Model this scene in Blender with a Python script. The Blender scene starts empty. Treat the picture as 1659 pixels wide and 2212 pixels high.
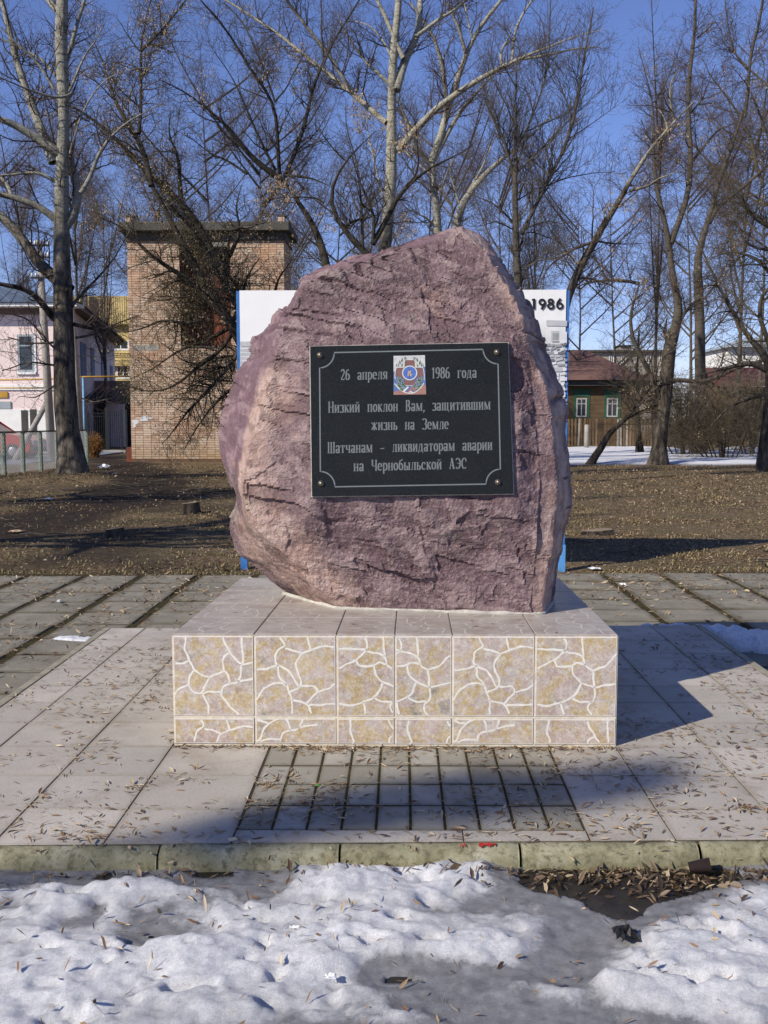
import bpy, math, random
import numpy as np
from math import pi, radians, sin, cos, tan, atan
from mathutils import Vector, Matrix

rng = np.random.default_rng(7)
R_ = random.Random(5)
scene = bpy.context.scene
col = scene.collection

# ------------------------------------------------------------------ camera
# picture measures below are on a 1659 x 2212 copy of the photograph
PW, PH, F = 1659., 2212., 2150.
PX, PY, HZ = 829.5, 1106., 905.
EYE = 1.31
TH = math.atan((PY - HZ) / F)
YAW = radians(1.08)
cam_d = bpy.data.cameras.new('camera')
cam = bpy.data.objects.new('camera', cam_d)
col.objects.link(cam)
cam.location = (0, 0, EYE)
cam.rotation_euler = (pi / 2 - TH, 0, YAW)
cam_d.sensor_fit = 'VERTICAL'
cam_d.sensor_height = 24
cam_d.lens = 24 * F / PH
cam_d.clip_start = 0.05
cam_d.clip_end = 3000
scene.camera = cam

# ------------------------------------------------------------------ sky and sun
SUN = Vector((-1.16, -0.92, 1.0)).normalized()
SUN_EL = math.asin(SUN.z)
SUN_AZ = math.atan2(SUN.x, SUN.y)
world = bpy.data.worlds.new("World")
scene.world = world
world.use_nodes = True
wn = world.node_tree
bg = wn.nodes['Background']
sky = wn.nodes.new('ShaderNodeTexSky')
sky.sky_type = 'NISHITA'
sky.sun_disc = False
sky.sun_elevation = SUN_EL
sky.sun_rotation = SUN_AZ
sky.altitude = 200
sky.air_density = 1.0
sky.dust_density = 0.0
sky.ozone_density = 3.0
mixn = wn.nodes.new('ShaderNodeMix')
mixn.data_type = 'RGBA'
mixn.blend_type = 'MULTIPLY'
mixn.inputs[0].default_value = 1.0
mixn.inputs[7].default_value = (0.90, 0.875, 1.20, 1)
wn.links.new(sky.outputs[0], mixn.inputs[6])
wn.links.new(mixn.outputs[2], bg.inputs[0])
bg.inputs[1].default_value = 0.105

sun_d = bpy.data.lights.new('sun', 'SUN')
sun_d.energy = 5.0
sun_d.angle = radians(0.53)
sun_d.color = (1.0, 0.92, 0.79)
sun = bpy.data.objects.new('sun', sun_d)
col.objects.link(sun)
sun.location = (-20, -20, 20)
sun.rotation_euler = SUN.to_track_quat('Z', 'Y').to_euler()

vs = scene.view_settings
vs.view_transform = 'Standard'
vs.look = 'None'
vs.exposure = 0.12
vs.gamma = 1.0
vs.use_curve_mapping = False
scene.cycles.max_bounces = 6
scene.cycles.diffuse_bounces = 3
scene.cycles.glossy_bounces = 2
scene.cycles.transparent_max_bounces = 8

# ------------------------------------------------------------------ measuring
def ray(x, y):
    u = (x - PX) / F
    v = (PY - y) / F
    dy = cos(TH) + v * sin(TH)
    dz = -sin(TH) + v * cos(TH)
    c, s = cos(YAW), sin(YAW)
    return (c * u - s * dy, s * u + c * dy, dz)

def gz(x, y, z=0.0):
    d = ray(x, y)
    t = (z - EYE) / d[2]
    return (d[0] * t, d[1] * t)

def at(x, y, Y):
    d = ray(x, y)
    t = Y / d[1]
    return (d[0] * t, Y, EYE + d[2] * t)

def rowof(z, Y):
    """picture row of height z at depth Y, near the middle column"""
    a = math.atan2(z - EYE, Y) + TH
    return PY - F * math.tan(a)

# ------------------------------------------------------------------ noise (numpy)
def _hash(ix, iy, iz, seed):
    h = (ix.astype(np.int64) * 374761393 + iy.astype(np.int64) * 668265263 + iz.astype(np.int64) * 2147483647 + seed * 974634777) & 0xffffffff
    h = ((h ^ (h >> 13)) * 1274126177) & 0xffffffff
    h = ((h ^ (h >> 16)) * 2246822519) & 0xffffffff
    return ((h ^ (h >> 15)) & 0xffffff) / float(0xffffff)

def vnoise(p, seed=0):
    p = np.asarray(p, float)
    i = np.floor(p).astype(np.int64)
    f = p - i
    u = f * f * f * (f * (f * 6 - 15) + 10)
    r = 0
    for dx in (0, 1):
        wx = u[..., 0] if dx else 1 - u[..., 0]
        for dy in (0, 1):
            wy = u[..., 1] if dy else 1 - u[..., 1]
            for dz in (0, 1):
                wz = u[..., 2] if dz else 1 - u[..., 2]
                r = r + wx * wy * wz * _hash(i[..., 0] + dx, i[..., 1] + dy, i[..., 2] + dz, seed)
    return r * 2 - 1

def fbm(p, oct=4, seed=0, gain=0.5, lac=2.03, ridged=False):
    p = np.asarray(p, float)
    a, s, out = 1.0, 0.0, 0
    for o in range(oct):
        n = vnoise(p + o * 17.3, seed + o)
        if ridged:
            n = 1 - 2 * np.abs(n)
        out = out + a * n
        s += a
        a *= gain
        p = p * lac
    return out / s

def smooth(a, b, x):
    t = np.clip((x - a) / (b - a), 0, 1)
    return t * t * (3 - 2 * t)

# ------------------------------------------------------------------ materials
def lin(c):
    return tuple(((v / 255.) / 12.92 if v / 255. <= 0.04045 else ((v / 255. + 0.055) / 1.055) ** 2.4) for v in c)

class NT:
    def __init__(s, name):
        s.m = bpy.data.materials.new(name)
        s.m.use_nodes = True
        s.t = s.m.node_tree
        s.b = s.t.nodes['Principled BSDF']
        s.co = s.t.nodes.new('ShaderNodeTexCoord')
    def n(s, typ, **kw):
        nd = s.t.nodes.new(typ)
        for k, v in kw.items():
            if k in nd.inputs.keys() if isinstance(k, str) else False:
                nd.inputs[k].default_value = v
            else:
                setattr(nd, k, v)
        return nd
    def l(s, a, b):
        s.t.links.new(a, b)
    def noise(s, scale, detail=4, rough=0.6, coord='Object', dist=0.0, stretch=None):
        nd = s.t.nodes.new('ShaderNodeTexNoise')
        nd.inputs['Scale'].default_value = scale
        nd.inputs['Detail'].default_value = detail
        nd.inputs['Roughness'].default_value = rough
        nd.inputs['Distortion'].default_value = dist
        src = s.co.outputs[coord]
        if stretch:
            mp = s.t.nodes.new('ShaderNodeMapping')
            mp.inputs['Scale'].default_value = stretch
            s.l(src, mp.inputs[0])
            src = mp.outputs[0]
        s.l(src, nd.inputs['Vector'])
        return nd.outputs['Fac']
    def ramp(s, fac, stops, interp='LINEAR'):
        nd = s.t.nodes.new('ShaderNodeValToRGB')
        cr = nd.color_ramp
        cr.interpolation = interp
        while len(cr.elements) < len(stops):
            cr.elements.new(0.5)
        for e, (p, c) in zip(cr.elements, stops):
            e.position = p
            if not hasattr(c, '__len__'):
                c = (c, c, c)
            e.color = (*c[:3], 1)
        s.l(fac, nd.inputs[0])
        return nd.outputs[0]
    def mix(s, fac, a, b, mode='MIX'):
        nd = s.t.nodes.new('ShaderNodeMix')
        nd.data_type = 'RGBA'
        nd.blend_type = mode
        for i, v in ((0, fac), (6, a), (7, b)):
            if hasattr(v, 'is_linked') or isinstance(v, bpy.types.NodeSocket):
                s.l(v, nd.inputs[i])
            elif i == 0:
                nd.inputs[0].default_value = v
            else:
                nd.inputs[i].default_value = (*v[:3], 1)
        return nd.outputs[2]
    def attr(s, name):
        nd = s.t.nodes.new('ShaderNodeAttribute')
        nd.attribute_name = name
        return nd
    def math(s, op, a, b=0.5):
        nd = s.t.nodes.new('ShaderNodeMath')
        nd.operation = op
        for i, v in ((0, a), (1, b)):
            if isinstance(v, bpy.types.NodeSocket):
                s.l(v, nd.inputs[i])
            else:
                nd.inputs[i].default_value = v
        return nd.outputs[0]
    def bump(s, h, strength=0.3, dist=0.01, normal=None):
        nd = s.t.nodes.new('ShaderNodeBump')
        nd.inputs['Strength'].default_value = strength
        nd.inputs['Distance'].default_value = dist
        s.l(h, nd.inputs['Height'])
        if normal:
            s.l(normal, nd.inputs['Normal'])
        s.l(nd.outputs[0], s.b.inputs['Normal'])
        return nd.outputs[0]
    def col(s, c):
        if isinstance(c, bpy.types.NodeSocket):
            s.l(c, s.b.inputs['Base Color'])
        else:
            s.b.inputs['Base Color'].default_value = (*c[:3], 1)
        return s
    def set(s, rough=None, metal=None, spec=None):
        if rough is not None:
            s.b.inputs['Roughness'].default_value = rough
        if metal is not None:
            s.b.inputs['Metallic'].default_value = metal
        if spec is not None:
            s.b.inputs['Specular IOR Level'].default_value = spec
        return s

def grime(m, c, dirt, w=0.06, amt=0.75, ns=9.0):
    """dirt creeping in from the rim of each piece"""
    sp = m.t.nodes.new('ShaderNodeSeparateXYZ')
    m.l(m.co.outputs['Generated'], sp.inputs[0])
    e = None
    for ax in ('X', 'Y'):
        a = m.math('MINIMUM', sp.outputs[ax], m.math('SUBTRACT', 1.0, sp.outputs[ax]))
        e = a if e is None else m.math('MINIMUM', e, a)
    e = m.math('ADD', e, m.math('MULTIPLY', m.math('SUBTRACT', m.noise(ns, 6, 0.75), 0.5), w * 4.0))
    return m.mix(m.ramp(e, [(0.0, amt), (w, amt * 0.45), (w * 2.6, 0.0)]), c, dirt)

def simple(name, c, rough=0.7, var=0.25, scale=6.0, bump=0.15, metal=0.0, spec=0.3, bd=0.004):
    m = NT(name)
    f = m.noise(scale, 5, 0.65)
    a = tuple(v * (1 - var) for v in c)
    b = tuple(min(1, v * (1 + var)) for v in c)
    m.col(m.ramp(f, [(0.3, a), (0.7, b)]))
    m.set(rough, metal, spec)
    if bump:
        m.bump(m.noise(scale * 9, 4), bump, bd)
    return m.m

def varmat(name, cols, rough=0.8, spec=0.15, nz=None):
    """colour picked by the per-face value 'var'"""
    m = NT(name)
    a = m.attr('var')
    n = len(cols)
    c = m.ramp(a.outputs['Fac'], [(i / max(1, n - 1), k) for i, k in enumerate(cols)])
    if nz:
        c = m.mix(m.ramp(m.noise(nz, 4), [(0.35, 0.0), (0.65, 0.35)]), c, tuple(v * 0.5 for v in cols[0]))
    m.col(c).set(rough, 0, spec)
    return m.m

# ------------------------------------------------------------------ objects
def empty(name, loc, rz=0.0):
    o = bpy.data.objects.new(name, None)
    o.empty_display_size = 0.2
    col.objects.link(o)
    o.location = loc
    o.rotation_euler = (0, 0, rz)
    return o

def tag(o, label=None, cat=None, group=None, kind=None):
    if label: o['label'] = label
    if cat: o['category'] = cat
    if group: o['group'] = group
    if kind: o['kind'] = kind
    return o

def link_mesh(name, me, parent=None):
    o = bpy.data.objects.new(name, me)
    col.objects.link(o)
    if parent is not None:
        o.parent = parent
    return o

def abs_loc(p):
    v = Vector((0, 0, 0))
    while p is not None:
        v = v + Vector(p.location)
        p = p.parent
    return v

def fast(name, V, Q, mats, parent=None, smooth_=True, mi=None, var=None, cols=None, world=True):
    """V (n,3), Q list of int arrays with equal width each; var per face; cols per vertex rgb"""
    V = np.asarray(V, np.float32).reshape(-1, 3)
    if parent is not None and world:
        V = V - np.array(abs_loc(parent), np.float32)
    if not isinstance(Q, list):
        Q = [Q]
    me = bpy.data.meshes.new(name)
    nf = sum(len(q) for q in Q)
    nl = sum(q.size for q in Q)
    me.vertices.add(len(V))
    me.vertices.foreach_set('co', V.ravel())
    me.loops.add(nl)
    me.loops.foreach_set('vertex_index', np.concatenate([q.ravel() for q in Q]).astype(np.int32))
    me.polygons.add(nf)
    tot = np.concatenate([np.full(len(q), q.shape[1]) for q in Q])
    st = np.concatenate([[0], np.cumsum(tot)[:-1]])
    me.polygons.foreach_set('loop_start', st.astype(np.int32))
    me.polygons.foreach_set('loop_total', tot.astype(np.int32))
    if mi is not None:
        me.polygons.foreach_set('material_index', np.asarray(mi, np.int32))
    me.polygons.foreach_set('use_smooth', np.full(nf, bool(smooth_)))
    for m in (mats if isinstance(mats, (list, tuple)) else [mats]):
        me.materials.append(m)
    if var is not None:
        a = me.attributes.new('var', 'FLOAT', 'FACE')
        a.data.foreach_set('value', np.asarray(var, np.float32))
    if cols is not None:
        for k, c in cols.items():
            a = me.attributes.new(k, 'FLOAT', 'POINT')
            a.data.foreach_set('value', np.asarray(c, np.float32))
    me.update(calc_edges=True)
    me.validate()
    return link_mesh(name, me, parent)

class MB:
    """collects simple solids, built as one mesh in world coordinates"""
    def __init__(s):
        s.v, s.f, s.m, s.w = [], [], [], []
    def add(s, vs_, fs, mi=0, w=0.5):
        n = len(s.v)
        s.v += [tuple(p) for p in vs_]
        s.f += [tuple(i + n for i in f) for f in fs]
        s.m += [mi] * len(fs)
        s.w += [w] * len(fs)
        return s
    def box(s, c, size, rz=0.0, mi=0, w=0.5, rot=None, bev=0.0):
        hx, hy, hz = (k / 2 for k in size)
        M = rot if rot is not None else Matrix.Rotation(rz, 3, 'Z')
        if bev <= 0:
            P = [(x, y, z) for z in (-hz, hz) for y in (-hy, hy) for x in (-hx, hx)]
            Fc = [(0, 2, 3, 1), (4, 5, 7, 6), (0, 1, 5, 4), (2, 6, 7, 3), (0, 4, 6, 2), (1, 3, 7, 5)]
        else:
            b = bev
            ring = [(-hx + b, -hy), (hx - b, -hy), (hx, -hy + b), (hx, hy - b), (hx - b, hy), (-hx + b, hy), (-hx, hy - b), (-hx, -hy + b)]
            ri = [(x * (hx - b) / hx, y * (hy - b) / hy) for x, y in ring]
            P = [(x, y, -hz) for x, y in ring] + [(x, y, hz - b) for x, y in ring] + [(x, y, hz) for x, y in ri]
            Fc = [tuple(range(7, -1, -1)), tuple(range(16, 24))]
            for k in range(8):
                j = (k + 1) % 8
                Fc += [(k, j, 8 + j, 8 + k), (8 + k, 8 + j, 16 + j, 16 + k)]
        return s.add([tuple(M @ Vector(p) + Vector(c)) for p in P], Fc, mi, w)
    def b2(s, a, b, mi=0, w=0.5, bev=0.0):
        return s.box([(a[i] + b[i]) / 2 for i in range(3)], [abs(b[i] - a[i]) for i in range(3)], mi=mi, w=w, bev=bev)
    def tube(s, pts, rad, sides=8, mi=0, cap=True):
        pts = [Vector(p) for p in pts]
        if not hasattr(rad, '__len__'):
            rad = [rad] * len(pts)
        V, Fc = [], []
        for i, p in enumerate(pts):
            t = (pts[min(i + 1, len(pts) - 1)] - pts[max(i - 1, 0)]).normalized()
            r = Vector((0, 0, 1)) if abs(t.z) < 0.9 else Vector((1, 0, 0))
            a = t.cross(r).normalized()
            b = t.cross(a)
            for k in range(sides):
                an = 2 * pi * k / sides
                V.append(p + (a * cos(an) + b * sin(an)) * rad[i])
        for i in range(len(pts) - 1):
            for k in range(sides):
                j = (k + 1) % sides
                Fc.append((i * sides + k, i * sides + j, (i + 1) * sides + j, (i + 1) * sides + k))
        if cap:
            Fc.append(tuple(range(sides - 1, -1, -1)))
            Fc.append(tuple((len(pts) - 1) * sides + k for k in range(sides)))
        return s.add(V, Fc, mi)
    def prism(s, poly, d, mi=0, w=0.5):
        """poly: 3-D points in one plane, extruded by vector d"""
        n = len(poly)
        P = [Vector(p) for p in poly]
        V = P + [p + Vector(d) for p in P]
        Fc = [tuple(range(n - 1, -1, -1)), tuple(range(n, 2 * n))]
        for k in range(n):
            j = (k + 1) % n
            Fc.append((k, j, n + j, n + k))
        return s.add(V, Fc, mi, w)
    def build(s, name, mats, parent=None, smooth_=False, world=True):
        me = bpy.data.meshes.new(name)
        off = abs_loc(parent) if (parent is not None and world) else Vector((0, 0, 0))
        me.from_pydata([tuple(Vector(p) - off) for p in s.v], [], s.f)
        for m in (mats if isinstance(mats, (list, tuple)) else [mats]):
            me.materials.append(m)
        me.polygons.foreach_set('material_index', s.m)
        me.polygons.foreach_set('use_smooth', [smooth_] * len(s.f))
        a = me.attributes.new('var', 'FLOAT', 'FACE')
        a.data.foreach_set('value', s.w)
        me.update()
        return link_mesh(name, me, parent)

def grid(xs, ys, zf, name, mat, parent=None, cols=None, kind='structure'):
    X, Y = np.meshgrid(xs, ys)
    Z = zf(X, Y)
    V = np.stack([X, Y, Z], -1).reshape(-1, 3)
    nx, ny = len(xs), len(ys)
    i = np.arange(nx * ny).reshape(ny, nx)
    Q = np.stack([i[:-1, :-1], i[:-1, 1:], i[1:, 1:], i[1:, :-1]], -1).reshape(-1, 4)
    cc = {k: f(X, Y, Z).ravel() for k, f in cols.items()} if cols else None
    o = fast(name, V, Q, mat, parent, cols=cc)
    if kind: o['kind'] = kind
    return o

def spaced(a, b, fine_a, fine_b, fine, coarse):
    out = list(np.arange(fine_a, fine_b + 1e-6, fine))
    x, st = out[-1], fine
    while x < b:
        st = min(coarse, st * 1.25)
        x += st
        out.append(x)
    x, st = out[0], fine
    while x > a:
        st = min(coarse, st * 1.25)
        x -= st
        out.insert(0, x)
    return np.array(out)

# ================================================================== GROUND
def project(x, y, z):
    """metres -> picture measure (used to look up traced ground patches)"""
    c, s = cos(-YAW), sin(-YAW)
    X = c * x - s * y
    Y = s * x + c * y
    Z = z - EYE
    d = Y * cos(TH) - Z * sin(TH)
    v = Y * sin(TH) + Z * cos(TH)
    return PX + F * X / d, PY - F * v / d

def yback(x):
    return 9.04 + 0.06 * x

T1B = gz(160, 1040, -0.1)

def ground_z(X, Y):
    p = np.stack([X, Y, np.zeros_like(X)], -1)
    lawn = smooth(0.0, 0.5, Y - (9.04 + 0.06 * X))
    z = -0.118 + lawn * (0.018 + 0.035 * fbm(p * 0.35, 3, 3) + 0.018 * fbm(p * 2.6, 3, 11) + 0.008 * fbm(p * 9, 2, 5))
    far = smooth(45, 80, Y)
    z = z * (1 - far) + far * (-0.1)
    d2 = (X - T1B[0]) ** 2 + (Y - T1B[1]) ** 2
    z = z + 0.22 * np.exp(-d2 / 2.2)
    return z

def path_mask(X, Y):
    # the trodden mud path that runs from lower left up to the gate
    a = [gz(-150, 1170, -0.1), gz(60, 1130, -0.1), gz(230, 1085, -0.1), gz(330, 1048, -0.1), gz(300, 1020, -0.1), gz(235, 995, -0.1), gz(222, 975, -0.1)]
    best = np.full(X.shape, 99.)
    for (x0, y0), (x1, y1) in zip(a[:-1], a[1:]):
        dx, dy = x1 - x0, y1 - y0
        t = np.clip(((X - x0) * dx + (Y - y0) * dy) / (dx * dx + dy * dy), 0, 1)
        best = np.minimum(best, np.hypot(X - x0 - t * dx, Y - y0 - t * dy))
    b = [gz(230, 1085, -0.1), gz(500, 1060, -0.1), gz(700, 1045, -0.1)]
    for (x0, y0), (x1, y1) in zip(b[:-1], b[1:]):
        dx, dy = x1 - x0, y1 - y0
        t = np.clip(((X - x0) * dx + (Y - y0) * dy) / (dx * dx + dy * dy), 0, 1)
        best = np.minimum(best, np.hypot(X - x0 - t * dx, Y - y0 - t * dy) + 0.5)
    w = 1.1 + 0.5 * vnoise(np.stack([X, Y, X * 0], -1) * 0.8, 4)
    return 1 - smooth(w * 0.6, w * 1.3, best)

def bare_shade_mask(X, Y):
    p = np.stack([X, Y, X * 0], -1)
    left = smooth(0.5, -3.5, X + 0.5 * vnoise(p * 0.6, 9)) * smooth(26, 14, Y)  # bare soil at left, also darkening the lawn in place of shade
    m = np.maximum(path_mask(X, Y), 0.75 * left * smooth(-0.3, 0.25, fbm(p * 0.9, 4, 31)))
    return np.clip(m, 0, 1)

g = NT('lawn_earth')
bare = g.attr('bare').outputs['Fac']
lit = g.noise(26, 7, 0.75)
lit2 = g.noise(1.3, 4, 0.6)
straw = g.ramp(lit, [(0.28, (0.025, 0.018, 0.010)), (0.42, (0.095, 0.067, 0.038)), (0.54, (0.20, 0.145, 0.085)), (0.68, (0.38, 0.29, 0.185))])
green = g.ramp(lit, [(0.25, (0.032, 0.025, 0.014)), (0.5, (0.13, 0.105, 0.055)), (0.72, (0.27, 0.22, 0.125))])
base = g.mix(g.ramp(lit2, [(0.42, 0), (0.62, 1)]), straw, green)
mud = g.ramp(g.noise(9, 6, 0.7), [(0.3, (0.016, 0.012, 0.009)), (0.6, (0.048, 0.036, 0.026)), (0.8, (0.09, 0.072, 0.054))])  # mud tone, darkened to carry part of the left lawn's shade
g.col(g.mix(bare, base, mud))
g.set(0.9, 0, 0.12)
g.bump(g.noise(38, 6, 0.75), 0.9, 0.03)
M_lawn = g.m

gx = spaced(-600, 600, -8, 8, 0.2, 60)
gy = spaced(-300, 1200, 8, 30, 0.2, 80)
ground = grid(gx, gy, ground_z, 'ground', M_lawn, cols={'bare': lambda X, Y, Z: np.where(Y < 9.04 + 0.06 * X, 0.9, bare_shade_mask(X, Y))})

# ------------------------------------------------------------------ old paving slabs
m = NT('slab_concrete')
f = m.noise(3.2, 6, 0.7)
v = m.attr('var').outputs['Fac']
c = m.ramp(f, [(0.3, (0.16, 0.145, 0.115)), (0.5, (0.23, 0.21, 0.165)), (0.72, (0.31, 0.285, 0.23))])
c = m.mix(m.ramp(v, [(0, 0.0), (1, 0.35)]), c, (0.17, 0.165, 0.14))
c = m.mix(m.ramp(m.noise(60, 3), [(0.62, 0.0), (0.72, 0.5)]), c, (0.10, 0.085, 0.06))
c = grime(m, c, (0.07, 0.058, 0.035), 0.05, 0.8, 5)
m.col(c).set(0.9, 0, 0.2)
m.bump(m.noise(90, 6, 0.8), 0.7, 0.006)
M_slab = m.m
paving = empty('paving', (0, 7.5, -0.12))
tag(paving, kind='structure')
xe = [-1.85 + 0.525 * k for k in range(8)]
xe = [-1.85 - 0.51 * k for k in range(7, 0, -1)] + xe + [1.825 + 0.525 * k for k in range(1, 7)]
ye = [9.0 - 0.435 * k for k in range(0, 19)]
slab_meshes = {}
for i in range(len(xe) - 1):
    for j in range(len(ye) - 1):
        x0, x1 = xe[i], xe[i + 1]
        y1, y0 = ye[j], ye[j + 1]
        xc, yc = (x0 + x1) / 2, (y0 + y1) / 2
        if y1 < 6.28 and x1 > -1.9 and x0 < 1.9:
            if x0 > -1.84 and x1 < 1.84: continue
        if y1 < 2.96: continue
        if y1 < 6.28 and x0 < -1.8 < x1 and False: continue
        wgap = 0.020 + 0.018 * R_.random()
        a0, a1 = x0 + wgap, x1 - wgap * 0.8
        b0, b1 = y0 + 0.011 + 0.008 * R_.random(), y1 - 0.011 - 0.008 * R_.random()
        if b1 < 6.15 or (b0 < 6.15):
            if a0 < -1.85 < a1: a1 = -1.87
            if a0 < 1.87 < a1: a0 = 1.89
            if a0 > -1.87 and a1 < 1.89:
                b0 = max(b0, 6.22)
                if b1 - b0 < 0.06: continue
        if a1 - a0 < 0.08: continue
        sh = lambda x, y: (x, y + 0.045 * x)
        hs = -0.1 + R_.uniform(-0.003, 0.003)
        tl = [R_.uniform(-0.003, 0.003) for _ in range(4)]
        q = [sh(a0, b0), sh(a1, b0), sh(a1, b1), sh(a0, b1)]
        bb = 0.006
        qi = [sh(a0 + bb, b0 + bb), sh(a1 - bb, b0 + bb), sh(a1 - bb, b1 - bb), sh(a0 + bb, b1 - bb)]
        mb = MB()
        V = [(x, y, -0.15) for x, y in q] + [(x, y, hs - 0.006 + t) for (x, y), t in zip(q, tl)] + [(x, y, hs + t) for (x, y), t in zip(qi, tl)]
        mb.add(V, [(8, 9, 10, 11)] + [(k, (k + 1) % 4, 4 + (k + 1) % 4, 4 + k) for k in range(4)] + [(4 + k, 4 + (k + 1) % 4, 8 + (k + 1) % 4, 8 + k) for k in range(4)], 0, R_.random())
        mb.build('slab', M_slab, paving)

# moss and soil in the joints
m = NT('joint_moss')
m.col(m.ramp(m.noise(30, 5, 0.7), [(0.3, (0.022, 0.017, 0.010)), (0.55, (0.06, 0.048, 0.022)), (0.75, (0.10, 0.09, 0.035))])).set(0.95, 0, 0.1)
m.bump(m.noise(60, 5, 0.7), 0.9, 0.012)
M_moss = m.m
def moss_z(X, Y):
    return -0.1072 + 0.003 * fbm(np.stack([X, Y, X * 0], -1) * 14, 3, 2)
jx = np.arange(-5.4, 5.5, 0.06)
jy = np.arange(2.9, 9.02, 0.06)
jo = grid(jx, jy, lambda X, Y: moss_z(X, Y), 'joint_soil', M_moss, parent=None)

# ================================================================== PLATFORM
def kerb_y(x):
    return 2.992 + 0.036 * x

m = NT('platform_tile')
f = m.noise(2.2, 6, 0.7)
v = m.attr('var').outputs['Fac']
c = m.ramp(f, [(0.3, (0.38, 0.345, 0.295)), (0.55, (0.49, 0.45, 0.39)), (0.75, (0.58, 0.54, 0.475))])
c = m.mix(m.ramp(v, [(0, 0.0), (1, 0.5)]), c, (0.30, 0.285, 0.25))
c = m.mix(m.ramp(m.noise(3.2, 7, 0.78), [(0.50, 0.0), (0.68, 0.6)]), c, (0.25, 0.20, 0.15))
c = m.mix(m.ramp(m.noise(120, 3, 0.6), [(0.56, 0.0), (0.70, 0.5)]), c, (0.16, 0.135, 0.105))
c = grime(m, c, (0.22, 0.18, 0.13), 0.025, 0.45, 7)
c = m.mix(m.ramp(m.noise(300, 3, 0.8), [(0.35, 0.35), (0.5, 0.0)]), c, (0.14, 0.12, 0.10))
m.col(c).set(0.75, 0, 0.3)
m.bump(m.noise(160, 5, 0.8), 0.35, 0.003)
M_ptile = m.m
M_grout = simple('dirty_grout', (0.10, 0.085, 0.06), 0.95, 0.4, 20, 0.3)
M_edge = simple('edge_concrete', (0.27, 0.25, 0.19), 0.9, 0.3, 9, 0.3)

platform = empty('platform', (0, 4.6, -0.1))
tag(platform, kind='structure')
def plat_back(x):
    return 6.21 + 0.045 * x
mb = MB()
zb = -0.0032
P0 = [(-1.85, kerb_y(-1.85)), (1.885, kerb_y(1.885)), (1.885, plat_back(1.885)), (-1.85, plat_back(-1.85))]
mb.prism([(x, y, -0.16) for x, y in P0], (0, 0, 0.16 + zb))
mb.build('base', M_grout, platform)
# raised edge strips along both sides and the back
mb = MB()
def strip(mbx, pts, w, z0, z1):
    pass
mb.prism([(-1.875, kerb_y(-1.87), -0.16), (-1.838, kerb_y(-1.84), -0.16), (-1.838, plat_back(-1.84), -0.16), (-1.875, plat_back(-1.84), -0.16)], (0, 0, 0.162))
mb.build('edge_strip', M_edge, platform)
mb = MB()
mb.prism([(1.868, kerb_y(1.87), -0.16), (1.905, kerb_y(1.9), -0.16), (1.905, plat_back(1.9), -0.16), (1.868, plat_back(1.87), -0.16)], (0, 0, 0.162))
mb.build('edge_strip', M_edge, platform)
cols_l = [-1.835, -1.617, -1.268, -0.925]
cols_r = [0.857, 1.224, 1.578, 1.865]
rows = [2.99, 3.25, 3.57, 3.895, 4.21, 4.52, 4.81, 5.145, 5.5, 5.83, 6.21]

def tile(x0, x1, y0, y1, g_=0.0026, tilt=True, mat=None, name='tile', z=0.0, parent=None, front=False, back=False, bev=0.0009, k=0.003):
    ya = (lambda x: kerb_y(x)) if front else (lambda x: y0 + g_ + 0.015 * x * (1 if tilt else 0))
    yb = (lambda x: plat_back(x)) if back else (lambda x: y1 - g_ + 0.015 * x * (1 if tilt else 0))
    xa, xb = x0 + g_, x1 - g_
    h = [z + R_.uniform(-k, k) * 0.5 for _ in range(4)]
    q = [(xa, ya(xa)), (xb, ya(xb)), (xb, yb(xb)), (xa, yb(xa))]
    qi = [(xa + bev, ya(xa) + bev), (xb - bev, ya(xb) + bev), (xb - bev, yb(xb) - bev), (xa + bev, yb(xa) - bev)]
    V = [(a, b, z - 0.03) for a, b in q] + [(a, b, t - bev) for (a, b), t in zip(q, h)] + [(a, b, t) for (a, b), t in zip(qi, h)]
    b_ = MB()
    b_.add(V, [(8, 9, 10, 11)] + [(k_, (k_ + 1) % 4, 4 + (k_ + 1) % 4, 4 + k_) for k_ in range(4)] + [(4 + k_, 4 + (k_ + 1) % 4, 8 + (k_ + 1) % 4, 8 + k_) for k_ in range(4)], 0, R_.random())
    return b_.build(name, mat or M_ptile, parent or platform)

for ci in (cols_l, cols_r):
    for i in range(3):
        for j in range(10):
            tile(ci[i], ci[i + 1], rows[j], rows[j + 1], front=(j == 0), back=(j == 9))
for x0, x1 in ((-0.925, -0.532), (0.588, 0.857)):
    for j in range(3):
        tile(x0, x1, rows[j], rows[j + 1] + (0.002 if j == 2 else 0), front=(j == 0))
mids = [-0.925 + 0.3564 * k for k in range(6)]
for i in range(5):
    for j in (8, 9):
        tile(mids[i], mids[i + 1], rows[j], rows[j + 1], back=(j == 9))
# inset of small grey pavers in front of the pedestal
m = NT('small_paver')
f = m.noise(6, 6, 0.7)
v = m.attr('var').outputs['Fac']
c = m.ramp(v, [(0, (0.26, 0.245, 0.20)), (0.5, (0.33, 0.31, 0.26)), (1, (0.40, 0.38, 0.33))])
c = m.mix(m.ramp(f, [(0.4, 0.0), (0.75, 0.55)]), c, (0.17, 0.16, 0.13))
c = grime(m, c, (0.12, 0.105, 0.07), 0.05, 0.6, 12)
m.col(c).set(0.85, 0, 0.2)
m.bump(m.noise(120, 6, 0.8), 0.6, 0.005)
M_sp = m.m
mb = MB()
mb.prism([(-0.53, 3.07, -0.015), (0.586, 3.09, -0.015), (0.586, 3.9, -0.015), (-0.53, 3.89, -0.015)], (0, 0, 0.0122))
mb.build('joint_bed', M_moss, platform)
ix = np.linspace(-0.53, 0.586, 11)
iy = [3.078, 3.285, 3.483, 3.676, 3.893]
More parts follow.
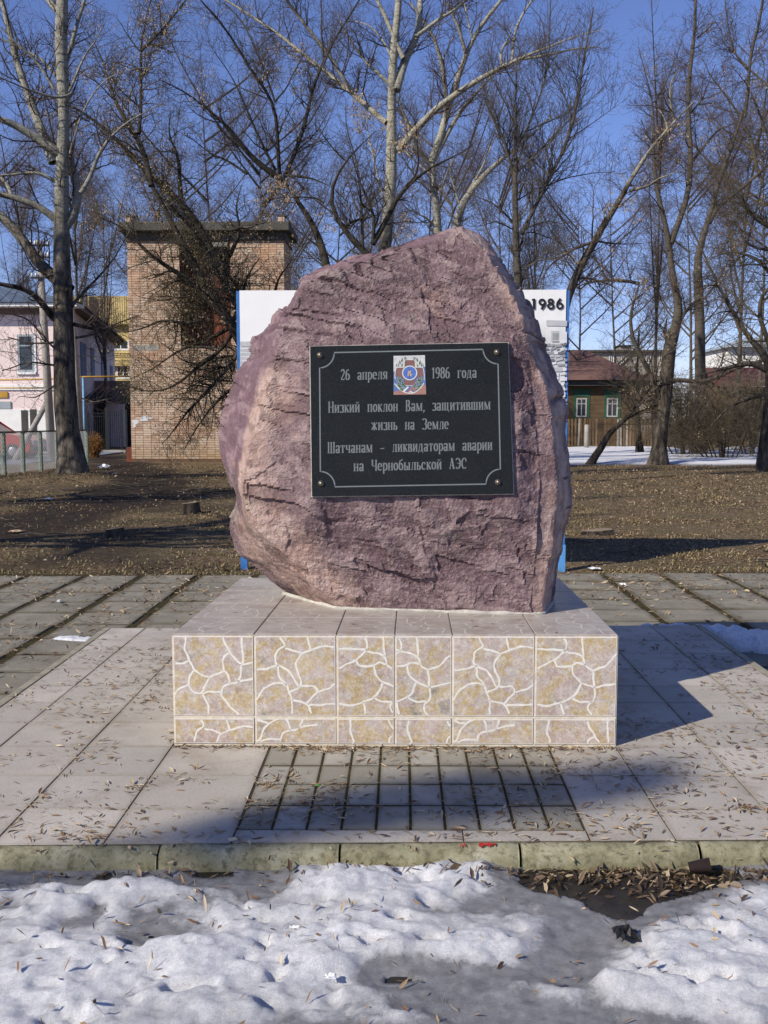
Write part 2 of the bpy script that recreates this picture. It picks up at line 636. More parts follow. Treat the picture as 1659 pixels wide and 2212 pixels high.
for i in range(10):
    for j in range(4):
        tile(ix[i] + 0.0042, ix[i + 1] - 0.0042, iy[j] + 0.0055, iy[j + 1] - 0.0055, 0.0, True, M_sp, 'paver', -0.001, k=0.003, bev=0.0015)
for x0, x1 in ((-0.528, 0.19), (0.194, 0.584)):
    b_ = MB()
    b_.prism([(x0, kerb_y(x0) + 0.001, -0.03), (x1, kerb_y(x1) + 0.001, -0.03), (x1, 3.072 + 0.015 * x1, -0.03), (x0, 3.072 + 0.015 * x0, -0.03)], (0, 0, 0.031))
    b_.build('border_strip', M_ptile, platform)

# ------------------------------------------------------------------ kerb
m = NT('kerb_concrete')
sep = m.t.nodes.new('ShaderNodeSeparateXYZ')
m.l(m.co.outputs['Object'], sep.inputs[0])
c = m.ramp(m.noise(7, 7, 0.78), [(0.3, (0.13, 0.12, 0.07)), (0.5, (0.25, 0.235, 0.145)), (0.7, (0.40, 0.38, 0.28))])
c = m.mix(m.ramp(m.noise(45, 5, 0.7), [(0.50, 0.0), (0.64, 0.75)]), c, (0.09, 0.08, 0.045))
c = m.mix(m.ramp(sep.outputs['Z'], [(0.0, 0.75), (0.035, 0.0)]), c, (0.13, 0.125, 0.05))
m.col(c).set(0.85, 0, 0.25)
m.bump(m.noise(70, 5, 0.7), 0.4, 0.004)
M_kerb = m.m
kerb = empty('kerb', (0, 2.9, -0.09))
tag(kerb, kind='structure')
sec = [(0.0, -0.16), (0.0, -0.006), (-0.005, -0.001), (-0.018, -0.001), (-0.035, -0.006), (-0.047, -0.016), (-0.054, -0.030), (-0.058, -0.050), (-0.060, -0.075), (-0.061, -0.16)]
kj = [-0.748 + 0.556 * k for k in range(-9, 13)]
for k in range(len(kj) - 1):
    x0, x1 = kj[k] + 0.0035, kj[k + 1] - 0.0035
    V, Fc = [], []
    xs = [x0, x0 + 0.006] + list(np.linspace(x0 + 0.03, x1 - 0.03, 12)) + [x1 - 0.006, x1]
    oy, oz = R_.uniform(-0.004, 0.004), R_.uniform(-0.004, 0.001)
    for xi, x in enumerate(xs):
        for (a, b) in sec:
            edge = 0.004 if xi in (0, len(xs) - 1) else 0.0
            n_ = 0.0022 * vnoise(np.array([[x * 22, a * 60, b * 60]]), 3)[0]
            V.append((x, kerb_y(x) + a * (1 - edge * 8) + oy + n_, b + oz - (edge if b > -0.02 else 0) + n_))
    ns = len(sec)
    for i in range(len(xs) - 1):
        for q in range(ns - 1):
            Fc.append((i * ns + q, i * ns + q + 1, (i + 1) * ns + q + 1, (i + 1) * ns + q))
    Fc.append(tuple(range(ns)))
    Fc.append(tuple((len(xs) - 1) * ns + q for q in range(ns - 1, -1, -1)))
    b_ = MB()
    b_.add(V, Fc)
    b_.build('kerb_stone', M_kerb, kerb, True)

# ------------------------------------------------------------------ street with melting snow
m = NT('wet_street')
m.col(m.ramp(m.noise(14, 6, 0.7), [(0.3, (0.012, 0.010, 0.008)), (0.6, (0.035, 0.030, 0.023)), (0.8, (0.07, 0.06, 0.045))]))
m.set(0.35, 0, 0.5)
m.bump(m.noise(40, 6, 0.75), 0.7, 0.01)
M_street = m.m
def street_z(X, Y):
    return -0.068 + 0.006 * fbm(np.stack([X, Y, X * 0], -1) * 9, 3, 8)
sx = spaced(-60, 60, -2, 2, 0.04, 6)
sy = np.concatenate([-np.geomspace(40, 0.5, 18), np.arange(0, 3.0, 0.04)])
road = grid(sx, sy, lambda X, Y: np.where(Y > kerb_y(X) - 0.04, -0.15, street_z(X, Y)) , 'road', M_street)

# traced patches: (x, y, rx, ry, value)   thick snow +, thin grey to bare -
BL = [(110, 2080, 190, 130, .9), (60, 2180, 200, 90, .8), (300, 2110, 190, 70, .75), (180, 1960, 120, 45, .6), (450, 1990, 90, 40, .45),
      (330, 1925, 80, 30, .4), (760, 1905, 170, 45, .85), (960, 1915, 120, 45, .95), (700, 1980, 130, 50, .8), (560, 2080, 190, 60, .8),
      (830, 2040, 170, 55, .95), (1040, 2060, 110, 45, .9), (1100, 2010, 90, 30, .45), (420, 2180, 180, 50, .6), (700, 2150, 140, 45, .6),
      (1560, 2030, 130, 75, .95), (1640, 1960, 70, 60, .75), (1460, 2110, 140, 60, .95), (1350, 2160, 110, 45, .7), (1590, 2150, 120, 70, .8),
      (1170, 2150, 90, 25, .45), (1050, 2185, 60, 20, .4), (870, 2205, 90, 25, .45), (1180, 1995, 80, 28, .3), (60, 1925, 70, 20, .25),
      (480, 1890, 110, 26, -.55), (120, 1890, 160, 26, -.45), (250, 1895, 120, 22, -.4), (590, 1925, 40, 30, -.35), (330, 2030, 55, 22, -.75), (1150, 1900, 70, 35, -.5),
      (985, 2110, 130, 24, -.55), (1010, 2180, 120, 36, -.5), (1250, 2030, 70, 40, -.35), (1360, 1912, 140, 34, -1.5), (1480, 1890, 120, 22, -1.3), (1340, 1965, 55, 30, -.85),
      (1260, 1892, 90, 20, -.9), (840, 2110, 60, 25, -.6), (1230, 2110, 60, 30, -.45), (150, 2000, 35, 16, -.4), (215, 1975, 25, 25, -.4), (1380, 2210, 60, 20, -.3)]
BLg = []
for (x, y, rx, ry, v_) in BL:
    c0 = gz(x, y, -0.06)
    ex = gz(x + rx, y, -0.06)
    ey = gz(x, y - ry, -0.06)
    BLg.append((c0[0], c0[1], abs(ex[0] - c0[0]), abs(ey[1] - c0[1]), v_))
def snow_t(X, Y):
    t = np.full(X.shape, 0.14)
    for (cx, cy, ax, ay, v_) in BLg:
        t = t + v_ * (0.55 if v_ > 0 else 1.0) * np.exp(-(((X - cx) / ax) ** 2 + ((Y - cy) / ay) ** 2) * 0.9)
    out = smooth(1.25, 2.2, np.abs(X)) + smooth(2.05, 1.2, Y)
    t = t + np.clip(out, 0, 1) * 0.6
    p = np.stack([X, Y, X * 0], -1)
    t = np.maximum(t, np.where(t < -0.28, t, -0.04)) + 0.36 * fbm(p * 5, 5, 21) + 0.16 * fbm(p * 20, 3, 5)
    return t
def snow_z(X, Y):
    p = np.stack([X, Y, X * 0], -1)
    t = np.clip(snow_t(X, Y), -0.6, 1.3)
    b1 = fbm(p * np.array([6, 7.5, 1]), 3, 61)
    b2 = fbm(p * np.array([20, 24, 1]), 3, 71)
    pits = np.clip(fbm(p * np.array([13, 17, 1]), 2, 91) - 0.25, 0, 1)
    z = -0.058 + 0.05 * np.clip(t, -0.6, 0.15) + 0.030 * smooth(0.15, 0.85, t)
    z = z + smooth(0.1, 0.7, t) * (0.028 * b1 + 0.010 * b2 - 0.06 * pits)
    z = z + smooth(0.0, 0.3, t) * (0.0028 * fbm(p * 90, 2, 15) + 0.004 * fbm(p * 48, 2, 19))
    z = np.where(t > -0.3, np.maximum(z, -0.0615 + 0.003 * b1), z)
    # lies against the kerb, never above it
    lim = -0.028 + 0.02 * b1
    z = np.where(Y > kerb_y(X) - 0.10, np.minimum(z, lim - 0.02 * smooth(-0.1, -0.05, Y - kerb_y(X))), z)
    return z
m = NT('old_snow')
th = m.attr('thick').outputs['Fac']
n1 = m.noise(55, 5, 0.7)
white = m.ramp(n1, [(0.32, (0.58, 0.585, 0.60)), (0.6, (0.82, 0.825, 0.84))])
ice = m.ramp(m.noise(22, 6, 0.75), [(0.3, (0.12, 0.12, 0.125)), (0.5, (0.22, 0.22, 0.23)), (0.72, (0.36, 0.365, 0.38))])
tt = m.math('ADD', th, m.math('MULTIPLY', m.math('SUBTRACT', m.noise(70, 4, 0.7), 0.5), 0.35))
c = m.mix(m.ramp(tt, [(0.28, 0.0), (0.42, 0.6), (0.8, 1.0)]), ice, white)
c = m.mix(m.ramp(m.noise(260, 3, 0.8), [(0.36, 0.45), (0.5, 0.0)]), c, (0.30, 0.30, 0.31))
c = m.mix(m.ramp(m.noise(130, 4, 0.8), [(0.60, 0.0), (0.70, 0.55)]), c, (0.17, 0.145, 0.12))
m.col(c)
m.l(m.ramp(tt, [(0.15, 0.28), (0.6, 0.62)]), m.b.inputs['Roughness'])
m.b.inputs['Specular IOR Level'].default_value = 0.5
m.bump(m.noise(200, 6, 0.9), 0.9, 0.006)
M_snow = m.m
sx = np.concatenate([np.arange(-4, -1.4, 0.05), np.arange(-1.4, 1.5, 0.011), np.arange(1.5, 4, 0.05)])
sy = np.concatenate([np.arange(-1.0, 1.85, 0.05), np.arange(1.85, 3.06, 0.010)])
def _snz(X, Y):
    return np.where(Y > kerb_y(X) - 0.035, -0.14, snow_z(X, Y))
snow = grid(sx, sy, _snz, 'snow', M_snow, cols={'thick': lambda X, Y, Z: np.clip(snow_t(X, Y), 0, 1)})

# snow patches: ridge behind the platform on the right, small one on the left, bank by the fences
def snow_patch(name, poly, thick, lump, mat, z0=-0.1, seed=0, step=0.03, kind='structure', dirty=1.0):
    P = np.array(poly)
    x0, y0 = P.min(0) - step * 2
    x1, y1 = P.max(0) + step * 2
    xs = np.arange(x0, x1, step)
    ys = np.arange(y0, y1, step * 1.0)
    X, Y = np.meshgrid(xs, ys)
    best = np.full(X.shape, 1e9)
    inside = np.zeros(X.shape, bool)
    n = len(P)
    for k in range(n):
        (ax, ay), (bx, by) = P[k], P[(k + 1) % n]
        dx, dy = bx - ax, by - ay
        t = np.clip(((X - ax) * dx + (Y - ay) * dy) / (dx * dx + dy * dy), 0, 1)
        best = np.minimum(best, np.hypot(X - ax - t * dx, Y - ay - t * dy))
        c_ = ((ay > Y) != (by > Y)) & (X < (bx - ax) * (Y - ay) / (by - ay + 1e-12) + ax)
        inside ^= c_
    sd = np.where(inside, best, -best)
    p = np.stack([X, Y, X * 0], -1)
    w = lump
    sd = sd + w * 0.8 * fbm(p / w * 0.5, 3, seed + 3)
    h = smooth(-w * 0.05, w, sd)
    Z = z0 - 0.02 + thick * h + (h > 0.02) * thick * 0.35 * fbm(p / w * 0.8, 3, seed) * h
    V = np.stack([X, Y, Z], -1).reshape(-1, 3)
    i = np.arange(X.size).reshape(X.shape)
    Q = np.stack([i[:-1, :-1], i[:-1, 1:], i[1:, 1:], i[1:, :-1]], -1).reshape(-1, 4)
    keep = (h > 0.003).ravel()[Q].any(1)
    Q = Q[keep]
    used = np.unique(Q)
    mp = np.full(X.size, -1)
    mp[used] = np.arange(len(used))
    o = fast(name, V[used], mp[Q], mat, cols={'thick': np.clip(h * dirty + 0.1, 0, 1).ravel()[used]})
    o['kind'] = kind
    return o

G = lambda x, y, z=-0.1: gz(x, y, z)
snow_patch('snow_ridge', [(0.9, 6.26), (1.9, 6.31), (2.0, 5.98), (2.3, 5.90), (2.8, 6.05), (2.6, 6.32), (2.0, 6.50), (1.5, 6.48), (0.9, 6.44)], 0.115, 0.055, M_snow, -0.12, 4, 0.02)
snow_patch('snow_scrap', [G(100, 1381), G(130, 1373), G(180, 1374), G(212, 1378), G(190, 1386), G(150, 1385)], 0.02, 0.03, M_snow, -0.092, 9, 0.012)
snow_patch('snow_bank', [G(1150, 1002), G(1300, 1004), G(1450, 1003), G(1560, 1006), G(1700, 1000), G(1850, 985), G(1850, 968), G(1659, 968), G(1560, 968), G(1500, 976), G(1460, 966), G(1300, 967), G(1100, 969)], 0.10, 1.0, M_snow, -0.1, 14, 0.22)
# old snow lane beyond the wire fence, its shade put into the blue-grey colour
m = NT('shade_tinted_snow_lane')
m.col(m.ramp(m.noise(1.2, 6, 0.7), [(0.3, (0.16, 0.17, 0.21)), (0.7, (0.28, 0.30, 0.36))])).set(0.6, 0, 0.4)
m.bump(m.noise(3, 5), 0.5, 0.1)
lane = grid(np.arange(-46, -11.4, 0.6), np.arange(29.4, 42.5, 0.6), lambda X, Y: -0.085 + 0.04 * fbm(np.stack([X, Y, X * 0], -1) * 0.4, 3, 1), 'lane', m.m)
# wet dirty edge at the right of the platform
print('part2 ok')

# ================================================================== PEDESTAL
PZ0, PZ1 = 0.0, 0.456
FL, FR = (-0.920, 3.897), (0.858, 3.915)
BKL, BKR = (-0.874, 5.306), (0.846, 5.31)
m = NT('stone_look_tile')
f = m.noise(8, 6, 0.75)
pat = m.noise(13, 5, 0.65, dist=0.6)
ochre = m.ramp(f, [(0.3, (0.36, 0.26, 0.11)), (0.55, (0.48, 0.365, 0.19)), (0.75, (0.58, 0.49, 0.34))])
pink = m.ramp(f, [(0.3, (0.35, 0.26, 0.22)), (0.7, (0.54, 0.45, 0.40))])
c = m.mix(m.ramp(pat, [(0.46, 0.0), (0.54, 1.0)]), ochre, pink)
c = m.mix(m.ramp(m.noise(17, 3, 0.5), [(0.56, 0.0), (0.62, 0.55)]), c, (0.42, 0.40, 0.36))
c = m.mix(m.ramp(m.noise(40, 6, 0.85), [(0.47, 0.0), (0.66, 0.8)]), c, (0.68, 0.64, 0.58))
c = m.mix(m.ramp(m.noise(4.2, 6, 0.7), [(0.60, 0.0), (0.68, 0.8)]), c, (0.17, 0.165, 0.15))
c = m.mix(m.ramp(m.noise(26, 7, 0.85), [(0.34, 0.6), (0.46, 0.0)]), c, (0.22, 0.12, 0.09))
c = m.mix(m.ramp(m.noise(110, 5, 0.85), [(0.36, 0.55), (0.47, 0.0)]), c, (0.24, 0.17, 0.12))
c = m.mix(m.ramp(m.noise(75, 6, 0.9), [(0.53, 0.0), (0.66, 0.7)]), c, (0.70, 0.67, 0.61))
m.col(c).set(0.45, 0, 0.4)
m.bump(m.noise(110, 4), 0.15, 0.002)
M_tile = m.m
m = NT('stone_look_top_tile')
c = m.ramp(m.noise(9, 6, 0.75), [(0.3, (0.30, 0.265, 0.23)), (0.7, (0.44, 0.40, 0.36))])
c = m.mix(m.ramp(m.noise(7, 6, 0.75), [(0.5, 0.0), (0.62, 0.7)]), c, (0.27, 0.215, 0.185))
m.col(c).set(0.4, 0, 0.4)
M_toptile = m.m
M_line = simple('printed_white_vein', (0.72, 0.69, 0.62), 0.5, 0.10, 30, 0.0)
M_line2 = simple('printed_dull_vein', (0.52, 0.48, 0.43), 0.5, 0.10, 30, 0.0)
M_cream = simple('cream_grout', (0.64, 0.58, 0.46), 0.8, 0.18, 30, 0.2)

PAT_A = [[(.30, 0), (.375, .13), (.27, .2), (.25, .33), (.29, .37)], [(.29, .37), (.14, .42), (0, .43)], [(.375, .165), (.52, .2), (.57, .22)],
         [(.64, 0), (.68, .17)], [(1, .15), (.84, .13), (.57, .22), (.5, .35), (.52, .44), (.57, .55), (.57, .62), (.52, .66)],
         [(.29, .37), (.3, .51), (.39, .6), (.41, .7), (.52, .66)], [(.29, .37), (.43, .44), (.5, .57), (.54, .64)],
         [(0, .82), (.09, .68), (.2, .6), (.32, .58), (.39, .62)], [(.41, .7), (.45, .8), (.46, 1)], [(.45, .8), (.63, .84), (.66, .88), (.7, 1)],
         [(.57, .63), (.73, .62), (.77, .69), (.68, .78), (.63, .84)], [(.77, .7), (.9, .66), (1, .58)], [(.66, .86), (.82, .86), (1, .84)]]
PAT_B = [[(0, .17), (.2, .17), (.37, .18)], [(.33, 0), (.38, .1), (.37, .18), (.24, .3), (.12, .36), (0, .42)],
         [(.37, .2), (.5, .22), (.58, .26), (.61, .37), (.7, .43), (.85, .37), (1, .2)], [(.56, 0), (.58, .26)],
         [(.24, .31), (.26, .38), (.42, .38), (.5, .33), (.61, .36)], [(.45, .37), (.46, .48), (.56, .58), (.72, .64)], [(.7, .43), (.72, .64), (.74, .75), (.7, .82)],
         [(.72, .64), (1, .58)], [(.56, .58), (.5, .72), (.42, .78), (.32, .82), (.16, .87), (0, .84)], [(.45, .76), (.55, .82), (.7, .82)],
         [(.7, .82), (.64, .86), (.66, .93), (.72, 1)], [(.32, .82), (.36, 1)]]
PAT_C = [[(.17, 0), (.15, .18), (.2, .32), (.27, .44), (.36, .5), (.45, .52)], [(0, .36), (.12, .35), (.2, .32)], [(.25, .44), (.2, .52), (.19, .62), (.07, .66), (0, .76)],
         [(.19, .62), (.23, .7), (.35, .73), (.36, .68), (.42, .55), (.47, .51), (.62, .44), (.68, .5), (.69, .6)], [(.36, .73), (.45, .7), (.58, .7)],
         [(.36, .73), (.43, .88), (.42, 1)], [(.6, 0), (.63, .1), (.69, .18), (.69, .22), (.83, .37), (.86, .35), (.84, 0)], [(.62, .44), (.61, .3), (.64, .24), (.69, .22)],
         [(.69, .6), (.6, .63), (.58, .75), (.7, .9), (.82, 1)], [(.69, .6), (.78, .59), (.83, .5), (.83, .37)], [(.83, .37), (1, .33)], [(.78, .57), (1, .53)]]

def densify(pts, step, jit, rnd):
    out = []
    for (ax, ay), (bx, by) in zip(pts[:-1], pts[1:]):
        n = max(1, int(math.hypot(bx - ax, by - ay) / step))
        for k in range(n):
            t = k / n
            out.append((ax + (bx - ax) * t + (rnd.uniform(-jit, jit) if out else 0), ay + (by - ay) * t + (rnd.uniform(-jit, jit) if out else 0)))
    out.append(pts[-1])
    # one smoothing pass
    sm = [out[0]] + [((a[0] + 2 * b[0] + c_[0]) / 4, (a[1] + 2 * b[1] + c_[1]) / 4) for a, b, c_ in zip(out[:-2], out[1:-1], out[2:])] + [out[-1]]
    return sm

def tile_on(parent, o, ux, uy, un, w, h, pat, crop, mat, name='tile', lw=0.0068, seed=0):
    """a glazed tile: body with eased edge and a printed vein net. o = lower left corner; ux/uy in-plane, un outward.
    crop = (u0, v0, size) window of the pattern in pattern units (v down)"""
    rnd = random.Random(seed)
    o, ux, uy, un = Vector(o), Vector(ux), Vector(uy), Vector(un)
    b_ = MB()
    g_, bv = 0.0028, 0.0022
    P = lambda a, b, d: o + ux * a + uy * b + un * d
    q = [(g_, g_), (w - g_, g_), (w - g_, h - g_), (g_, h - g_)]
    qi = [(g_ + bv, g_ + bv), (w - g_ - bv, g_ + bv), (w - g_ - bv, h - g_ - bv), (g_ + bv, h - g_ - bv)]
    dd = rnd.uniform(-0.0008, 0.0008)
    V = [P(a, b, -0.004) for a, b in q] + [P(a, b, 0.0012 + dd) for a, b in q] + [P(a, b, 0.003 + dd) for a, b in qi]
    b_.add(V, [(8, 9, 10, 11)] + [(k, (k + 1) % 4, 4 + (k + 1) % 4, 4 + k) for k in range(4)] + [(4 + k, 4 + (k + 1) % 4, 8 + (k + 1) % 4, 8 + k) for k in range(4)], 0, rnd.random())
    u0, v0, sz = crop
    if pat:
        for ln in pat:
            pts = densify(ln, 0.028, 0.010, rnd)
            pts = [((u - u0) * sz, h - (v_ - v0) * sz) for u, v_ in pts]
            run = []
            runs = []
            for p in pts:
                if 0.004 < p[0] < w - 0.004 and 0.004 < p[1] < h - 0.004:
                    run.append(p)
                else:
                    if len(run) > 1: runs.append(run)
                    run = []
            if len(run) > 1: runs.append(run)
            for run in runs:
                L, Rr = [], []
                for k, p in enumerate(run):
                    a = run[max(0, k - 1)]
                    c_ = run[min(len(run) - 1, k + 1)]
                    dx, dy = c_[0] - a[0], c_[1] - a[1]
                    n = math.hypot(dx, dy) or 1
                    ww = lw * rnd.uniform(0.42, 0.75)
                    L.append(P(p[0] - dy / n * ww, p[1] + dx / n * ww, 0.0034 + dd))
                    Rr.append(P(p[0] + dy / n * ww, p[1] - dx / n * ww, 0.0034 + dd))
                n = len(run)
                b_.add(L + Rr, [(n + k, n + k + 1, k + 1, k) for k in range(n - 1)], 1)
        # worn pale rim
        rim = 0.0045
        for (a0, b0, a1, b1) in ((q[0][0], q[0][1], q[1][0], q[0][1] + rim), (q[0][0], q[2][1] - rim * 1.5, q[1][0], q[2][1]), (q[0][0], q[0][1] + rim, q[0][0] + rim, q[2][1] - rim * 1.5), (q[1][0] - rim, q[0][1] + rim, q[1][0], q[2][1] - rim * 1.5)):
            a0, b0, a1, b1 = max(a0, qi[0][0]), max(b0, qi[0][1]), min(a1, qi[1][0]), min(b1, qi[2][1])
            b_.add([P(a0, b0, 0.0032 + dd), P(a1, b0, 0.0032 + dd), P(a1, b1, 0.0032 + dd), P(a0, b1, 0.0032 + dd)], [(0, 1, 2, 3)], 1)
    return b_.build(name, [mat, M_line], parent)

pedestal = empty('pedestal', (0, 4.6, 0.0))
tag(pedestal, 'low tiled plinth with a stone patterned face carrying the red boulder', 'pedestal')
mb = MB()
inn = 0.0
q = [FL, FR, BKR, BKL]
mb.prism([(x, y, -0.02) for x, y in q], (0, 0, PZ1 + 0.02 - 0.007))
mb.build('core', M_cream, pedestal)
fd = Vector((FR[0] - FL[0], FR[1] - FL[1], 0))
fw = fd.length
fd.normalize()
fn = Vector((fd.y, -fd.x, 0))
ws = [177, 178, 126, 124, 178, 178]
tw = [v * fw / sum(ws) for v in ws]
h1 = 0.334
h0 = PZ1 - 0.010 - h1
big = [(PAT_C, (0, 0, 0.331)), (PAT_A, (0, 0, 0.331)), (PAT_B, (0, 0, 0.331)), (PAT_B, (0.30, 0, 0.331)), (PAT_A, (0, 0, 0.331)), (PAT_B, (0, 0, 0.331))]
low = [(PAT_A, (0.0, 0.02, 0.331)), (PAT_C, (0.3, 0.45, 0.36)), (PAT_C, (0.0, 0.02, 0.34)), (PAT_C, (0.0, 0.02, 0.34)), (PAT_C, (0.3, 0.45, 0.36)), (PAT_C, (0.0, 0.0, 0.35))]
x = 0
for k in range(6):
    o = Vector((FL[0], FL[1], 0)) + fd * x
    tile_on(pedestal, o + Vector((0, 0, 0.004)), fd, (0, 0, 1), fn, tw[k], h0, *low[k], M_tile, seed=20 + k)
    tile_on(pedestal, o + Vector((0, 0, h0 + 0.006)), fd, (0, 0, 1), fn, tw[k], h1, *big[k], M_tile, seed=40 + k)
    x += tw[k]
# sides and back
def side(a, b, seed):
    d = Vector((b[0] - a[0], b[1] - a[1], 0))
    L = d.length
    d.normalize()
    n = Vector((d.y, -d.x, 0))
    cuts, x = [], 0
    while x < L - 0.01:
        w = min(0.332, L - x)
        cuts.append((x, w))
        x += w
    for k, (x, w) in enumerate(cuts):
        pt = (PAT_A, PAT_B, PAT_C)[(k + seed) % 3]
        o = Vector((a[0], a[1], 0)) + d * x
        tile_on(pedestal, o + Vector((0, 0, 0.004)), d, (0, 0, 1), n, w, h0, pt, (0, 0, 0.331), M_tile, seed=seed * 9 + k)
        tile_on(pedestal, o + Vector((0, 0, h0 + 0.006)), d, (0, 0, 1), n, w, h1, pt, (0, 0, 0.331), M_tile, seed=seed * 11 + k)
side(FR, BKR, 1)
side(BKR, BKL, 2)
side(BKL, FL, 3)
# top tiles: six columns, four rows, cut to the tapering plan
def lerp2(a, b, t): return (a[0] + (b[0] - a[0]) * t, a[1] + (b[1] - a[1]) * t)
cu = np.cumsum([0] + tw) / fw
rv = [0, 0.236, 0.472, 0.708, 0.944, 1.0]
vein = {}
for i in range(6):
    for j in range(5):
        c00 = lerp2(lerp2(FL, FR, cu[i]), lerp2(BKL, BKR, cu[i]), rv[j])
        c10 = lerp2(lerp2(FL, FR, cu[i + 1]), lerp2(BKL, BKR, cu[i + 1]), rv[j])
        c11 = lerp2(lerp2(FL, FR, cu[i + 1]), lerp2(BKL, BKR, cu[i + 1]), rv[j + 1])
        c01 = lerp2(lerp2(FL, FR, cu[i]), lerp2(BKL, BKR, cu[i]), rv[j + 1])
        b_ = MB()
        C4 = [c00, c10, c11, c01]
        mx = (sum(p[0] for p in C4) / 4, sum(p[1] for p in C4) / 4)
        def shr(p, d): 
            return (p[0] + (d if p[0] < mx[0] else -d), p[1] + (d if p[1] < mx[1] else -d))
        q = [shr(p, 0.0022) for p in C4]
        qi = [shr(p, 0.0042) for p in C4]
        V = [(a, b, PZ1 - 0.012) for a, b in q] + [(a, b, PZ1 - 0.002) for a, b in q] + [(a, b, PZ1) for a, b in qi]
        b_.add(V, [(8, 9, 10, 11)] + [(k, (k + 1) % 4, 4 + (k + 1) % 4, 4 + k) for k in range(4)] + [(4 + k, 4 + (k + 1) % 4, 8 + (k + 1) % 4, 8 + k) for k in range(4)], 0, R_.random())
        rnd = random.Random(i * 7 + j)
        pt = (PAT_A, PAT_C, PAT_B)[(i + 2 * j) % 3]
        flip = (i + j) % 2
        for ln in pt:
            pts = densify(ln, 0.05, 0.008, rnd)
            if flip: pts = [(1 - b2, a2) for a2, b2 in pts]
            hmax = (rv[j + 1] - rv[j]) / 0.236
            wmax = (cu[i + 1] - cu[i]) * fw / 0.331
            run = [p for p in pts if p[0] < wmax and p[1] < hmax]
            if len(run) < 2: continue
            def TP(u, v_, dz=0.0004):
                u_ = min(max(u / wmax, 0.02), 0.98)
                w_ = min(max(v_ / hmax, 0.02), 0.98)
                p = lerp2(lerp2(c00, c10, u_), lerp2(c01, c11, u_), w_)
                return (p[0], p[1], PZ1 + dz)
            n = len(run)
            L, Rr = [], []
            for k, p in enumerate(run):
                a = run[max(0, k - 1)]
                c_ = run[min(n - 1, k + 1)]
                dx, dy = c_[0] - a[0], c_[1] - a[1]
                nn = math.hypot(dx, dy) or 1
                ww = rnd.uniform(0.007, 0.012)
                L.append(TP(p[0] - dy / nn * ww, p[1] + dx / nn * ww))
                Rr.append(TP(p[0] + dy / nn * ww, p[1] - dx / nn * ww))
            b_.add(L + Rr, [(n + k, n + k + 1, k + 1, k) for k in range(n - 1)], 1)
        b_.build('tile', [M_toptile, M_line2], pedestal)

# ================================================================== BOULDER
SL = [(700, 1345), (690, 1333), (656, 1312), (604, 1284), (567, 1247), (530, 1212), (515, 1206), (500, 1180), (489, 1148), (487, 1122), (500, 1096), (505, 1070), (497, 1050), (484, 1023), (474, 1000), (468, 982), (466, 940), (471, 898), (484, 857),
      (493, 826), (500, 805), (526, 779), (536, 768), (531, 755), (536, 738), (544, 726), (570, 708), (592, 681), (614, 654), (640, 625), (661, 586), (692, 575), (744, 557), (797, 549), (828, 536),
      (875, 521), (932, 505), (960, 497), (985, 492)]
SR = [(1190, 1345), (1190, 1331), (1198, 1305), (1203, 1268), (1208, 1226), (1218, 1190), (1226, 1143), (1239, 1096), (1242, 1060), (1237, 1002), (1226, 940), (1229, 888), (1221, 841), (1203, 805), (1187, 763), (1177, 732),
      (1161, 695), (1151, 664), (1130, 628), (1104, 591), (1078, 549), (1065, 531), (1052, 518), (1035, 505), (1020, 497), (1000, 492)]
RL = [(760, 1345), (735, 1330), (690, 1290), (640, 1240), (590, 1190), (555, 1150), (530, 1110), (522, 1060), (520, 1018), (530, 971), (562, 867), (583, 783), (604, 705), (630, 654), (655, 610), (690, 592), (750, 572), (830, 548), (890, 528), (940, 512), (985, 500)]
RR = [(1178, 1345), (1175, 1304), (1186, 1240), (1196, 1174), (1208, 1044), (1198, 940), (1183, 836), (1142, 742), (1124, 669), (1095, 615), (1060, 560), (1035, 530), (1012, 505), (1000, 499)]
def itp(tab, y):
    ys = [p[1] for p in tab][::-1]
    xs_ = [p[0] for p in tab][::-1]
    return np.interp(y, ys, xs_)
def unx(xp, z, Y):
    """x in metres for picture column xp at (z, Y)"""
    r = ray(xp, rowof(z, Y))
    return r[0] / r[1] * Y
YS_L, YS_R = 4.80, 4.62
NZ, NU = 280, 460
zt = at(990, 492, 4.66)[2]
zs = PZ1 - 0.01 + (zt - PZ1 + 0.01) * (1 - (1 - np.linspace(0, 1, NZ)) ** 1.15)
def front_y(z):
    return float(np.interp(z, [0.4, 0.6, 0.95, 1.65, 1.95, 2.1, 2.3], [4.30, 4.295, 4.305, 4.385, 4.46, 4.54, 4.66]))
rings = []
segs = [70, 150, 46, 60, 74, 60]
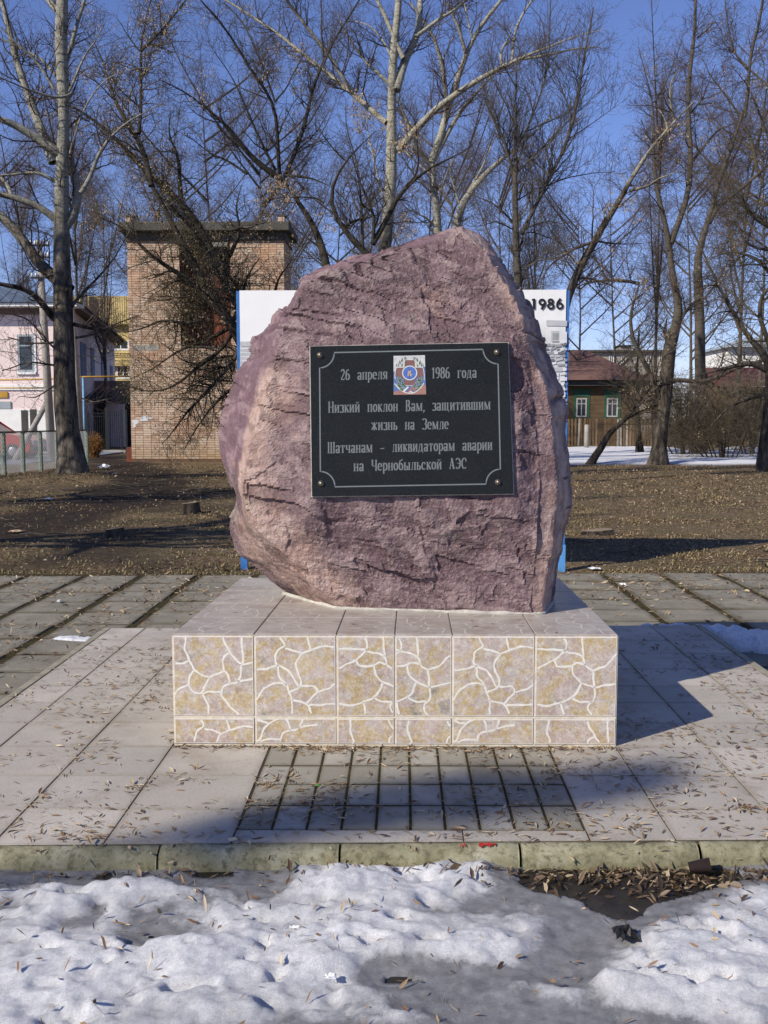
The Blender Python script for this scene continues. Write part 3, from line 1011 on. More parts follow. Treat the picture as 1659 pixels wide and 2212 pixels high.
for z in zs:
    w_ = 1.0
    top = smooth(1.75, zt, np.array(z))
    yl = YS_L - 0.14 * float(top)
    yr = YS_R + 0.04 * float(top)
    fy = front_y(z)
    rl, rr_ = rowof(z, yl), rowof(z, yr)
    xl = unx(itp(SL, rl), z, yl)
    xr = unx(itp(SR, rr_), z, yr)
    rf = rowof(z, fy)
    al = unx(itp(RL, rf), z, fy)
    ar = unx(itp(RR, rf), z, fy)
    al = max(al, xl + 0.015)
    ar = min(ar, xr - 0.01)
    if al > ar - 0.02:
        mm = (al + ar) / 2
        al, ar = mm - 0.01, mm + 0.01
    bk = 5.14 - 0.38 * float(top) ** 2 - 0.05 * (z - 0.45)
    bw = (xr - xl)
    low_ = float(smooth(0.95, 0.45, np.array(z)))
    fyl = fy + 0.05 + 0.05 * low_
    P6 = [(xl, yl), (al, fyl), (ar, fy + 0.015), (xr, yr), (xr - 0.16 * bw, bk), (xl + 0.16 * bw, bk + 0.02)]
    ring = []
    for k in range(6):
        a, b = np.array(P6[k]), np.array(P6[(k + 1) % 6])
        t = np.linspace(0, 1, segs[k], endpoint=False)[:, None]
        ring.append(a + (b - a) * t)
    ring = np.concatenate(ring)
    rings.append(ring)
rings = np.array(rings)
# round the corners a little
for _ in range(5):
    rings = (np.roll(rings, 1, 1) + 2 * rings + np.roll(rings, -1, 1)) / 4
Rz = np.repeat(zs[:, None], rings.shape[1], 1)
V = np.concatenate([rings, Rz[..., None]], -1)
# gentle vertical smoothing keeps ledges but removes steps
for _ in range(2):
    V[1:-1] = (V[:-2] + 2 * V[1:-1] + V[2:]) / 4
nu = V.shape[1]
du = np.roll(V, -1, 1) - np.roll(V, 1, 1)
dv = np.gradient(V, axis=0)
N = np.cross(du, dv)
N /= (np.linalg.norm(N, axis=-1, keepdims=True) + 1e-9)
p = V.copy()
# slanted bedding: breaks run slightly downhill to the right
q = np.stack([p[..., 0] * 1.0, p[..., 1] * 1.2, p[..., 2] * 2.6 + p[..., 0] * 0.35], -1)
n1 = fbm(p * 2.2, 4, 3)
n2 = fbm(q * 4.0, 5, 13, ridged=True)
n3 = fbm(q * 11.0, 4, 23)
n4 = fbm(p * 34.0, 4, 33, gain=0.6)
def chips(p_, sc, seed, k_=0.32, tilt=1.0):
    ps_ = p_ * sc
    i_ = np.floor(ps_).astype(np.int64)
    best = np.full(ps_.shape[:-1], 1e9)
    for dx in (-1, 0, 1):
        for dy in (-1, 0, 1):
            for dz in (-1, 0, 1):
                a_, b_, c2 = i_[..., 0] + dx, i_[..., 1] + dy, i_[..., 2] + dz
                f_ = np.stack([a_ + _hash(a_, b_, c2, seed), b_ + _hash(a_, b_, c2, seed + 1), c2 + _hash(a_, b_, c2, seed + 2)], -1)
                g2 = np.stack([_hash(a_, b_, c2, seed + 3), _hash(a_, b_, c2, seed + 4), _hash(a_, b_, c2, seed + 5)], -1) * 2 - 1
                r_ = ps_ - f_
                h_ = tilt * (r_ * g2).sum(-1) + k_ * (r_ * r_).sum(-1) + 0.3 * _hash(a_, b_, c2, seed + 6)
                best = np.minimum(best, h_)
    return best
qa = np.stack([p[..., 0] + 0.25 * p[..., 2], p[..., 1], p[..., 2] * 1.5 + p[..., 0] * 0.3], -1)
wq = qa + 0.05 * np.stack([fbm(p * 6, 3, 201), fbm(p * 6, 3, 202), fbm(p * 6, 3, 203)], -1)
ch1 = chips(wq, 3.2, 301) - 0.35
ch2 = chips(wq, 9.0, 311) - 0.35
ch3 = chips(wq, 24.0, 321) - 0.35
ledge = np.abs(vnoise(q * np.array([2.2, 2.2, 3.2]), 77))
crack = np.exp(-(ledge / 0.045) ** 2)
crack *= smooth(0.0, 0.35, vnoise(p * 1.7, 41))
# smoother left facet, rough front
u_id = np.arange(nu)
leftf = np.exp(-((u_id - 35) / 38.) ** 2)[None, :] * np.ones((NZ, 1))
rough_ = 1 - 0.82 * leftf * smooth(1.9, 1.6, p[..., 2])
tp = smooth(zt, zt - 0.16, p[..., 2])
# terraced, chipped upper face
st = q[..., 2] * 6 + 1.3 * fbm(p * 3.1, 3, 9)
terr = (st - np.floor(st))
terr = smooth(0, 0.8, terr) * 0.7 + 0.3 * terr - 0.5
upper = smooth(1.45, 1.75, p[..., 2])
ch1 = ch1 - ch1.mean(); ch2 = ch2 - ch2.mean(); ch3 = ch3 - ch3.mean()
edge_q = np.ones(nu); edge_q[212:] = 0.35
edge_q = edge_q[None, :]
disp = -0.006 + 0.010 * n1 + 0.034 * ch1 * rough_ * edge_q + rough_ * edge_q * (0.017 * ch2 + 0.009 * ch3 + 0.004 * n3 + 0.004 * n4) + rough_ * (0.002 + 0.010 * upper) * terr - 0.016 * crack * rough_
# pockets on the left facet
pock = np.clip(vnoise(np.stack([p[..., 0] * 9, p[..., 1] * 9, p[..., 2] * 5], -1), 55) - 0.62, 0, 1)
disp -= leftf * pock * 0.11
V = V + N * (disp * (0.25 + 0.75 * tp))[..., None]
V[..., 2] = np.maximum(V[..., 2], PZ1 - 0.012)
# plaque plane
PQ = [(674, 1072), (1109, 1066), (1097, 740), (670, 748)]
YB, YT = 4.262, 4.337
PC = [Vector(at(PQ[0][0], PQ[0][1], YB)), Vector(at(PQ[1][0], PQ[1][1], YB)), Vector(at(PQ[2][0], PQ[2][1], YT)), Vector(at(PQ[3][0], PQ[3][1], YT))]
pn = (PC[1] - PC[0]).cross(PC[3] - PC[0]).normalized()
if pn.y > 0: pn = -pn
p0 = PC[0]
# flatten the seat behind the plaque
X, Y, Z = V[..., 0], V[..., 1], V[..., 2]
planeY = p0.y - (pn.x * (X - p0.x) + pn.z * (Z - p0.z)) / pn.y
xa, xb, za, zb_ = PC[0].x, PC[1].x, PC[0].z, PC[2].z
inr = smooth(xa - 0.05, xa, X) * smooth(xb + 0.06, xb, X) * smooth(za - 0.04, za, Z) * smooth(zb_ + 0.05, zb_, Z)
near = smooth(xa - 0.16, xa, X) * smooth(xb + 0.12, xb, X) * smooth(za - 0.25, za, Z) * smooth(zb_ + 0.20, zb_, Z)
near = near * (Y < 4.6)
Y = Y * (1 - 0.75 * near) + 0.75 * near * (planeY + 0.012 - 0.6 * (disp - disp.mean()))
fr = Y < 4.6
lim = planeY + 0.020
Y2 = np.where(fr, Y * (1 - inr) + np.maximum(Y, lim + 0.0) * inr, Y)
Y2 = np.where(fr & (inr > 0.95), np.clip(Y2, lim, lim + 0.02), Y2)
V[..., 1] = Y2
Vf = V.reshape(-1, 3)
i = np.arange(NZ * nu).reshape(NZ, nu)
a = i[:-1]
b = np.roll(i, -1, 1)[:-1]
c_ = np.roll(i, -1, 1)[1:]
d = i[1:]
Q = np.stack([a, b, c_, d], -1).reshape(-1, 4)
cap_top = Vf[i[-1]].mean(0)
Vf = np.concatenate([Vf, [cap_top]])
T = np.stack([i[-1], np.roll(i[-1], -1), np.full(nu, len(Vf) - 1)], -1)
# crust: pale pink rind along the left ridge, lower left and right edge (true rock colour)
dl = np.abs(u_id - 70.)
dr_ = np.abs(u_id - 228.)
zz = p[..., 2]
rind = np.exp(-(np.clip(u_id - 66, -60, 200)[None, :] / np.where(u_id[None, :] > 66, 22 + 14 * smooth(1.4, 0.6, zz), 16.)) ** 2) * smooth(1.75, 1.35, zz)
rind = np.maximum(rind, 0.9 * np.exp(-((u_id[None, :] - 40) / 30.) ** 2) * smooth(0.98, 0.8, zz))
rind = np.maximum(rind, 0.95 * np.exp(-((u_id[None, :] - 236) / 22.) ** 2) * np.ones_like(zz))
rind = np.clip(rind + 0.35 * fbm(p * 5, 4, 63) * (rind > 0.05), 0, 1)
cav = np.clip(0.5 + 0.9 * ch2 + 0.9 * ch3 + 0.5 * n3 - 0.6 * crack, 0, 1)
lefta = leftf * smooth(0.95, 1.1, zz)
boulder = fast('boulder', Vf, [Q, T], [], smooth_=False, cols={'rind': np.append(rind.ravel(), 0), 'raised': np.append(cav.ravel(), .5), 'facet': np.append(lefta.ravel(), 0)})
tag(boulder, 'tall rough mauve and pink boulder standing on the tiled plinth', 'boulder')
m = NT('mauve_quartzite')
rd = m.attr('rind').outputs['Fac']
cv = m.attr('raised').outputs['Fac']
fc = m.attr('facet').outputs['Fac']
mauve = m.ramp(m.noise(5, 9, 0.8, dist=0.4), [(0.30, (0.075, 0.045, 0.050)), (0.46, (0.125, 0.078, 0.084)), (0.58, (0.175, 0.115, 0.120)), (0.72, (0.27, 0.195, 0.19))])
speck = m.noise(85, 8, 0.85)
c = m.mix(m.ramp(speck, [(0.52, 0.0), (0.66, 0.8)]), mauve, (0.46, 0.37, 0.365))
c = m.mix(m.ramp(speck, [(0.33, 0.75), (0.46, 0.0)]), c, (0.065, 0.035, 0.042))
pinkc = m.ramp(m.noise(9, 8, 0.8), [(0.3, (0.22, 0.125, 0.105)), (0.5, (0.42, 0.29, 0.235)), (0.7, (0.60, 0.48, 0.41))])
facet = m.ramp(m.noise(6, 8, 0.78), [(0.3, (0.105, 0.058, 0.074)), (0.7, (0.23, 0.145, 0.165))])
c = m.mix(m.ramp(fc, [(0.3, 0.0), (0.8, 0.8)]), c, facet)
rr2 = m.math('ADD', rd, m.math('MULTIPLY', m.math('SUBTRACT', m.noise(16, 6, 0.75), 0.5), 0.8))
c = m.mix(m.ramp(rr2, [(0.30, 0.0), (0.75, 0.85)]), c, pinkc)
c = m.mix(m.ramp(m.noise(2.4, 5, 0.7, dist=0.8), [(0.62, 0.0), (0.70, 0.45)]), c, (0.42, 0.27, 0.22))
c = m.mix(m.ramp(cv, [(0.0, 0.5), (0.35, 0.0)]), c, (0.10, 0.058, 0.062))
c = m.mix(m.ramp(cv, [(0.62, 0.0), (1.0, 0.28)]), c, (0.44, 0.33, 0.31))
lich = m.math('MULTIPLY', m.ramp(m.noise(3.3, 6, 0.75), [(0.58, 0.0), (0.70, 1.0)]), m.ramp(m.noise(40, 5, 0.7), [(0.35, 0.0), (0.65, 0.6)]))
c = m.mix(lich, c, (0.36, 0.37, 0.27))
m.col(c).set(0.66, 0, 0.3)
vo = m.t.nodes.new('ShaderNodeTexVoronoi')
vo.feature = 'F1'
vo.inputs['Scale'].default_value = 42
vo2 = m.t.nodes.new('ShaderNodeTexVoronoi')
vo2.inputs['Scale'].default_value = 105
wp = m.mix(0.06, m.co.outputs['Object'], m.t.nodes.new('ShaderNodeTexNoise').outputs['Color'])
m.l(wp, vo.inputs['Vector']); m.l(wp, vo2.inputs['Vector'])
hb = m.math('ADD', m.math('ADD', vo.outputs['Distance'], m.math('MULTIPLY', vo2.outputs['Distance'], 0.5)), m.math('MULTIPLY', m.noise(75, 10, 0.82), 0.8))
m.bump(hb, 0.5, 0.012)
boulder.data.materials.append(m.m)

# mortar bead under the boulder
M_mortar = simple('mortar', (0.42, 0.40, 0.35), 0.9, 0.3, 30, 0.4)
mb = MB()
base_ring = V[2]
k = 0
pts = []
for k in range(0, nu, 6):
    pts.append((base_ring[k][0], base_ring[k][1], PZ1 + 0.003))
pts.append(pts[0])
mb.tube(pts, [0.006 + 0.008 * abs(vnoise(np.array([[k * 0.6, 0, 0]]), 3)[0]) for k in range(len(pts))], 6, cap=False)
o = mb.build('mortar_bead', M_mortar, pedestal, True)

# ================================================================== PLAQUE
m = NT('black_granite')
c = m.ramp(m.noise(260, 3, 0.8), [(0.42, (0.008, 0.009, 0.009)), (0.60, (0.018, 0.020, 0.020)), (0.72, (0.06, 0.066, 0.064))])
m.col(m.mix(m.ramp(m.noise(4, 5), [(0.4, 0.0), (0.7, 0.25)]), c, (0.026, 0.028, 0.027))).set(0.34, 0, 0.16)
M_gran = m.m
M_eng = simple('engraved_grey', (0.15, 0.17, 0.172), 0.7, 0.15, 200, 0.0)
plaque = empty('plaque', tuple((PC[0] + PC[1] + PC[2] + PC[3]) / 4))
tag(plaque, 'black granite memorial plaque with Cyrillic text bolted to the boulder', 'plaque')
mb = MB()
back = -pn * 0.030
ctr = (PC[0] + PC[1] + PC[2] + PC[3]) / 4
Pin = [p_ + (ctr - p_) * 0.004 for p_ in PC]
V8 = [p_ - pn * 0.024 for p_ in PC] + [p_ - pn * 0.0015 for p_ in PC] + Pin
mb.add(V8, [(3, 2, 1, 0), (8, 9, 10, 11)] + [(k, (k + 1) % 4, 4 + (k + 1) % 4, 4 + k) for k in range(4)] + [(4 + k, 4 + (k + 1) % 4, 8 + (k + 1) % 4, 8 + k) for k in range(4)])
mb.build('slab', M_gran, plaque)
mb = MB()
o4 = [p_ + (p_ - ctr) * 0.012 for p_ in PC]
mb.add([p_ - pn * 0.028 for p_ in o4] + [p_ - pn * 0.012 for p_ in o4], [(4, 5, 6, 7)] + [(k, (k + 1) % 4, 4 + (k + 1) % 4, 4 + k) for k in range(4)])
mb.build('mortar_rim', M_mortar, plaque)

def PP(x, y, h=0.0006):
    """point on the plaque face; x, y measured on an enlarged plaque picture"""
    X_, Y_ = (800 + x * 0.42194) / 1.2731, (900 + y * 0.42194) / 1.2731
    d_ = Vector(ray(X_, Y_))
    o_ = Vector((0, 0, EYE))
    t = (PC[0] - o_).dot(pn) / d_.dot(pn)
    return o_ + d_ * t + pn * h

def ribbon(mbx, pts, wid, h=0.0006, mi=0, closed=False):
    """pts in plaque picture units, wid = full width"""
    n = len(pts)
    if not hasattr(wid, '__len__'): wid = [wid] * n
    L, Rr = [], []
    for k in range(n):
        a = pts[(k - 1) % n] if (closed or k > 0) else pts[k]
        b = pts[(k + 1) % n] if (closed or k < n - 1) else pts[k]
        dx, dy = b[0] - a[0], b[1] - a[1]
        nn = math.hypot(dx, dy) or 1
        w = wid[k] / 2
        L.append(PP(pts[k][0] - dy / nn * w, pts[k][1] + dx / nn * w, h))
        Rr.append(PP(pts[k][0] + dy / nn * w, pts[k][1] - dx / nn * w, h))
    m_ = n if closed else n - 1
    mbx.add(L + Rr, [(k, (k + 1) % n, n + (k + 1) % n, n + k) for k in range(m_)], mi)

def arcp(cx, cy, rx, ry, a0, a1, n=12):
    return [(cx + rx * cos(radians(a0 + (a1 - a0) * k / n)), cy + ry * sin(radians(a0 + (a1 - a0) * k / n))) for k in range(n + 1)]
mb = MB()
bd = [(283, 165), (1250, 144)]
bd += [(1250 + 3 + 97 * (1 - cos(radians(a))), 144 + 95 * sin(radians(a))) for a in range(10, 90, 10)]
bd += [(1350, 240), (1365, 925)]
bd += [(1365 - 93 * sin(radians(a)), 925 + 95 * (1 - cos(radians(a)))) for a in range(10, 90, 10)]
bd += [(1272, 1022), (287, 1040)]
bd += [(287 - 95 * (1 - cos(radians(a))), 1040 - 100 * sin(radians(a))) for a in range(10, 90, 10)]
bd += [(192, 941), (187, 265)]
bd += [(187 + 96 * sin(radians(a)), 265 - 100 * (1 - cos(radians(a)))) for a in range(10, 90, 10)]
ribbon(mb, bd, 8.5, closed=True)
mb.build('border_line', M_eng, plaque)

# ---- serif lettering drawn from strokes: thick stems, thin joins, bracket serifs
T_, t_ = 0.135, 0.055
def glyph(ch):
    """list of (points, widths); units: cap height 1, x-height .70; returns (strokes, advance)"""
    S = []
    xh = 0.70
    def ln(x0, y0, x1, y1, w): S.append(([(x0, y0), (x1, y1)], w))
    def stem(x, y0, y1, b=True, tp=True, w=T_, sl=0.07):
        ln(x, y0, x, y1, w)
        if b: ln(x - w / 2 - sl * .6, y0 + t_ / 2, x + w / 2 + sl * .6, y0 + t_ / 2, t_)
        if tp: ln(x - w / 2 - sl * .6, y1 - t_ / 2, x + w / 2 + sl * .6, y1 - t_ / 2, t_)
    def bar(x0, x1, y): ln(x0, y, x1, y, t_)
    def arc(cx, cy, rx, ry, a0, a1, w=None, n=14):
        P = arcp(cx, cy, rx, ry, a0, a1, n)
        W_ = [t_ + (T_ - t_) * abs(cos(radians(a0 + (a1 - a0) * k / n))) ** 1.3 for k in range(n + 1)]
        S.append((P, W_ if w is None else w))
    c = ch
    if c == ' ': return [], 0.42
    up = c.isupper() or c.isdigit()
    H = 1.0 if up else xh
    if c in 'пнишщмН' or c in 'Ш':
        if c in 'шщШ':
            d = 0.27 if not up else 0.30
            for k in range(3): stem(0.13 + d * k, 0, H)
            bar(0.13, 0.13 + 2 * d, t_ / 2)
            adv = 0.26 + 2 * d
            if c == 'щ':
                ln(0.13 + 2 * d + .12, t_, 0.13 + 2 * d + .12, -0.16, t_); adv += 0.07
            return S, adv + 0.03
        if c == 'м':
            stem(0.11, 0, H, tp=True, w=0.07); stem(0.61, 0, H)
            ln(0.12, H, 0.36, 0.03, T_ * .9); ln(0.36, 0.03, 0.60, H, t_)
            return S, 0.76
        stem(0.13, 0, H); stem(0.45 if not up else 0.53, 0, H)
        r = 0.45 if not up else 0.53
        if c == 'п': bar(0.13, r, H - t_ / 2)
        if c in 'нН': bar(0.13, r, H * 0.5)
        if c == 'и': ln(0.16, 0.06, r - 0.04, H - 0.06, t_)
        return S, r + 0.15
    if c == 'й':
        s, a = glyph('и')
        S += s
        S.append((arcp(0.29, 0.92, 0.12, 0.10, 180, 360, 8), 0.06))
        return S, a
    if c in 'рб':
        pass
    if c == 'а':
        stem(0.40, 0, 0.52, tp=False, b=False); ln(0.40, 0.03, 0.50, 0.03, t_)
        arc(0.25, 0.50, 0.15, 0.17, 0, 165)
        arc(0.22, 0.19, 0.13, 0.17, 20, 340)
        return S, 0.54
    if c == 'р':
        stem(0.13, -0.28, H)
        arc(0.28, 0.35, 0.19, 0.32, -120, 120)
        return S, 0.56
    if c == 'е' or c == 'с' or c == 'С' or c == 'о' or c == 'э' or c == 'Э':
        ry = H / 2 - t_ / 2
        rx = 0.18 if not up else 0.24
        cx = rx + 0.08
        if c == 'о': arc(cx, H / 2, rx, ry, 0, 360, n=22)
        elif c in 'сС':
            arc(cx, H / 2, rx, ry, 45, 312, n=20)
            ln(cx + rx * .75, H * .84, cx + rx * .75, H * .66, T_ * .7)
        elif c == 'е':
            arc(cx, H / 2, rx, ry, 0, 318, n=20); bar(cx - rx, cx + rx, H * .52)
        elif c in 'эЭ':
            arc(cx - .03, H / 2, rx, ry, -138, 138, n=20); bar(cx - rx * .45, cx + rx * .9, H * .5)
        return S, 2 * rx + 0.17
    if c == 'л':
        stem(0.45, 0, H); bar(0.17, 0.45, H - t_ / 2)
        ln(0.20, H, 0.17, 0.15, 0.065); S.append((arcp(0.10, 0.12, 0.08, 0.09, 10, -120, 6), 0.075))
        return S, 0.60
    if c == 'я':
        stem(0.43, 0, H); arc(0.28, 0.50, 0.17, 0.18, 90, 270); bar(0.28, 0.43, H - t_ / 2); bar(0.26, 0.43, 0.33)
        ln(0.33, 0.33, 0.10, 0.03, 0.09); ln(0.05, .03, .16, .03, t_)
        return S, 0.58
    if c == 'г':
        stem(0.14, 0, H); bar(0.14, 0.43, H - t_ / 2); ln(0.42, H, 0.42, H - 0.18, 0.06)
        return S, 0.50
    if c == 'д':
        bar(0.04, 0.56, t_ / 2 + .01); ln(0.06, 0.03, 0.06, -0.16, 0.06); ln(0.54, 0.03, 0.54, -0.16, 0.06)
        ln(0.43, 0, 0.43, H, T_); bar(0.2, 0.5, H - t_ / 2); ln(0.22, H, 0.12, 0.03, 0.065)
        return S, 0.63
    if c in 'зЗ':
        r = 0.17 if not up else 0.22
        q_ = H / 4
        cx = r + .05
        arc(cx, H - q_ - .01, r, q_ - .02, -75, 150); arc(cx, q_ + .01, r * 1.08, q_ - .0, -150, 80)
        return S, 2 * r + 0.15
    if c == 'к':
        stem(0.13, 0, H); ln(0.17, H * .48, 0.40, H - .05, t_); ln(0.24, H * .55, 0.44, 0.04, T_ * .85); ln(0.36, .03, .52, .03, t_)
        S.append((arcp(0.43, H - .06, .04, .04, 0, 360, 6), 0.06))
        return S, 0.54
    if c in 'вВ':
        r = 0.45 if not up else .5
        stem(0.13, 0, H); q_ = H / 4
        bar(.13, .26, H - t_ / 2); bar(.13, .28, H / 2); bar(.13, .28, t_ / 2)
        arc(.26, H - q_, .14 if not up else .17, q_ - .02, -90, 90); arc(.28, q_, .16 if not up else .20, q_ - .02, -90, 90)
        return S, 0.54 if not up else 0.60
    if c == 'т':
        stem(0.27, 0, H, tp=False); bar(0.05, 0.49, H - t_ / 2); ln(.06, H, .06, H - .2, .055); ln(.48, H, .48, H - .2, .055)
        return S, 0.56
    if c in 'чЧ':
        x = 0.45 if not up else .52
        stem(x, 0, H); stem(0.13, H * .62, H, b=False)
        S.append(([(0.13, H * .62), (0.16, H * .47), (.26, H * .42), (x, H * .50)], [T_, .09, t_, t_]))
        return S, x + .15
    if c in 'ыь':
        stem(0.13, 0, H); bar(.13, .27, H * .54); bar(.13, .27, t_ / 2); arc(.26, H * .27, .16, H * .25, -90, 90)
        if c == 'ы': stem(0.60, 0, H); return S, .75
        return S, .52
    if c == 'ж':
        stem(0.40, 0, H)
        for sg in (-1, 1):
            ln(.40, H * .5, .40 + sg * .25, H - .05, t_); ln(.40 + sg * .06, H * .52, .40 + sg * .28, .04, .10)
            S.append((arcp(.40 + sg * .27, H - .06, .035, .04, 0, 360, 6), .055))
        return S, .80
    if c == 'А':
        ln(.30, 1.0, .09, .03, .06); ln(.28, 1.0, .50, .03, T_); bar(.16, .44, .34); bar(.02, .18, t_ / 2); bar(.40, .60, t_ / 2)
        return S, .64
    if c == 'б':
        arc(.27, .32, .18, .30, 0, 360, n=20); S.append(([(.09, .36), (.10, .62), (.18, .84), (.34, .90), (.44, 1.0)], [.11, .10, .08, .08, .05]))
        return S, .55
    if c == ',':
        S.append(([(.12, .08), (.14, 0), (.07, -.18)], [.14, .12, .03])); return S, .24
    if c == '-':
        ln(.05, .33, .50, .33, .075); return S, .56
    if c == '1':
        stem(.24, 0, 1, tp=False); ln(.24, .98, .10, .80, .06); return S, .46
    if c == '2':
        S.append((arcp(.25, .74, .18, .23, 170, -20, 12), [.08] * 4 + [.12] * 9)); ln(.42, .68, .10, .10, .08); ln(.07, .06, .45, .06, .11); ln(.44, .05, .44, .2, .05)
        return S, .54
    if c == '6':
        arc(.26, .30, .18, .28, 0, 360, n=20); S.append(([(.09, .34), (.10, .66), (.20, .92), (.40, .95)], [.13, .12, .08, .10])); return S, .54
    if c == '9':
        arc(.26, .70, .18, .28, 0, 360, n=20); S.append(([(.43, .66), (.42, .34), (.32, .08), (.12, .05)], [.13, .12, .08, .10])); return S, .54
    if c == '8':
        arc(.26, .75, .16, .22, 0, 360, n=18); arc(.26, .27, .19, .25, 0, 360, n=18); return S, .55
    return S, .5

LINES = [("26 апреля", 323, 632, 345, 338, 70), ("1986 года", 915, 1213, 334, 329, 72), ("Низкий поклон Вам, защитившим", 242, 1303, 558, 536, 73),
         ("жизнь на Земле", 520, 1030, 671, 664, 72), ("Шатчанам - ликвидаторам аварии", 238, 1315, 822, 800, 73), ("на Чернобыльской АЭС", 407, 1150, 939, 922, 72)]
for li, (txt, xa_, xb_, ya_, yb_, H_) in enumerate(LINES):
    gl = [(glyph(ch), ch) for ch in txt]
    tot = sum(a_ for (s, a_), ch in gl)
    spaces = txt.count(' ')
    gl_w = sum(a_ for (s, a_), ch in gl if ch != ' ')
    sx_ = H_ * 0.74
    rest = (xb_ - xa_) - gl_w * sx_
    spw = rest / max(1, spaces)
    if spw < 26:
        sx_ = ((xb_ - xa_) - 34 * spaces) / gl_w
        spw = 34
    elif spw > 52:
        sx_ = ((xb_ - xa_) - 46 * spaces) / gl_w
        spw = 46
    x = xa_
    for (S, a_), ch in gl:
        if ch == ' ':
            x += spw
            continue
        mb = MB()
        for si, (pts, w) in enumerate(S):
            def W2(p): 
                X_ = x + p[0] * sx_
                return (X_, ya_ + (yb_ - ya_) * (X_ - xa_) / (xb_ - xa_) - p[1] * H_)
            wl = w if hasattr(w, '__len__') else [w] * len(pts)
            # anisotropic width: horizontal stems scale with sx_, bars with H_
            P2 = [W2(p) for p in pts]
            out = []
            for k in range(len(P2)):
                a2 = P2[max(0, k - 1)]
                b2 = P2[min(len(P2) - 1, k + 1)]
                dx, dy = b2[0] - a2[0], b2[1] - a2[1]
                nn = math.hypot(dx, dy) or 1
                out.append(wl[k] * (sx_ * abs(dy / nn) + H_ * 0.8 * abs(dx / nn)) * 1.08)
            ribbon(mb, P2, out, 0.0005 + 0.00004 * (si % 8))
        x += a_ * sx_
        mb.build('letter', M_eng, plaque)

# ---- bolts
M_bolt = NT('tarnished_brass').col((0.30, 0.26, 0.19)).set(0.38, 0.85, 0.5).m
for (x, y) in ((190, 182), (1343, 163), (197, 1018), (1350, 1010)):
    c0 = PP(x, y, 0.0)
    ex = (PP(x + 10, y, 0) - c0).normalized()
    ey = pn.cross(ex).normalized()
    V, Fc = [], []
    prof = [(0.0135, 0.0), (0.0135, 0.003), (0.0105, 0.0045), (0.0095, 0.008), (0.006, 0.0125), (0.002, 0.014)]
    for r, h in prof:
        for k in range(14):
            V.append(c0 + ex * r * cos(2 * pi * k / 14) + ey * r * sin(2 * pi * k / 14) + pn * h)
    for a in range(len(prof) - 1):
        for k in range(14):
            j = (k + 1) % 14
            Fc.append((a * 14 + k, a * 14 + j, (a + 1) * 14 + j, (a + 1) * 14 + k))
    Fc.append(tuple((len(prof) - 1) * 14 + k for k in range(14)))
    MB().add(V, Fc).build('bolt', M_bolt, plaque, True)

# ---- enamel badge, drawn on its own enlarged picture (u right, v down, 0..1659 / 0..1787)
def EP(x, y, h):
    sxp, syp = 1060 + x * 0.07836, 960 + y * 0.07836
    return PP((sxp - 800) / 0.42194, (syp - 900) / 0.42194, h)
badge = empty('badge', tuple(EP(850, 900, 0.0)))
badge.parent = plaque
badge.location = Vector(EP(850, 900, 0.0)) - Vector(plaque.location)
ecol = {'white': (0.50, 0.50, 0.49), 'line': (0.58, 0.60, 0.56), 'blue': (0.10, 0.15, 0.33), 'red': (0.33, 0.17, 0.14), 'cross': (0.19, 0.10, 0.09), 'green': (0.055, 0.115, 0.05),
        'disc': (0.08, 0.15, 0.42), 'flame': (0.42, 0.33, 0.27), 'dark': (0.10, 0.03, 0.04)}
EM = {k: simple('enamel_' + k, v, 0.45, 0.15, 60, 0.0) for k, v in ecol.items()}
def poly_e(mbx, pts, h, mi=0):
    mbx.add([EP(x, y, h) for x, y in pts], [tuple(range(len(pts)))][:1], mi)
def line_e(mbx, pts, w, h, mi=0):
    n = len(pts)
    L, Rr = [], []
    for k in range(n):
        a, b = pts[max(0, k - 1)], pts[min(n - 1, k + 1)]
        dx, dy = b[0] - a[0], b[1] - a[1]
        nn = math.hypot(dx, dy) or 1
        L.append(EP(pts[k][0] - dy / nn * w / 2, pts[k][1] + dx / nn * w / 2, h))
        Rr.append(EP(pts[k][0] + dy / nn * w / 2, pts[k][1] - dx / nn * w / 2, h))
    mbx.add(L + Rr, [(k, k + 1, n + k + 1, n + k) for k in range(n - 1)], mi)
mb = MB()
# tricolour ground
pts3 = [EP(*p_, h) for h in (-0.001, 0.0010) for p_ in ((285, 240), (1385, 215), (1430, 1590), (285, 1605))]
mb.add(pts3, [(k, (k + 1) % 4, 4 + (k + 1) % 4, 4 + k) for k in range(4)], 0)
poly_e(mb, [(285, 790), (1395, 620), (1385, 215), (285, 240)], 0.0010, 0)
poly_e(mb, [(285, 1500), (1415, 1250), (1395, 620), (285, 790)], 0.0010, 1)
poly_e(mb, [(285, 1605), (1430, 1590), (1415, 1250), (285, 1500)], 0.0010, 2)
mb.build('badge_ground', [EM['white'], EM['blue'], EM['red']], badge)
mb = MB()
poly_e(mb, [(670, 420), (700, 385), (990, 385), (1030, 430), (1040, 640), (1310, 650), (1340, 760), (1330, 960), (1200, 980), (1040, 1050), (1040, 1280), (650, 1280), (650, 1050), (500, 980), (345, 960), (350, 740), (390, 650), (660, 640)][::-1], 0.0014, 0)
mb.build('badge_cross', [EM['cross']], badge)
mb = MB()
line_e(mb, [(655, 640), (660, 430), (700, 375), (990, 375), (1045, 430), (1050, 640)], 26, 0.0018)
line_e(mb, [(655, 640), (400, 645), (350, 740), (330, 950), (345, 1050)], 24, 0.0018)
line_e(mb, [(1050, 640), (1310, 640), (1345, 760), (1365, 950), (1360, 1090)], 24, 0.0018)
line_e(mb, [(320, 1210), (470, 1390), (640, 1500), (800, 1555), (950, 1550), (1080, 1500), (1230, 1370), (1350, 1200)], 30, 0.0018)
line_e(mb, [(720, 1280), (960, 1280)], 18, 0.0018)
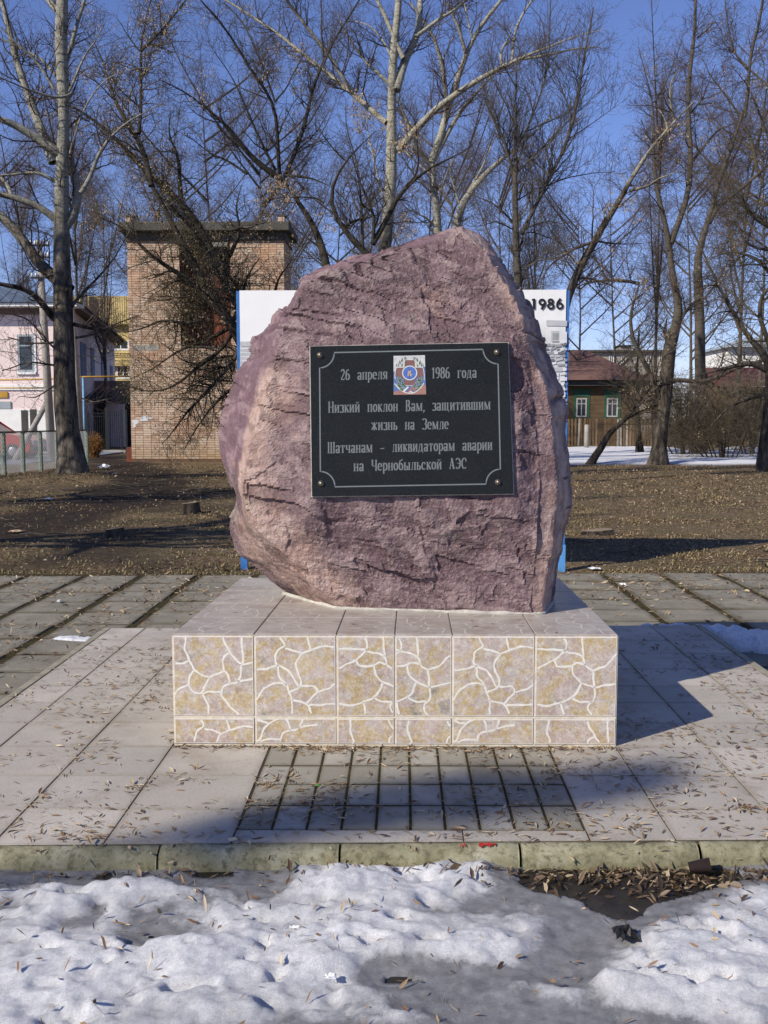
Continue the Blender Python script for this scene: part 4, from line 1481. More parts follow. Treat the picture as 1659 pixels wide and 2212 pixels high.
line_e(mb, [(640, 1480), (800, 1330)], 60, 0.0017)
line_e(mb, [(820, 1545), (880, 1480), (970, 1545)], 34, 0.0017)
mb.build('badge_outline', [EM['line']], badge)
mb = MB()
line_e(mb, [(730, 1500), (850, 1310)], 70, 0.0016, 0)
line_e(mb, [(830, 1510), (930, 1310)], 60, 0.00155, 1)
line_e(mb, [(990, 1490), (900, 1390)], 55, 0.00152, 0)
mb.build('badge_ribbon', [EM['blue'], EM['red']], badge)
mb = MB()
circ = [(850 + 235 * cos(2 * pi * k / 28), 840 - 225 * sin(2 * pi * k / 28)) for k in range(28)]
mb.add([EP(x, y, 0.0022) for x, y in circ], [tuple(range(28))], 0)
rg = [(850 + 250 * cos(2 * pi * k / 28), 840 - 242 * sin(2 * pi * k / 28)) for k in range(29)]
line_e(mb, rg, 34, 0.0024, 1)
poly_e(mb, [(840, 710), (780, 840), (770, 920), (810, 960), (850, 960), (900, 960), (930, 900), (900, 830), (900, 780)], 0.0026, 2)
line_e(mb, [(835, 870), (835, 1030)], 28, 0.0028, 3)
line_e(mb, [(840, 710), (840, 780)], 22, 0.0028, 3)
line_e(mb, [(700, 850), (765, 885)], 16, 0.0028, 3)
line_e(mb, [(870, 855), (930, 800)], 16, 0.0028, 3)
mb.build('badge_disc', [EM['disc'], EM['line'], EM['flame'], EM['dark']], badge)
mb = MB()
def leaf_e(x0, y0, x1, y1, w):
    dx, dy = x1 - x0, y1 - y0
    n = math.hypot(dx, dy)
    px_, py_ = -dy / n, dx / n
    for ww, h, mi in ((w + 18, 0.0020, 1), (w, 0.0023, 0)):
        e = 10 if mi else 0
        ux_, uy_ = dx / n * e, dy / n * e
        poly_e(mb, [(x0 - ux_, y0 - uy_), (x0 + dx * .4 - px_ * ww / 2, y0 + dy * .4 - py_ * ww / 2), (x1 + ux_, y1 + uy_), (x0 + dx * .4 + px_ * ww / 2, y0 + dy * .4 + py_ * ww / 2)], h, mi)
for L in [(400, 630, 370, 500, 34), (460, 630, 445, 470, 34), (510, 540, 495, 380, 50), (560, 470, 600, 310, 56), (655, 350, 720, 265, 50), (560, 630, 600, 500, 46), (670, 370, 760, 330, 34),
          (1310, 630, 1310, 500, 30), (1255, 630, 1260, 470, 34), (1190, 560, 1220, 390, 60), (1130, 450, 1090, 300, 60), (1060, 350, 970, 265, 50), (1140, 630, 1100, 510, 46), (1050, 400, 930, 325, 36),
          (430, 1100, 345, 1000, 60), (520, 1190, 440, 960, 80), (520, 1170, 545, 1000, 70), (500, 1260, 400, 1160, 60), (590, 1360, 355, 1230, 95), (590, 1350, 600, 1070, 66), (680, 1370, 630, 1190, 80), (650, 1410, 490, 1390, 60), (630, 1470, 500, 1400, 50),
          (1270, 1080, 1350, 990, 60), (1180, 1190, 1280, 950, 70), (1150, 1180, 1160, 980, 60), (1190, 1230, 1290, 1130, 60), (1080, 1360, 1300, 1240, 95), (1110, 1280, 1100, 1070, 50), (980, 1380, 1060, 1190, 76), (1010, 1430, 1200, 1390, 60)]:
    leaf_e(*L)
mb.build('badge_laurel', [EM['green'], EM['line']], badge)

# ================================================================== BANNER
BY = 9.25
banner = empty('banner_stand', (0, BY, -0.1))
tag(banner, 'large white printed banner on blue frame standing behind the boulder', 'banner')
M_blue = simple('blue_paint', (0.045, 0.16, 0.42), 0.45, 0.2, 14, 0.15)
M_blue2 = simple('light_blue_paint', (0.10, 0.30, 0.62), 0.45, 0.15, 14, 0.15)
bx0, bx1, bz1 = -1.531, 1.500, 2.482
bz0 = 0.55
mb = MB()
mb.b2((bx0, BY, bz0 - 0.05), (bx0 + 0.03, BY + 0.06, bz1 - 0.004))
mb.build('frame_rail', M_blue, banner)
mb = MB()
mb.b2((bx1 - 0.012, BY, bz0 - 0.05), (bx1 + 0.018, BY + 0.06, bz1 - 0.004))
mb.build('frame_rail', M_blue, banner)
for z in (bz0 - 0.02, bz1 - 0.03):
    mb = MB()
    mb.b2((bx0 + 0.03, BY + 0.005, z - 0.02), (bx1 - 0.012, BY + 0.05, z + 0.02))
    mb.build('frame_rail', M_blue, banner)
mb = MB(); mb.b2((-1.525, BY + 0.008, -0.2), (-1.462, BY + 0.055, bz0 - 0.05)); mb.build('post', M_blue, banner)
mb = MB(); mb.b2((1.462, BY - 0.004, -0.2), (1.520, BY + 0.055, 0.14)); mb.build('post', M_blue2, banner)
mb = MB(); mb.b2((1.478, BY + 0.01, 0.14), (1.515, BY + 0.05, bz0 - 0.05)); mb.build('post', M_blue, banner)
# cloth
m = NT('printed_vinyl')
sp_ = m.t.nodes.new('ShaderNodeSeparateXYZ')
m.l(m.co.outputs['Object'], sp_.inputs[0])
fade = m.t.nodes.new('ShaderNodeMapRange')
fade.inputs['From Min'].default_value = 2.05
fade.inputs['From Max'].default_value = 2.32
m.l(sp_.outputs['Z'], fade.inputs['Value'])
clouds = m.ramp(m.noise(6, 7, 0.75), [(0.3, 0.30), (0.5, 0.50), (0.65, 0.62)])
fadeL = m.ramp(fade.outputs[0], [(0.0, 1.0), (1.0, 0.0)])
m.col(m.mix(m.math('MULTIPLY', fadeL, 0.85), (0.78, 0.78, 0.76), clouds)).set(0.4, 0, 0.4)
m.bump(m.noise(5, 4, 0.5, dist=1.0), 0.25, 0.02)
M_vin = m.m
M_vinw = simple('white_vinyl', (0.80, 0.80, 0.79), 0.42, 0.03, 3, 0.0)
xs = np.linspace(bx0 + 0.032, bx1 - 0.014, 120)
zz_ = np.linspace(bz0, bz1, 80)
Xg, Zg = np.meshgrid(xs, zz_)
Yg = BY - 0.008 - 0.004 * fbm(np.stack([Xg * 1.5, Zg * 2.5, Xg * 0], -1), 3, 8)
ii = np.arange(Xg.size).reshape(Xg.shape)
Qg = np.stack([ii[:-1, :-1], ii[:-1, 1:], ii[1:, 1:], ii[1:, :-1]], -1).reshape(-1, 4)
cx_ = Xg.ravel()[Qg].mean(1)
cz_ = Zg.ravel()[Qg].mean(1)
mi_ = ((cx_ > 0.6) | (cz_ < 1.95)).astype(int)
fast('printed_sheet', np.stack([Xg, Yg, Zg], -1), Qg, [M_vinw, M_vin], banner, mi=mi_)
# aerial black-and-white picture of a built-up site at the right edge, grey buildings at the left
GR = [simple('print_grey_%d' % k if False else 'printed_grey', (v_, v_ * 1.01, v_ * 1.04), 0.45, 0.12, 20, 0.0) for k, v_ in enumerate((0.16, 0.30, 0.46, 0.66))]
mb = MB()
def bpt(x, y, e=0.016):
    p_ = at(x, y, BY)
    return (p_[0], BY - e, p_[2])
def qd(x0, y0, x1, y1, g_, sl=0.0, e=0.016):
    mb.add([bpt(x0, y1, e), bpt(x1, y1 + sl, e), bpt(x1, y0 + sl, e), bpt(x0, y0, e)], [(0, 1, 2, 3)], g_)
rp = random.Random(4)
qd(1180, 692, 1224.4, 704, 2, 1, 0.0145)
qd(1190, 715, 1208, 738, 2); qd(1208, 716, 1224, 742, 3, 1)
qd(1193, 720, 1206, 735, 1, 0, 0.0168)
y = 744
while y < 905:
    x = 1165
    hgt = rp.uniform(6, 12)
    while x < 1222:
        w_ = rp.uniform(5, 17)
        qd(x, y + rp.uniform(-1, 1), min(x + w_, 1224), y + hgt * rp.uniform(.5, .9), rp.choice([0, 1, 1, 2, 3, 3]), -rp.uniform(0, 4), 0.0148 + rp.uniform(0, 0.002))
        x += w_ + rp.uniform(0, 3)
    y += hgt + rp.uniform(0, 2)
mb.build('printed_picture', GR, banner)
mb = MB()
qd(519, 738, 620, 748, 2, 0)
qd(519, 749, 620, 905, 2, 0, 0.0155)
for k in range(9):
    qd(520, 752 + k * 9, 600, 754 + k * 9, 3, 0, 0.0165)
mb.build('printed_picture', GR, banner)
# the headline year, heavy upright numerals
M_ink = simple('black_ink', (0.018, 0.014, 0.016), 0.5, 0.1, 10, 0.0)
mb = MB()
def rib3(pts, w, e=0.018):
    n = len(pts)
    L, Rr = [], []
    for k in range(n):
        a, b = pts[max(0, k - 1)], pts[min(n - 1, k + 1)]
        if pts[0] == pts[-1] and k in (0, n - 1):
            a, b = pts[-2], pts[1]
        dx, dy = b[0] - a[0], b[1] - a[1]
        nn = math.hypot(dx, dy) or 1
        L.append(bpt(pts[k][0] - dy / nn * w / 2, pts[k][1] + dx / nn * w / 2, e))
        Rr.append(bpt(pts[k][0] + dy / nn * w / 2, pts[k][1] - dx / nn * w / 2, e))
    mb.add(L + Rr, [(k, k + 1, n + k + 1, n + k) for k in range(n - 1)])
ylo, yhi = 668.5, 645.5
rib3([(1153, yhi), (1153, ylo)], 5.4)
rib3([(1148.5, yhi + 3.2), (1153, yhi + 2.2)], 4.2, 0.0185)
def ell(cx, cy, rx, ry, n=18): return [(cx + rx * cos(2 * pi * k / n), cy + ry * sin(2 * pi * k / n)) for k in range(n)] + [(cx + rx, cy)]
rib3(ell(1170.5, 653.2, 5.9, 5.6), 4.4); rib3([(1176.6, 655), (1174.5, 661), (1168.5, 668.5)], 5.0, 0.0185)
rib3(ell(1189, 651.2, 4.9, 4.0), 4.2); rib3(ell(1189, 661.7, 6.0, 5.1), 4.4, 0.0185)
rib3(ell(1208.5, 661.0, 5.9, 5.6), 4.4); rib3([(1202.4, 659.4), (1204.5, 653), (1210.5, 645.5)], 5.0, 0.0185)
mb.build('printed_year', M_ink, banner)

# ================================================================== BRICK TOWER
TY = 32.6
def atx(x, Y): return at(x, 905, Y)[0]
def atz(y, Y): return at(829, y, Y)[2]
tx0, tx1 = atx(283, TY), atx(617, TY)
tz1 = atz(507, TY)
TD = 1.9
tower = empty('brick_tower', ((tx0 + tx1) / 2, TY + TD / 2, -0.1))
tag(tower, 'tall windowless tan brick building with a rust red recess behind bare branches', 'brick building')
M_mortarr = simple('red_brown_mortar', (0.13, 0.075, 0.05), 0.95, 0.3, 5, 0.3)
m = NT('tan_brick')
v = m.attr('var').outputs['Fac']
c = m.ramp(v, [(0, (0.40, 0.27, 0.19)), (0.3, (0.50, 0.36, 0.26)), (0.6, (0.56, 0.43, 0.325)), (0.85, (0.60, 0.48, 0.37)), (1, (0.48, 0.31, 0.22))])
gm = m.t.nodes.new('ShaderNodeNewGeometry')
sp_ = m.t.nodes.new('ShaderNodeSeparateXYZ')
m.l(gm.outputs['Position'], sp_.inputs[0])
nw = m.t.nodes.new('ShaderNodeTexNoise')
nw.inputs['Scale'].default_value = 0.7
nw.inputs['Detail'].default_value = 5
m.l(gm.outputs['Position'], nw.inputs['Vector'])
c = m.mix(m.ramp(nw.outputs['Fac'], [(0.5, 0.0), (0.7, 0.5)]), c, (0.50, 0.24, 0.12))
mrz = m.t.nodes.new('ShaderNodeMapRange')
mrz.inputs['From Min'].default_value = -0.1
mrz.inputs['From Max'].default_value = 0.9
mrz.inputs['To Min'].default_value = 0.75
mrz.inputs['To Max'].default_value = 0.0
m.l(sp_.outputs['Z'], mrz.inputs['Value'])
c = m.mix(m.math('MULTIPLY', mrz.outputs[0], nw.outputs['Fac']), c, (0.24, 0.20, 0.09))
m.col(c).set(0.9, 0, 0.15)
M_brick = m.m
rx0, rx1 = atx(394, TY), atx(502, TY)
rz0, rz1 = atz(747, TY), atz(531, TY)
mb = MB(); mb.b2((tx0, TY, -0.1), (rx0, TY + TD, tz1)); mb.build('wall', M_mortarr, tower)
mb = MB(); mb.b2((rx1, TY, -0.1), (tx1, TY + TD, tz1)); mb.build('wall', M_mortarr, tower)
mb = MB(); mb.b2((rx0, TY, -0.1), (rx1, TY + TD, rz0)); mb.build('wall', M_mortarr, tower)
mb = MB(); mb.b2((rx0, TY, rz1), (rx1, TY + TD, tz1)); mb.build('wall', M_mortarr, tower)
m = NT('rusty_sheet')
m.col(m.ramp(m.noise(3.5, 7, 0.75, stretch=(1, 1, 0.35)), [(0.3, (0.075, 0.02, 0.012)), (0.5, (0.16, 0.045, 0.025)), (0.7, (0.24, 0.08, 0.04))])).set(0.75, 0.1, 0.3)
M_rust = m.m
nd_ = 4
for k in range(nd_):
    a = rx0 + (rx1 - rx0) * k / nd_
    b = rx0 + (rx1 - rx0) * (k + 1) / nd_
    mb = MB(); mb.b2((a + 0.008, TY + 0.75, rz0), (b - 0.008, TY + 0.80, rz1)); mb.b2((b - 0.03, TY + 0.735, rz0), (b - 0.008, TY + 0.75, rz1)); mb.build('rust_panel', M_rust, tower)
mb = MB(); mb.b2((rx0, TY + 0.81, rz0), (rx1, TY + 1.0, rz1)); mb.build('recess_back', M_mortarr, tower)
M_conc = simple('grey_concrete', (0.29, 0.28, 0.25), 0.9, 0.3, 3, 0.3)
M_dconc = simple('stained_roof_concrete', (0.085, 0.08, 0.07), 0.95, 0.35, 2, 0.3)
rzt = atz(481, TY)
mb = MB()
mb.b2((tx0 - 0.22, TY - 0.35, atz(496, TY - 0.3)), (tx1 + 0.22, TY + TD + 0.3, rzt), bev=0.03)
mb.build('roof', M_dconc, tower)
mb = MB(); mb.b2((tx0 - 0.06, TY - 0.07, atz(519, TY)), (tx1 + 0.06, TY + TD + 0.06, atz(496, TY - 0.3) - 0.003)); mb.build('cornice', M_dconc, tower)
for xa_ in (286, 607):
    a = atx(xa_, TY + 0.3)
    s_ = MB()
    s_.b2((a - 0.02, TY + 0.1, rzt + 0.002), (a + 0.20, TY + 0.5, rzt + 0.24), bev=0.01)
    st_ = s_.build('chimney', M_brick, tower)
    s2 = MB(); s2.b2((a - 0.05, TY + 0.07, rzt + 0.242), (a + 0.23, TY + 0.53, rzt + 0.285)); s2.build('cap', M_dconc, st_)
mb = MB(); mb.b2((atx(293, TY), TY - 0.014, atz(757, TY)), (atx(346, TY), TY - 0.002, atz(744, TY)), bev=0.004); mb.build('concrete_patch', M_conc, tower)
mb = MB(); mb.b2((atx(445, TY), TY - 0.05, rz1 - 0.02), (atx(497, TY), TY + 0.2, rz1 + 0.12)); mb.build('lintel', M_conc, tower)
mb = MB(); mb.b2((rx0, TY - 0.03, rz0 - 0.06), (rx1, TY + 0.3, rz0 - 0.001)); mb.build('ledge', M_dconc, tower)

brick_w, brick_h, jt = 0.262, 0.0765, 0.011
bricks = []
kz = 0
z = 0.0
while z + brick_h < tz1 - 0.02:
    head = (kz % 5 == 4)
    w_ = brick_w / 2 if head else brick_w
    x = tx0 + (0.0 if not head else 0.0)
    first = True
    while x < tx1 - 0.02:
        ww = min(w_, tx1 - x)
        if first and not head: ww = 0.131
        first = False
        inrec = (x + ww > rx0 + 0.01 and x < rx1 - 0.01 and z + brick_h > rz0 - 0.05 and z < rz1 + 0.12)
        if inrec:
            if x < rx0 - 0.06: bricks.append((x, rx0 - x, z))
            elif x + ww > rx1 + 0.06: bricks.append((rx1, x + ww - rx1, z))
        elif ww > 0.05:
            bricks.append((x, ww, z))
        x += ww
    z += brick_h
    kz += 1
bmesh_cache = {}
def brick_mesh(w, vv):
    key = (round(w, 3), vv)
    if key not in bmesh_cache:
        mb = MB()
        mb.box((0, 0, 0), (w - jt, 0.02, brick_h - jt), w=vv / 7.0 + 0.05)
        o = mb.build('brick', M_brick)
        me = o.data
        bpy.data.objects.remove(o)
        bmesh_cache[key] = me
    return bmesh_cache[key]
# the lowest bricks that the boulder and banner leave in view are parts, the rest one stuff part
order = sorted(range(len(bricks)), key=lambda i: (bricks[i][0] > atx(470, TY), bricks[i][2]))
picked = [i for i in order if bricks[i][1] > 0.2][:298]
ps = set(picked)
tl = Vector(tower.location)
for i in picked:
    x, w, z = bricks[i]
    o = link_mesh('brick', brick_mesh(w, R_.randrange(7)), tower)
    o.location = Vector((x + w / 2, TY - 0.001 + R_.uniform(-0.002, 0.002), z + brick_h / 2)) - tl
mb = MB()
for i, (x, w, z) in enumerate(bricks):
    if i in ps: continue
    mb.box((x + w / 2, TY - 0.001 + R_.uniform(-0.002, 0.002), z + brick_h / 2), (w - jt, 0.02, brick_h - jt), w=R_.random())
z = 0.0
k = 0
while z + brick_h < tz1 - 0.02:
    y = TY + 0.012
    while y < TY + TD - 0.1:
        for xs_ in (tx0, tx1):
            mb.box((xs_, y + 0.131, z + brick_h / 2), (0.02, 0.251, brick_h - jt), w=R_.random())
        y += 0.262
    z += brick_h
o = mb.build('brickwork', M_brick, tower)
tag(o, kind='stuff')
M_paper = simple('weathered_paper', (0.62, 0.64, 0.66), 0.8, 0.12, 30, 0.1)
def on_wall(poly, name, mat, par, Y, th=0.004, lab=None):
    mb = MB()
    mb.prism([(atx(x, Y), Y - 0.013, atz(y, Y)) for x, y in poly], (0, -th, 0))
    o = mb.build(name, mat, par)
    if lab: o['label'] = lab
    return o
on_wall([(304, 910), (320, 909), (320, 901), (312, 899), (304, 901)], 'paper_notice', M_paper, tower, TY)
on_wall([(323, 905), (331, 905), (331, 901), (323, 901)], 'paper_notice', M_paper, tower, TY)
on_wall([(285, 909), (289, 915), (287, 921), (291, 923), (294, 921), (292, 918), (299, 914), (300, 909), (293, 906)], 'paper_notice', M_paper, tower, TY)
mb = MB(); mb.b2((tx0 - 0.2, TY + 0.1, -0.15), (tx0 - 0.01, TY + 0.9, atz(967, TY))); mb.build('red_board', M_rust, tower)

# ================================================================== PINK HOUSE (left)
HY = 45.0
hx1 = atx(158, HY)
M_pink = simple('pink_render', (0.76, 0.63, 0.60), 0.9, 0.06, 0.6, 0.2)
M_white = simple('white_paint', (0.76, 0.76, 0.74), 0.7, 0.06, 3, 0.1)
M_metalroof = simple('blue_grey_sheet_roof', (0.10, 0.13, 0.17), 0.45, 0.2, 1.5, 0.1)
M_brownw = simple('brown_soffit', (0.16, 0.11, 0.095), 0.9, 0.2, 2, 0.1)
def glassmat(name, c):
    m = NT(name)
    m.col(m.ramp(m.noise(1.3, 3), [(0.35, tuple(v * 0.5 for v in c)), (0.65, c)])).set(0.12, 0, 0.6)
    return m.m
M_pane = glassmat('dark_window_glass', (0.045, 0.055, 0.065))
house = empty('pink_house', (hx1 - 6, HY + 8, -0.1))
tag(house, 'pale pink two storey house with blue grey metal roof behind the wire fence', 'house')
ez = atz(664, HY)
hx0 = hx1 - 16
far = (atx(251, 67), 67.0)
mb = MB()
plan = [(hx0, HY), (hx1, HY), far, (hx0, 67)]
mb.prism([(x, y, -0.15) for x, y in plan], (0, 0, ez + 0.15))
mb.build('wall', M_pink, house)
def band(y0, y1, x0, x1, Y, proud, name, mat, par):
    mb = MB()
    mb.b2((x0, Y - proud, atz(y1, Y)), (x1, Y + 0.02, atz(y0, Y)))
    return mb.build(name, mat, par)
band(666, 678, hx0, hx1 + 0.1, HY, 0.10, 'soffit_band', M_brownw, house)
mb = MB(); mb.b2((hx0 - 0.5, HY - 0.75, ez + 0.005), (hx1 + 0.55, HY + 0.3, ez + 0.16)); mb.build('eave', M_white, house)
fv = Vector((far[0] - hx1, far[1] - HY, 0)); fvn = fv.normalized()
sn = Vector((fvn.y, -fvn.x, 0))
def side_box(d0, d1, z0, z1, p0, p1, name, mat, par=house):
    mb = MB()
    b0 = Vector((hx1, HY, 0))
    q = [b0 + fvn * d0 + sn * p0, b0 + fvn * d1 + sn * p0, b0 + fvn * d1 + sn * p1, b0 + fvn * d0 + sn * p1]
    mb.prism([(p.x, p.y, z0) for p in q], (0, 0, z1 - z0))
    return mb.build(name, mat, par)
side_box(0.3, fv.length + 0.6, ez - 0.001, ez + 0.15, -0.3, 0.55, 'eave', M_brownw)
# hip roof
rzz = atz(612, 51)
A0, A1 = (hx0 - 0.6, HY - 0.85), (hx1 + 0.75, HY - 0.85)
A2, A3 = (far[0] + 0.8, far[1] + 0.6), (hx0 - 0.6, 67.6)
R0, R1 = (hx0 + 6, 52.), (hx1 - 5.5, 52.)
R2 = (far[0] - 4.5, 61.)
zl = ez + 0.17
V = [(*A0, zl), (*A1, zl), (*A2, zl), (*A3, zl), (*R0, rzz), (*R1, rzz), (*R2, rzz)]
mb = MB(); mb.add(V, [(0, 1, 5, 4), (1, 2, 6, 5), (0, 4, 6, 2, 3) if False else (3, 4, 6, 2), (0, 4, 3), (4, 5, 6)]); rf = mb.build('roof', M_metalroof, house)
for k in range(14):
    t = (k + 0.5) / 14
    mb = MB()
    a = Vector(V[0]) + (Vector(V[1]) - Vector(V[0])) * t
    b = Vector(V[4]) + (Vector(V[5]) - Vector(V[4])) * t
    mb.tube([a + Vector((0, 0, .02)), b + Vector((0, 0, .02))], 0.03, 4)
    mb.build('roof_seam', M_metalroof, rf)
def window(par, x0, x1, y0, y1, Y, fr_mat, pane_mat, fw=0.08, mull=True, proud=0.03, trans=True, lab=None):
    a, b = atx(x0, Y), atx(x1, Y)
    z0, z1 = atz(y1, Y), atz(y0, Y)
    mb = MB()
    mb.b2((a, Y - proud, z0), (a + fw, Y + 0.01, z1)); mb.b2((b - fw, Y - proud, z0), (b, Y + 0.01, z1))
    mb.b2((a + fw, Y - proud, z1 - fw), (b - fw, Y + 0.01, z1)); mb.b2((a + fw, Y - proud, z0), (b - fw, Y + 0.01, z0 + fw))
    fr_ = mb.build('window', fr_mat, par)
    if lab: fr_['label'] = lab
    cells = [(a + fw, b - fw)]
    if mull: 
        mid = (a + b) / 2
        m2 = MB(); m2.b2((mid - fw * .3, Y - proud * .8, z0 + fw), (mid + fw * .3, Y + 0.01, z1 - fw)); m2.build('mullion', fr_mat, fr_)
        cells = [(a + fw, mid - fw * .3), (mid + fw * .3, b - fw)]
    zc = [(z0 + fw, z1 - fw)]
    if trans:
        zt_ = z0 + (z1 - z0) * 0.70
        m2 = MB(); m2.b2((a + fw, Y - proud * .85, zt_ - fw * .3), (b - fw, Y + 0.01, zt_ + fw * .3)); m2.build('transom', fr_mat, fr_)
        zc = [(z0 + fw, zt_ - fw * .3), (zt_ + fw * .3, z1 - fw)]
    for (p, q_) in cells:
        for (r, s_) in zc:
            m2 = MB(); m2.b2((p, Y - proud * .3, r), (q_, Y - 0.003, s_)); m2.build('pane', pane_mat, fr_)
    return fr_
M_fgrey = simple('grey_window_frame', (0.30, 0.34, 0.36), 0.6, 0.1, 4, 0.1)
window(house, 43, 79, 721, 803, HY, M_fgrey, M_pane, 0.10, mull=False)
mb = MB(); mb.b2((atx(79, HY), HY - 0.04, atz(803, HY)), (atx(83, HY), HY + .01, atz(719, HY))); mb.build('reveal', M_white, house)
band(803, 808, atx(39, HY), atx(82, HY), HY, 0.10, 'sill', M_white, house)
window(house, -50, -12, 719, 803, HY, M_white, M_pane, 0.14)
band(831, 842, hx0, hx1, HY, 0.07, 'string_course', M_white, house)
band(884, 975, hx0, hx1 + 0.02, HY, 0.05, 'plinth', M_white, house)
M_doord = simple('dark_door', (0.055, 0.05, 0.045), 0.6, 0.3, 4, 0.2)
for (x0, x1, y0, y1) in ((47, 61, 886, 952), (66, 80, 884, 952)):
    band(y0, y1, atx(x0, HY), atx(x1, HY), HY, 0.07, 'door', M_doord, house)
M_ochre = simple('ochre_board', (0.42, 0.24, 0.04), 0.7, 0.2, 2, 0.1)
band(846, 859, atx(-8, HY), atx(19, HY), HY, 0.06, 'sign_board', M_ochre, house)
band(867, 883, atx(-8, HY), atx(25, HY), HY, 0.06, 'grey_board', M_fgrey, house)
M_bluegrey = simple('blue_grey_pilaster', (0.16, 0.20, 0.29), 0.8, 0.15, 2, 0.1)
def side_d(xp):
    # distance along the side wall seen at picture column xp
    r = ray(xp, 905); k_ = r[0] / r[1]
    return (k_ * HY - hx1) / (fvn.x - k_ * fvn.y)
for (a, b, y0, y1) in ((177, 188, 740, 812), (199, 206, 752, 812), (221, 226, 762, 815), (240, 245, 790, 828)):
    d0, d1 = side_d(a), side_d(b)
    Yd = HY + fvn.y * (d0 + d1) / 2
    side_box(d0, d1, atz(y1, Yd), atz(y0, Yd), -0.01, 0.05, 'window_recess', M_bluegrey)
for d0 in (0.0,):
    side_box(0.01, 0.35, -0.1, ez, -0.02, 0.06, 'corner_pilaster', M_pink)
# entrance porch on the shaded side
M_dkroof = simple('dark_awning', (0.016, 0.02, 0.026), 0.6, 0.3, 2, 0.1)
M_dkgreen = simple('dark_green_awning', (0.012, 0.04, 0.032), 0.6, 0.3, 2, 0.1)
py_ = 50.0
porch = empty('entrance_porch', (atx(225, py_), py_, -0.1))
tag(porch, 'dark sloping awning over the entrance at the shaded side of the pink house', 'porch')
mb = MB()
P1 = [(atx(194, py_), py_ - 1.3, atz(868, py_ - 1.3)), (atx(258, py_), py_ - 1.3, atz(868, py_ - 1.3)), (atx(251, py_), py_ + 0.6, atz(845, py_)), (atx(197, py_), py_ + 0.6, atz(845, py_))]
mb.prism(P1, (0, 0, 0.08)); mb.build('awning', M_dkroof, porch)
mb = MB(); mb.add([(atx(244, py_), py_ - 1.28, atz(872, py_)), (atx(262, py_), py_ - 1.28, atz(872, py_)), (atx(252, py_), py_ - 1.28, atz(847, py_))], [(0, 1, 2)]); 
mb2 = MB(); mb2.prism([(atx(244, py_), py_ - 1.33, atz(872, py_)), (atx(262, py_), py_ - 1.33, atz(872, py_)), (atx(252, py_), py_ - 1.33, atz(847, py_))], (0, 0.02, 0)); mb2.build('gable', M_dkroof, porch)
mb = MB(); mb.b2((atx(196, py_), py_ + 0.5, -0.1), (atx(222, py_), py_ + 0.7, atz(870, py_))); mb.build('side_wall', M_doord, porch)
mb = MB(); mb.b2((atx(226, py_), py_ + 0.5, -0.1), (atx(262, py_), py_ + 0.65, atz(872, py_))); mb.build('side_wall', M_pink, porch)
for xq in (209, 228):
    mb = MB(); mb.tube([(atx(xq, py_ - 1.1), py_ - 1.1, -0.1), (atx(xq, py_ - 1.1), py_ - 1.1, atz(869, py_ - 1.1))], 0.05, 6); mb.build('post', M_dkroof, porch)
mb = MB(); mb.prism([(atx(262, 52), 51, atz(880, 52)), (atx(300, 52), 51, atz(880, 52)), (atx(300, 52), 52.6, atz(850, 52)), (atx(262, 52), 52.6, atz(850, 52))], (0, 0, 0.08)); 
aw2 = empty('side_awning', (atx(280, 52), 52, 0)); mb.build('awning', M_dkgreen, aw2)
mb = MB(); mb.b2((atx(264, 52), 52.5, -0.1), (atx(310, 52), 53.2, atz(850, 52))); mb.build('wall', M_doord, aw2)
tag(aw2, 'dark green awning peeking out between the entrance and the brick building', 'awning')
low = MB(); low.b2((atx(160, 54), 54, -0.1), (atx(283, 54), 54.3, atz(822, 54)))
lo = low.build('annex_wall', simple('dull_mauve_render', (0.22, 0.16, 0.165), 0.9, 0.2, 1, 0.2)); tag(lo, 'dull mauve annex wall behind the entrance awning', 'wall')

# ================================================================== YELLOW BUILDING
YY = 74.0
yb_ = empty('yellow_building', (atx(215, YY), YY + 4, -0.1))
tag(yb_, 'yellow block with ribbed balcony cladding between the pink house and the brick building', 'building')
M_yel = simple('yellow_render', (0.60, 0.47, 0.20), 0.85, 0.12, 0.8, 0.1)
M_yel2 = varmat('yellow_slat', [(0.54, 0.42, 0.17), (0.68, 0.55, 0.27), (0.48, 0.35, 0.13)])
mb = MB(); mb.b2((atx(150, YY), YY, -0.1), (atx(330, YY), YY + 8, atz(643, YY))); mb.build('wall', M_yel, yb_)
x = 160.
while x < 320:
    mb = MB(); mb.b2((atx(x, YY), YY - 0.55, atz(700, YY)), (atx(x + 3.2, YY), YY - 0.50, atz(641, YY)), w=R_.random()); mb.build('slat', M_yel2, yb_)
    x += 4.6
mb = MB(); mb.b2((atx(158, YY), YY - 0.49, atz(702, YY)), (atx(322, YY), YY - 0.002, atz(640, YY))); mb.build('balcony', M_yel, yb_)
mb = MB(); mb.b2((atx(236, YY), YY - 0.42, atz(790, YY)), (atx(322, YY), YY - 0.002, atz(757, YY))); mb.build('balcony', M_yel, yb_)
for k, yy_ in enumerate((762, 770, 778)):
    mb = MB(); mb.b2((atx(236, YY), YY - 0.47, atz(yy_ + 0.9, YY)), (atx(322, YY), YY - 0.422, atz(yy_, YY))); mb.build('ledge', M_yel, yb_)
mb = MB(); mb.b2((atx(236, YY), YY - 0.44, atz(757, YY)), (atx(322, YY), YY - 0.40, atz(755, YY))); mb.build('rail', M_white, yb_)
window(yb_, 254, 283, 780, 818, YY - 0.003, M_white, M_pane, 0.12)
window(yb_, 246, 283, 735, 756, YY - 0.003, M_white, M_pane, 0.12, trans=False)
window(yb_, 294, 322, 735, 756, YY - 0.003, M_white, M_pane, 0.12, trans=False)
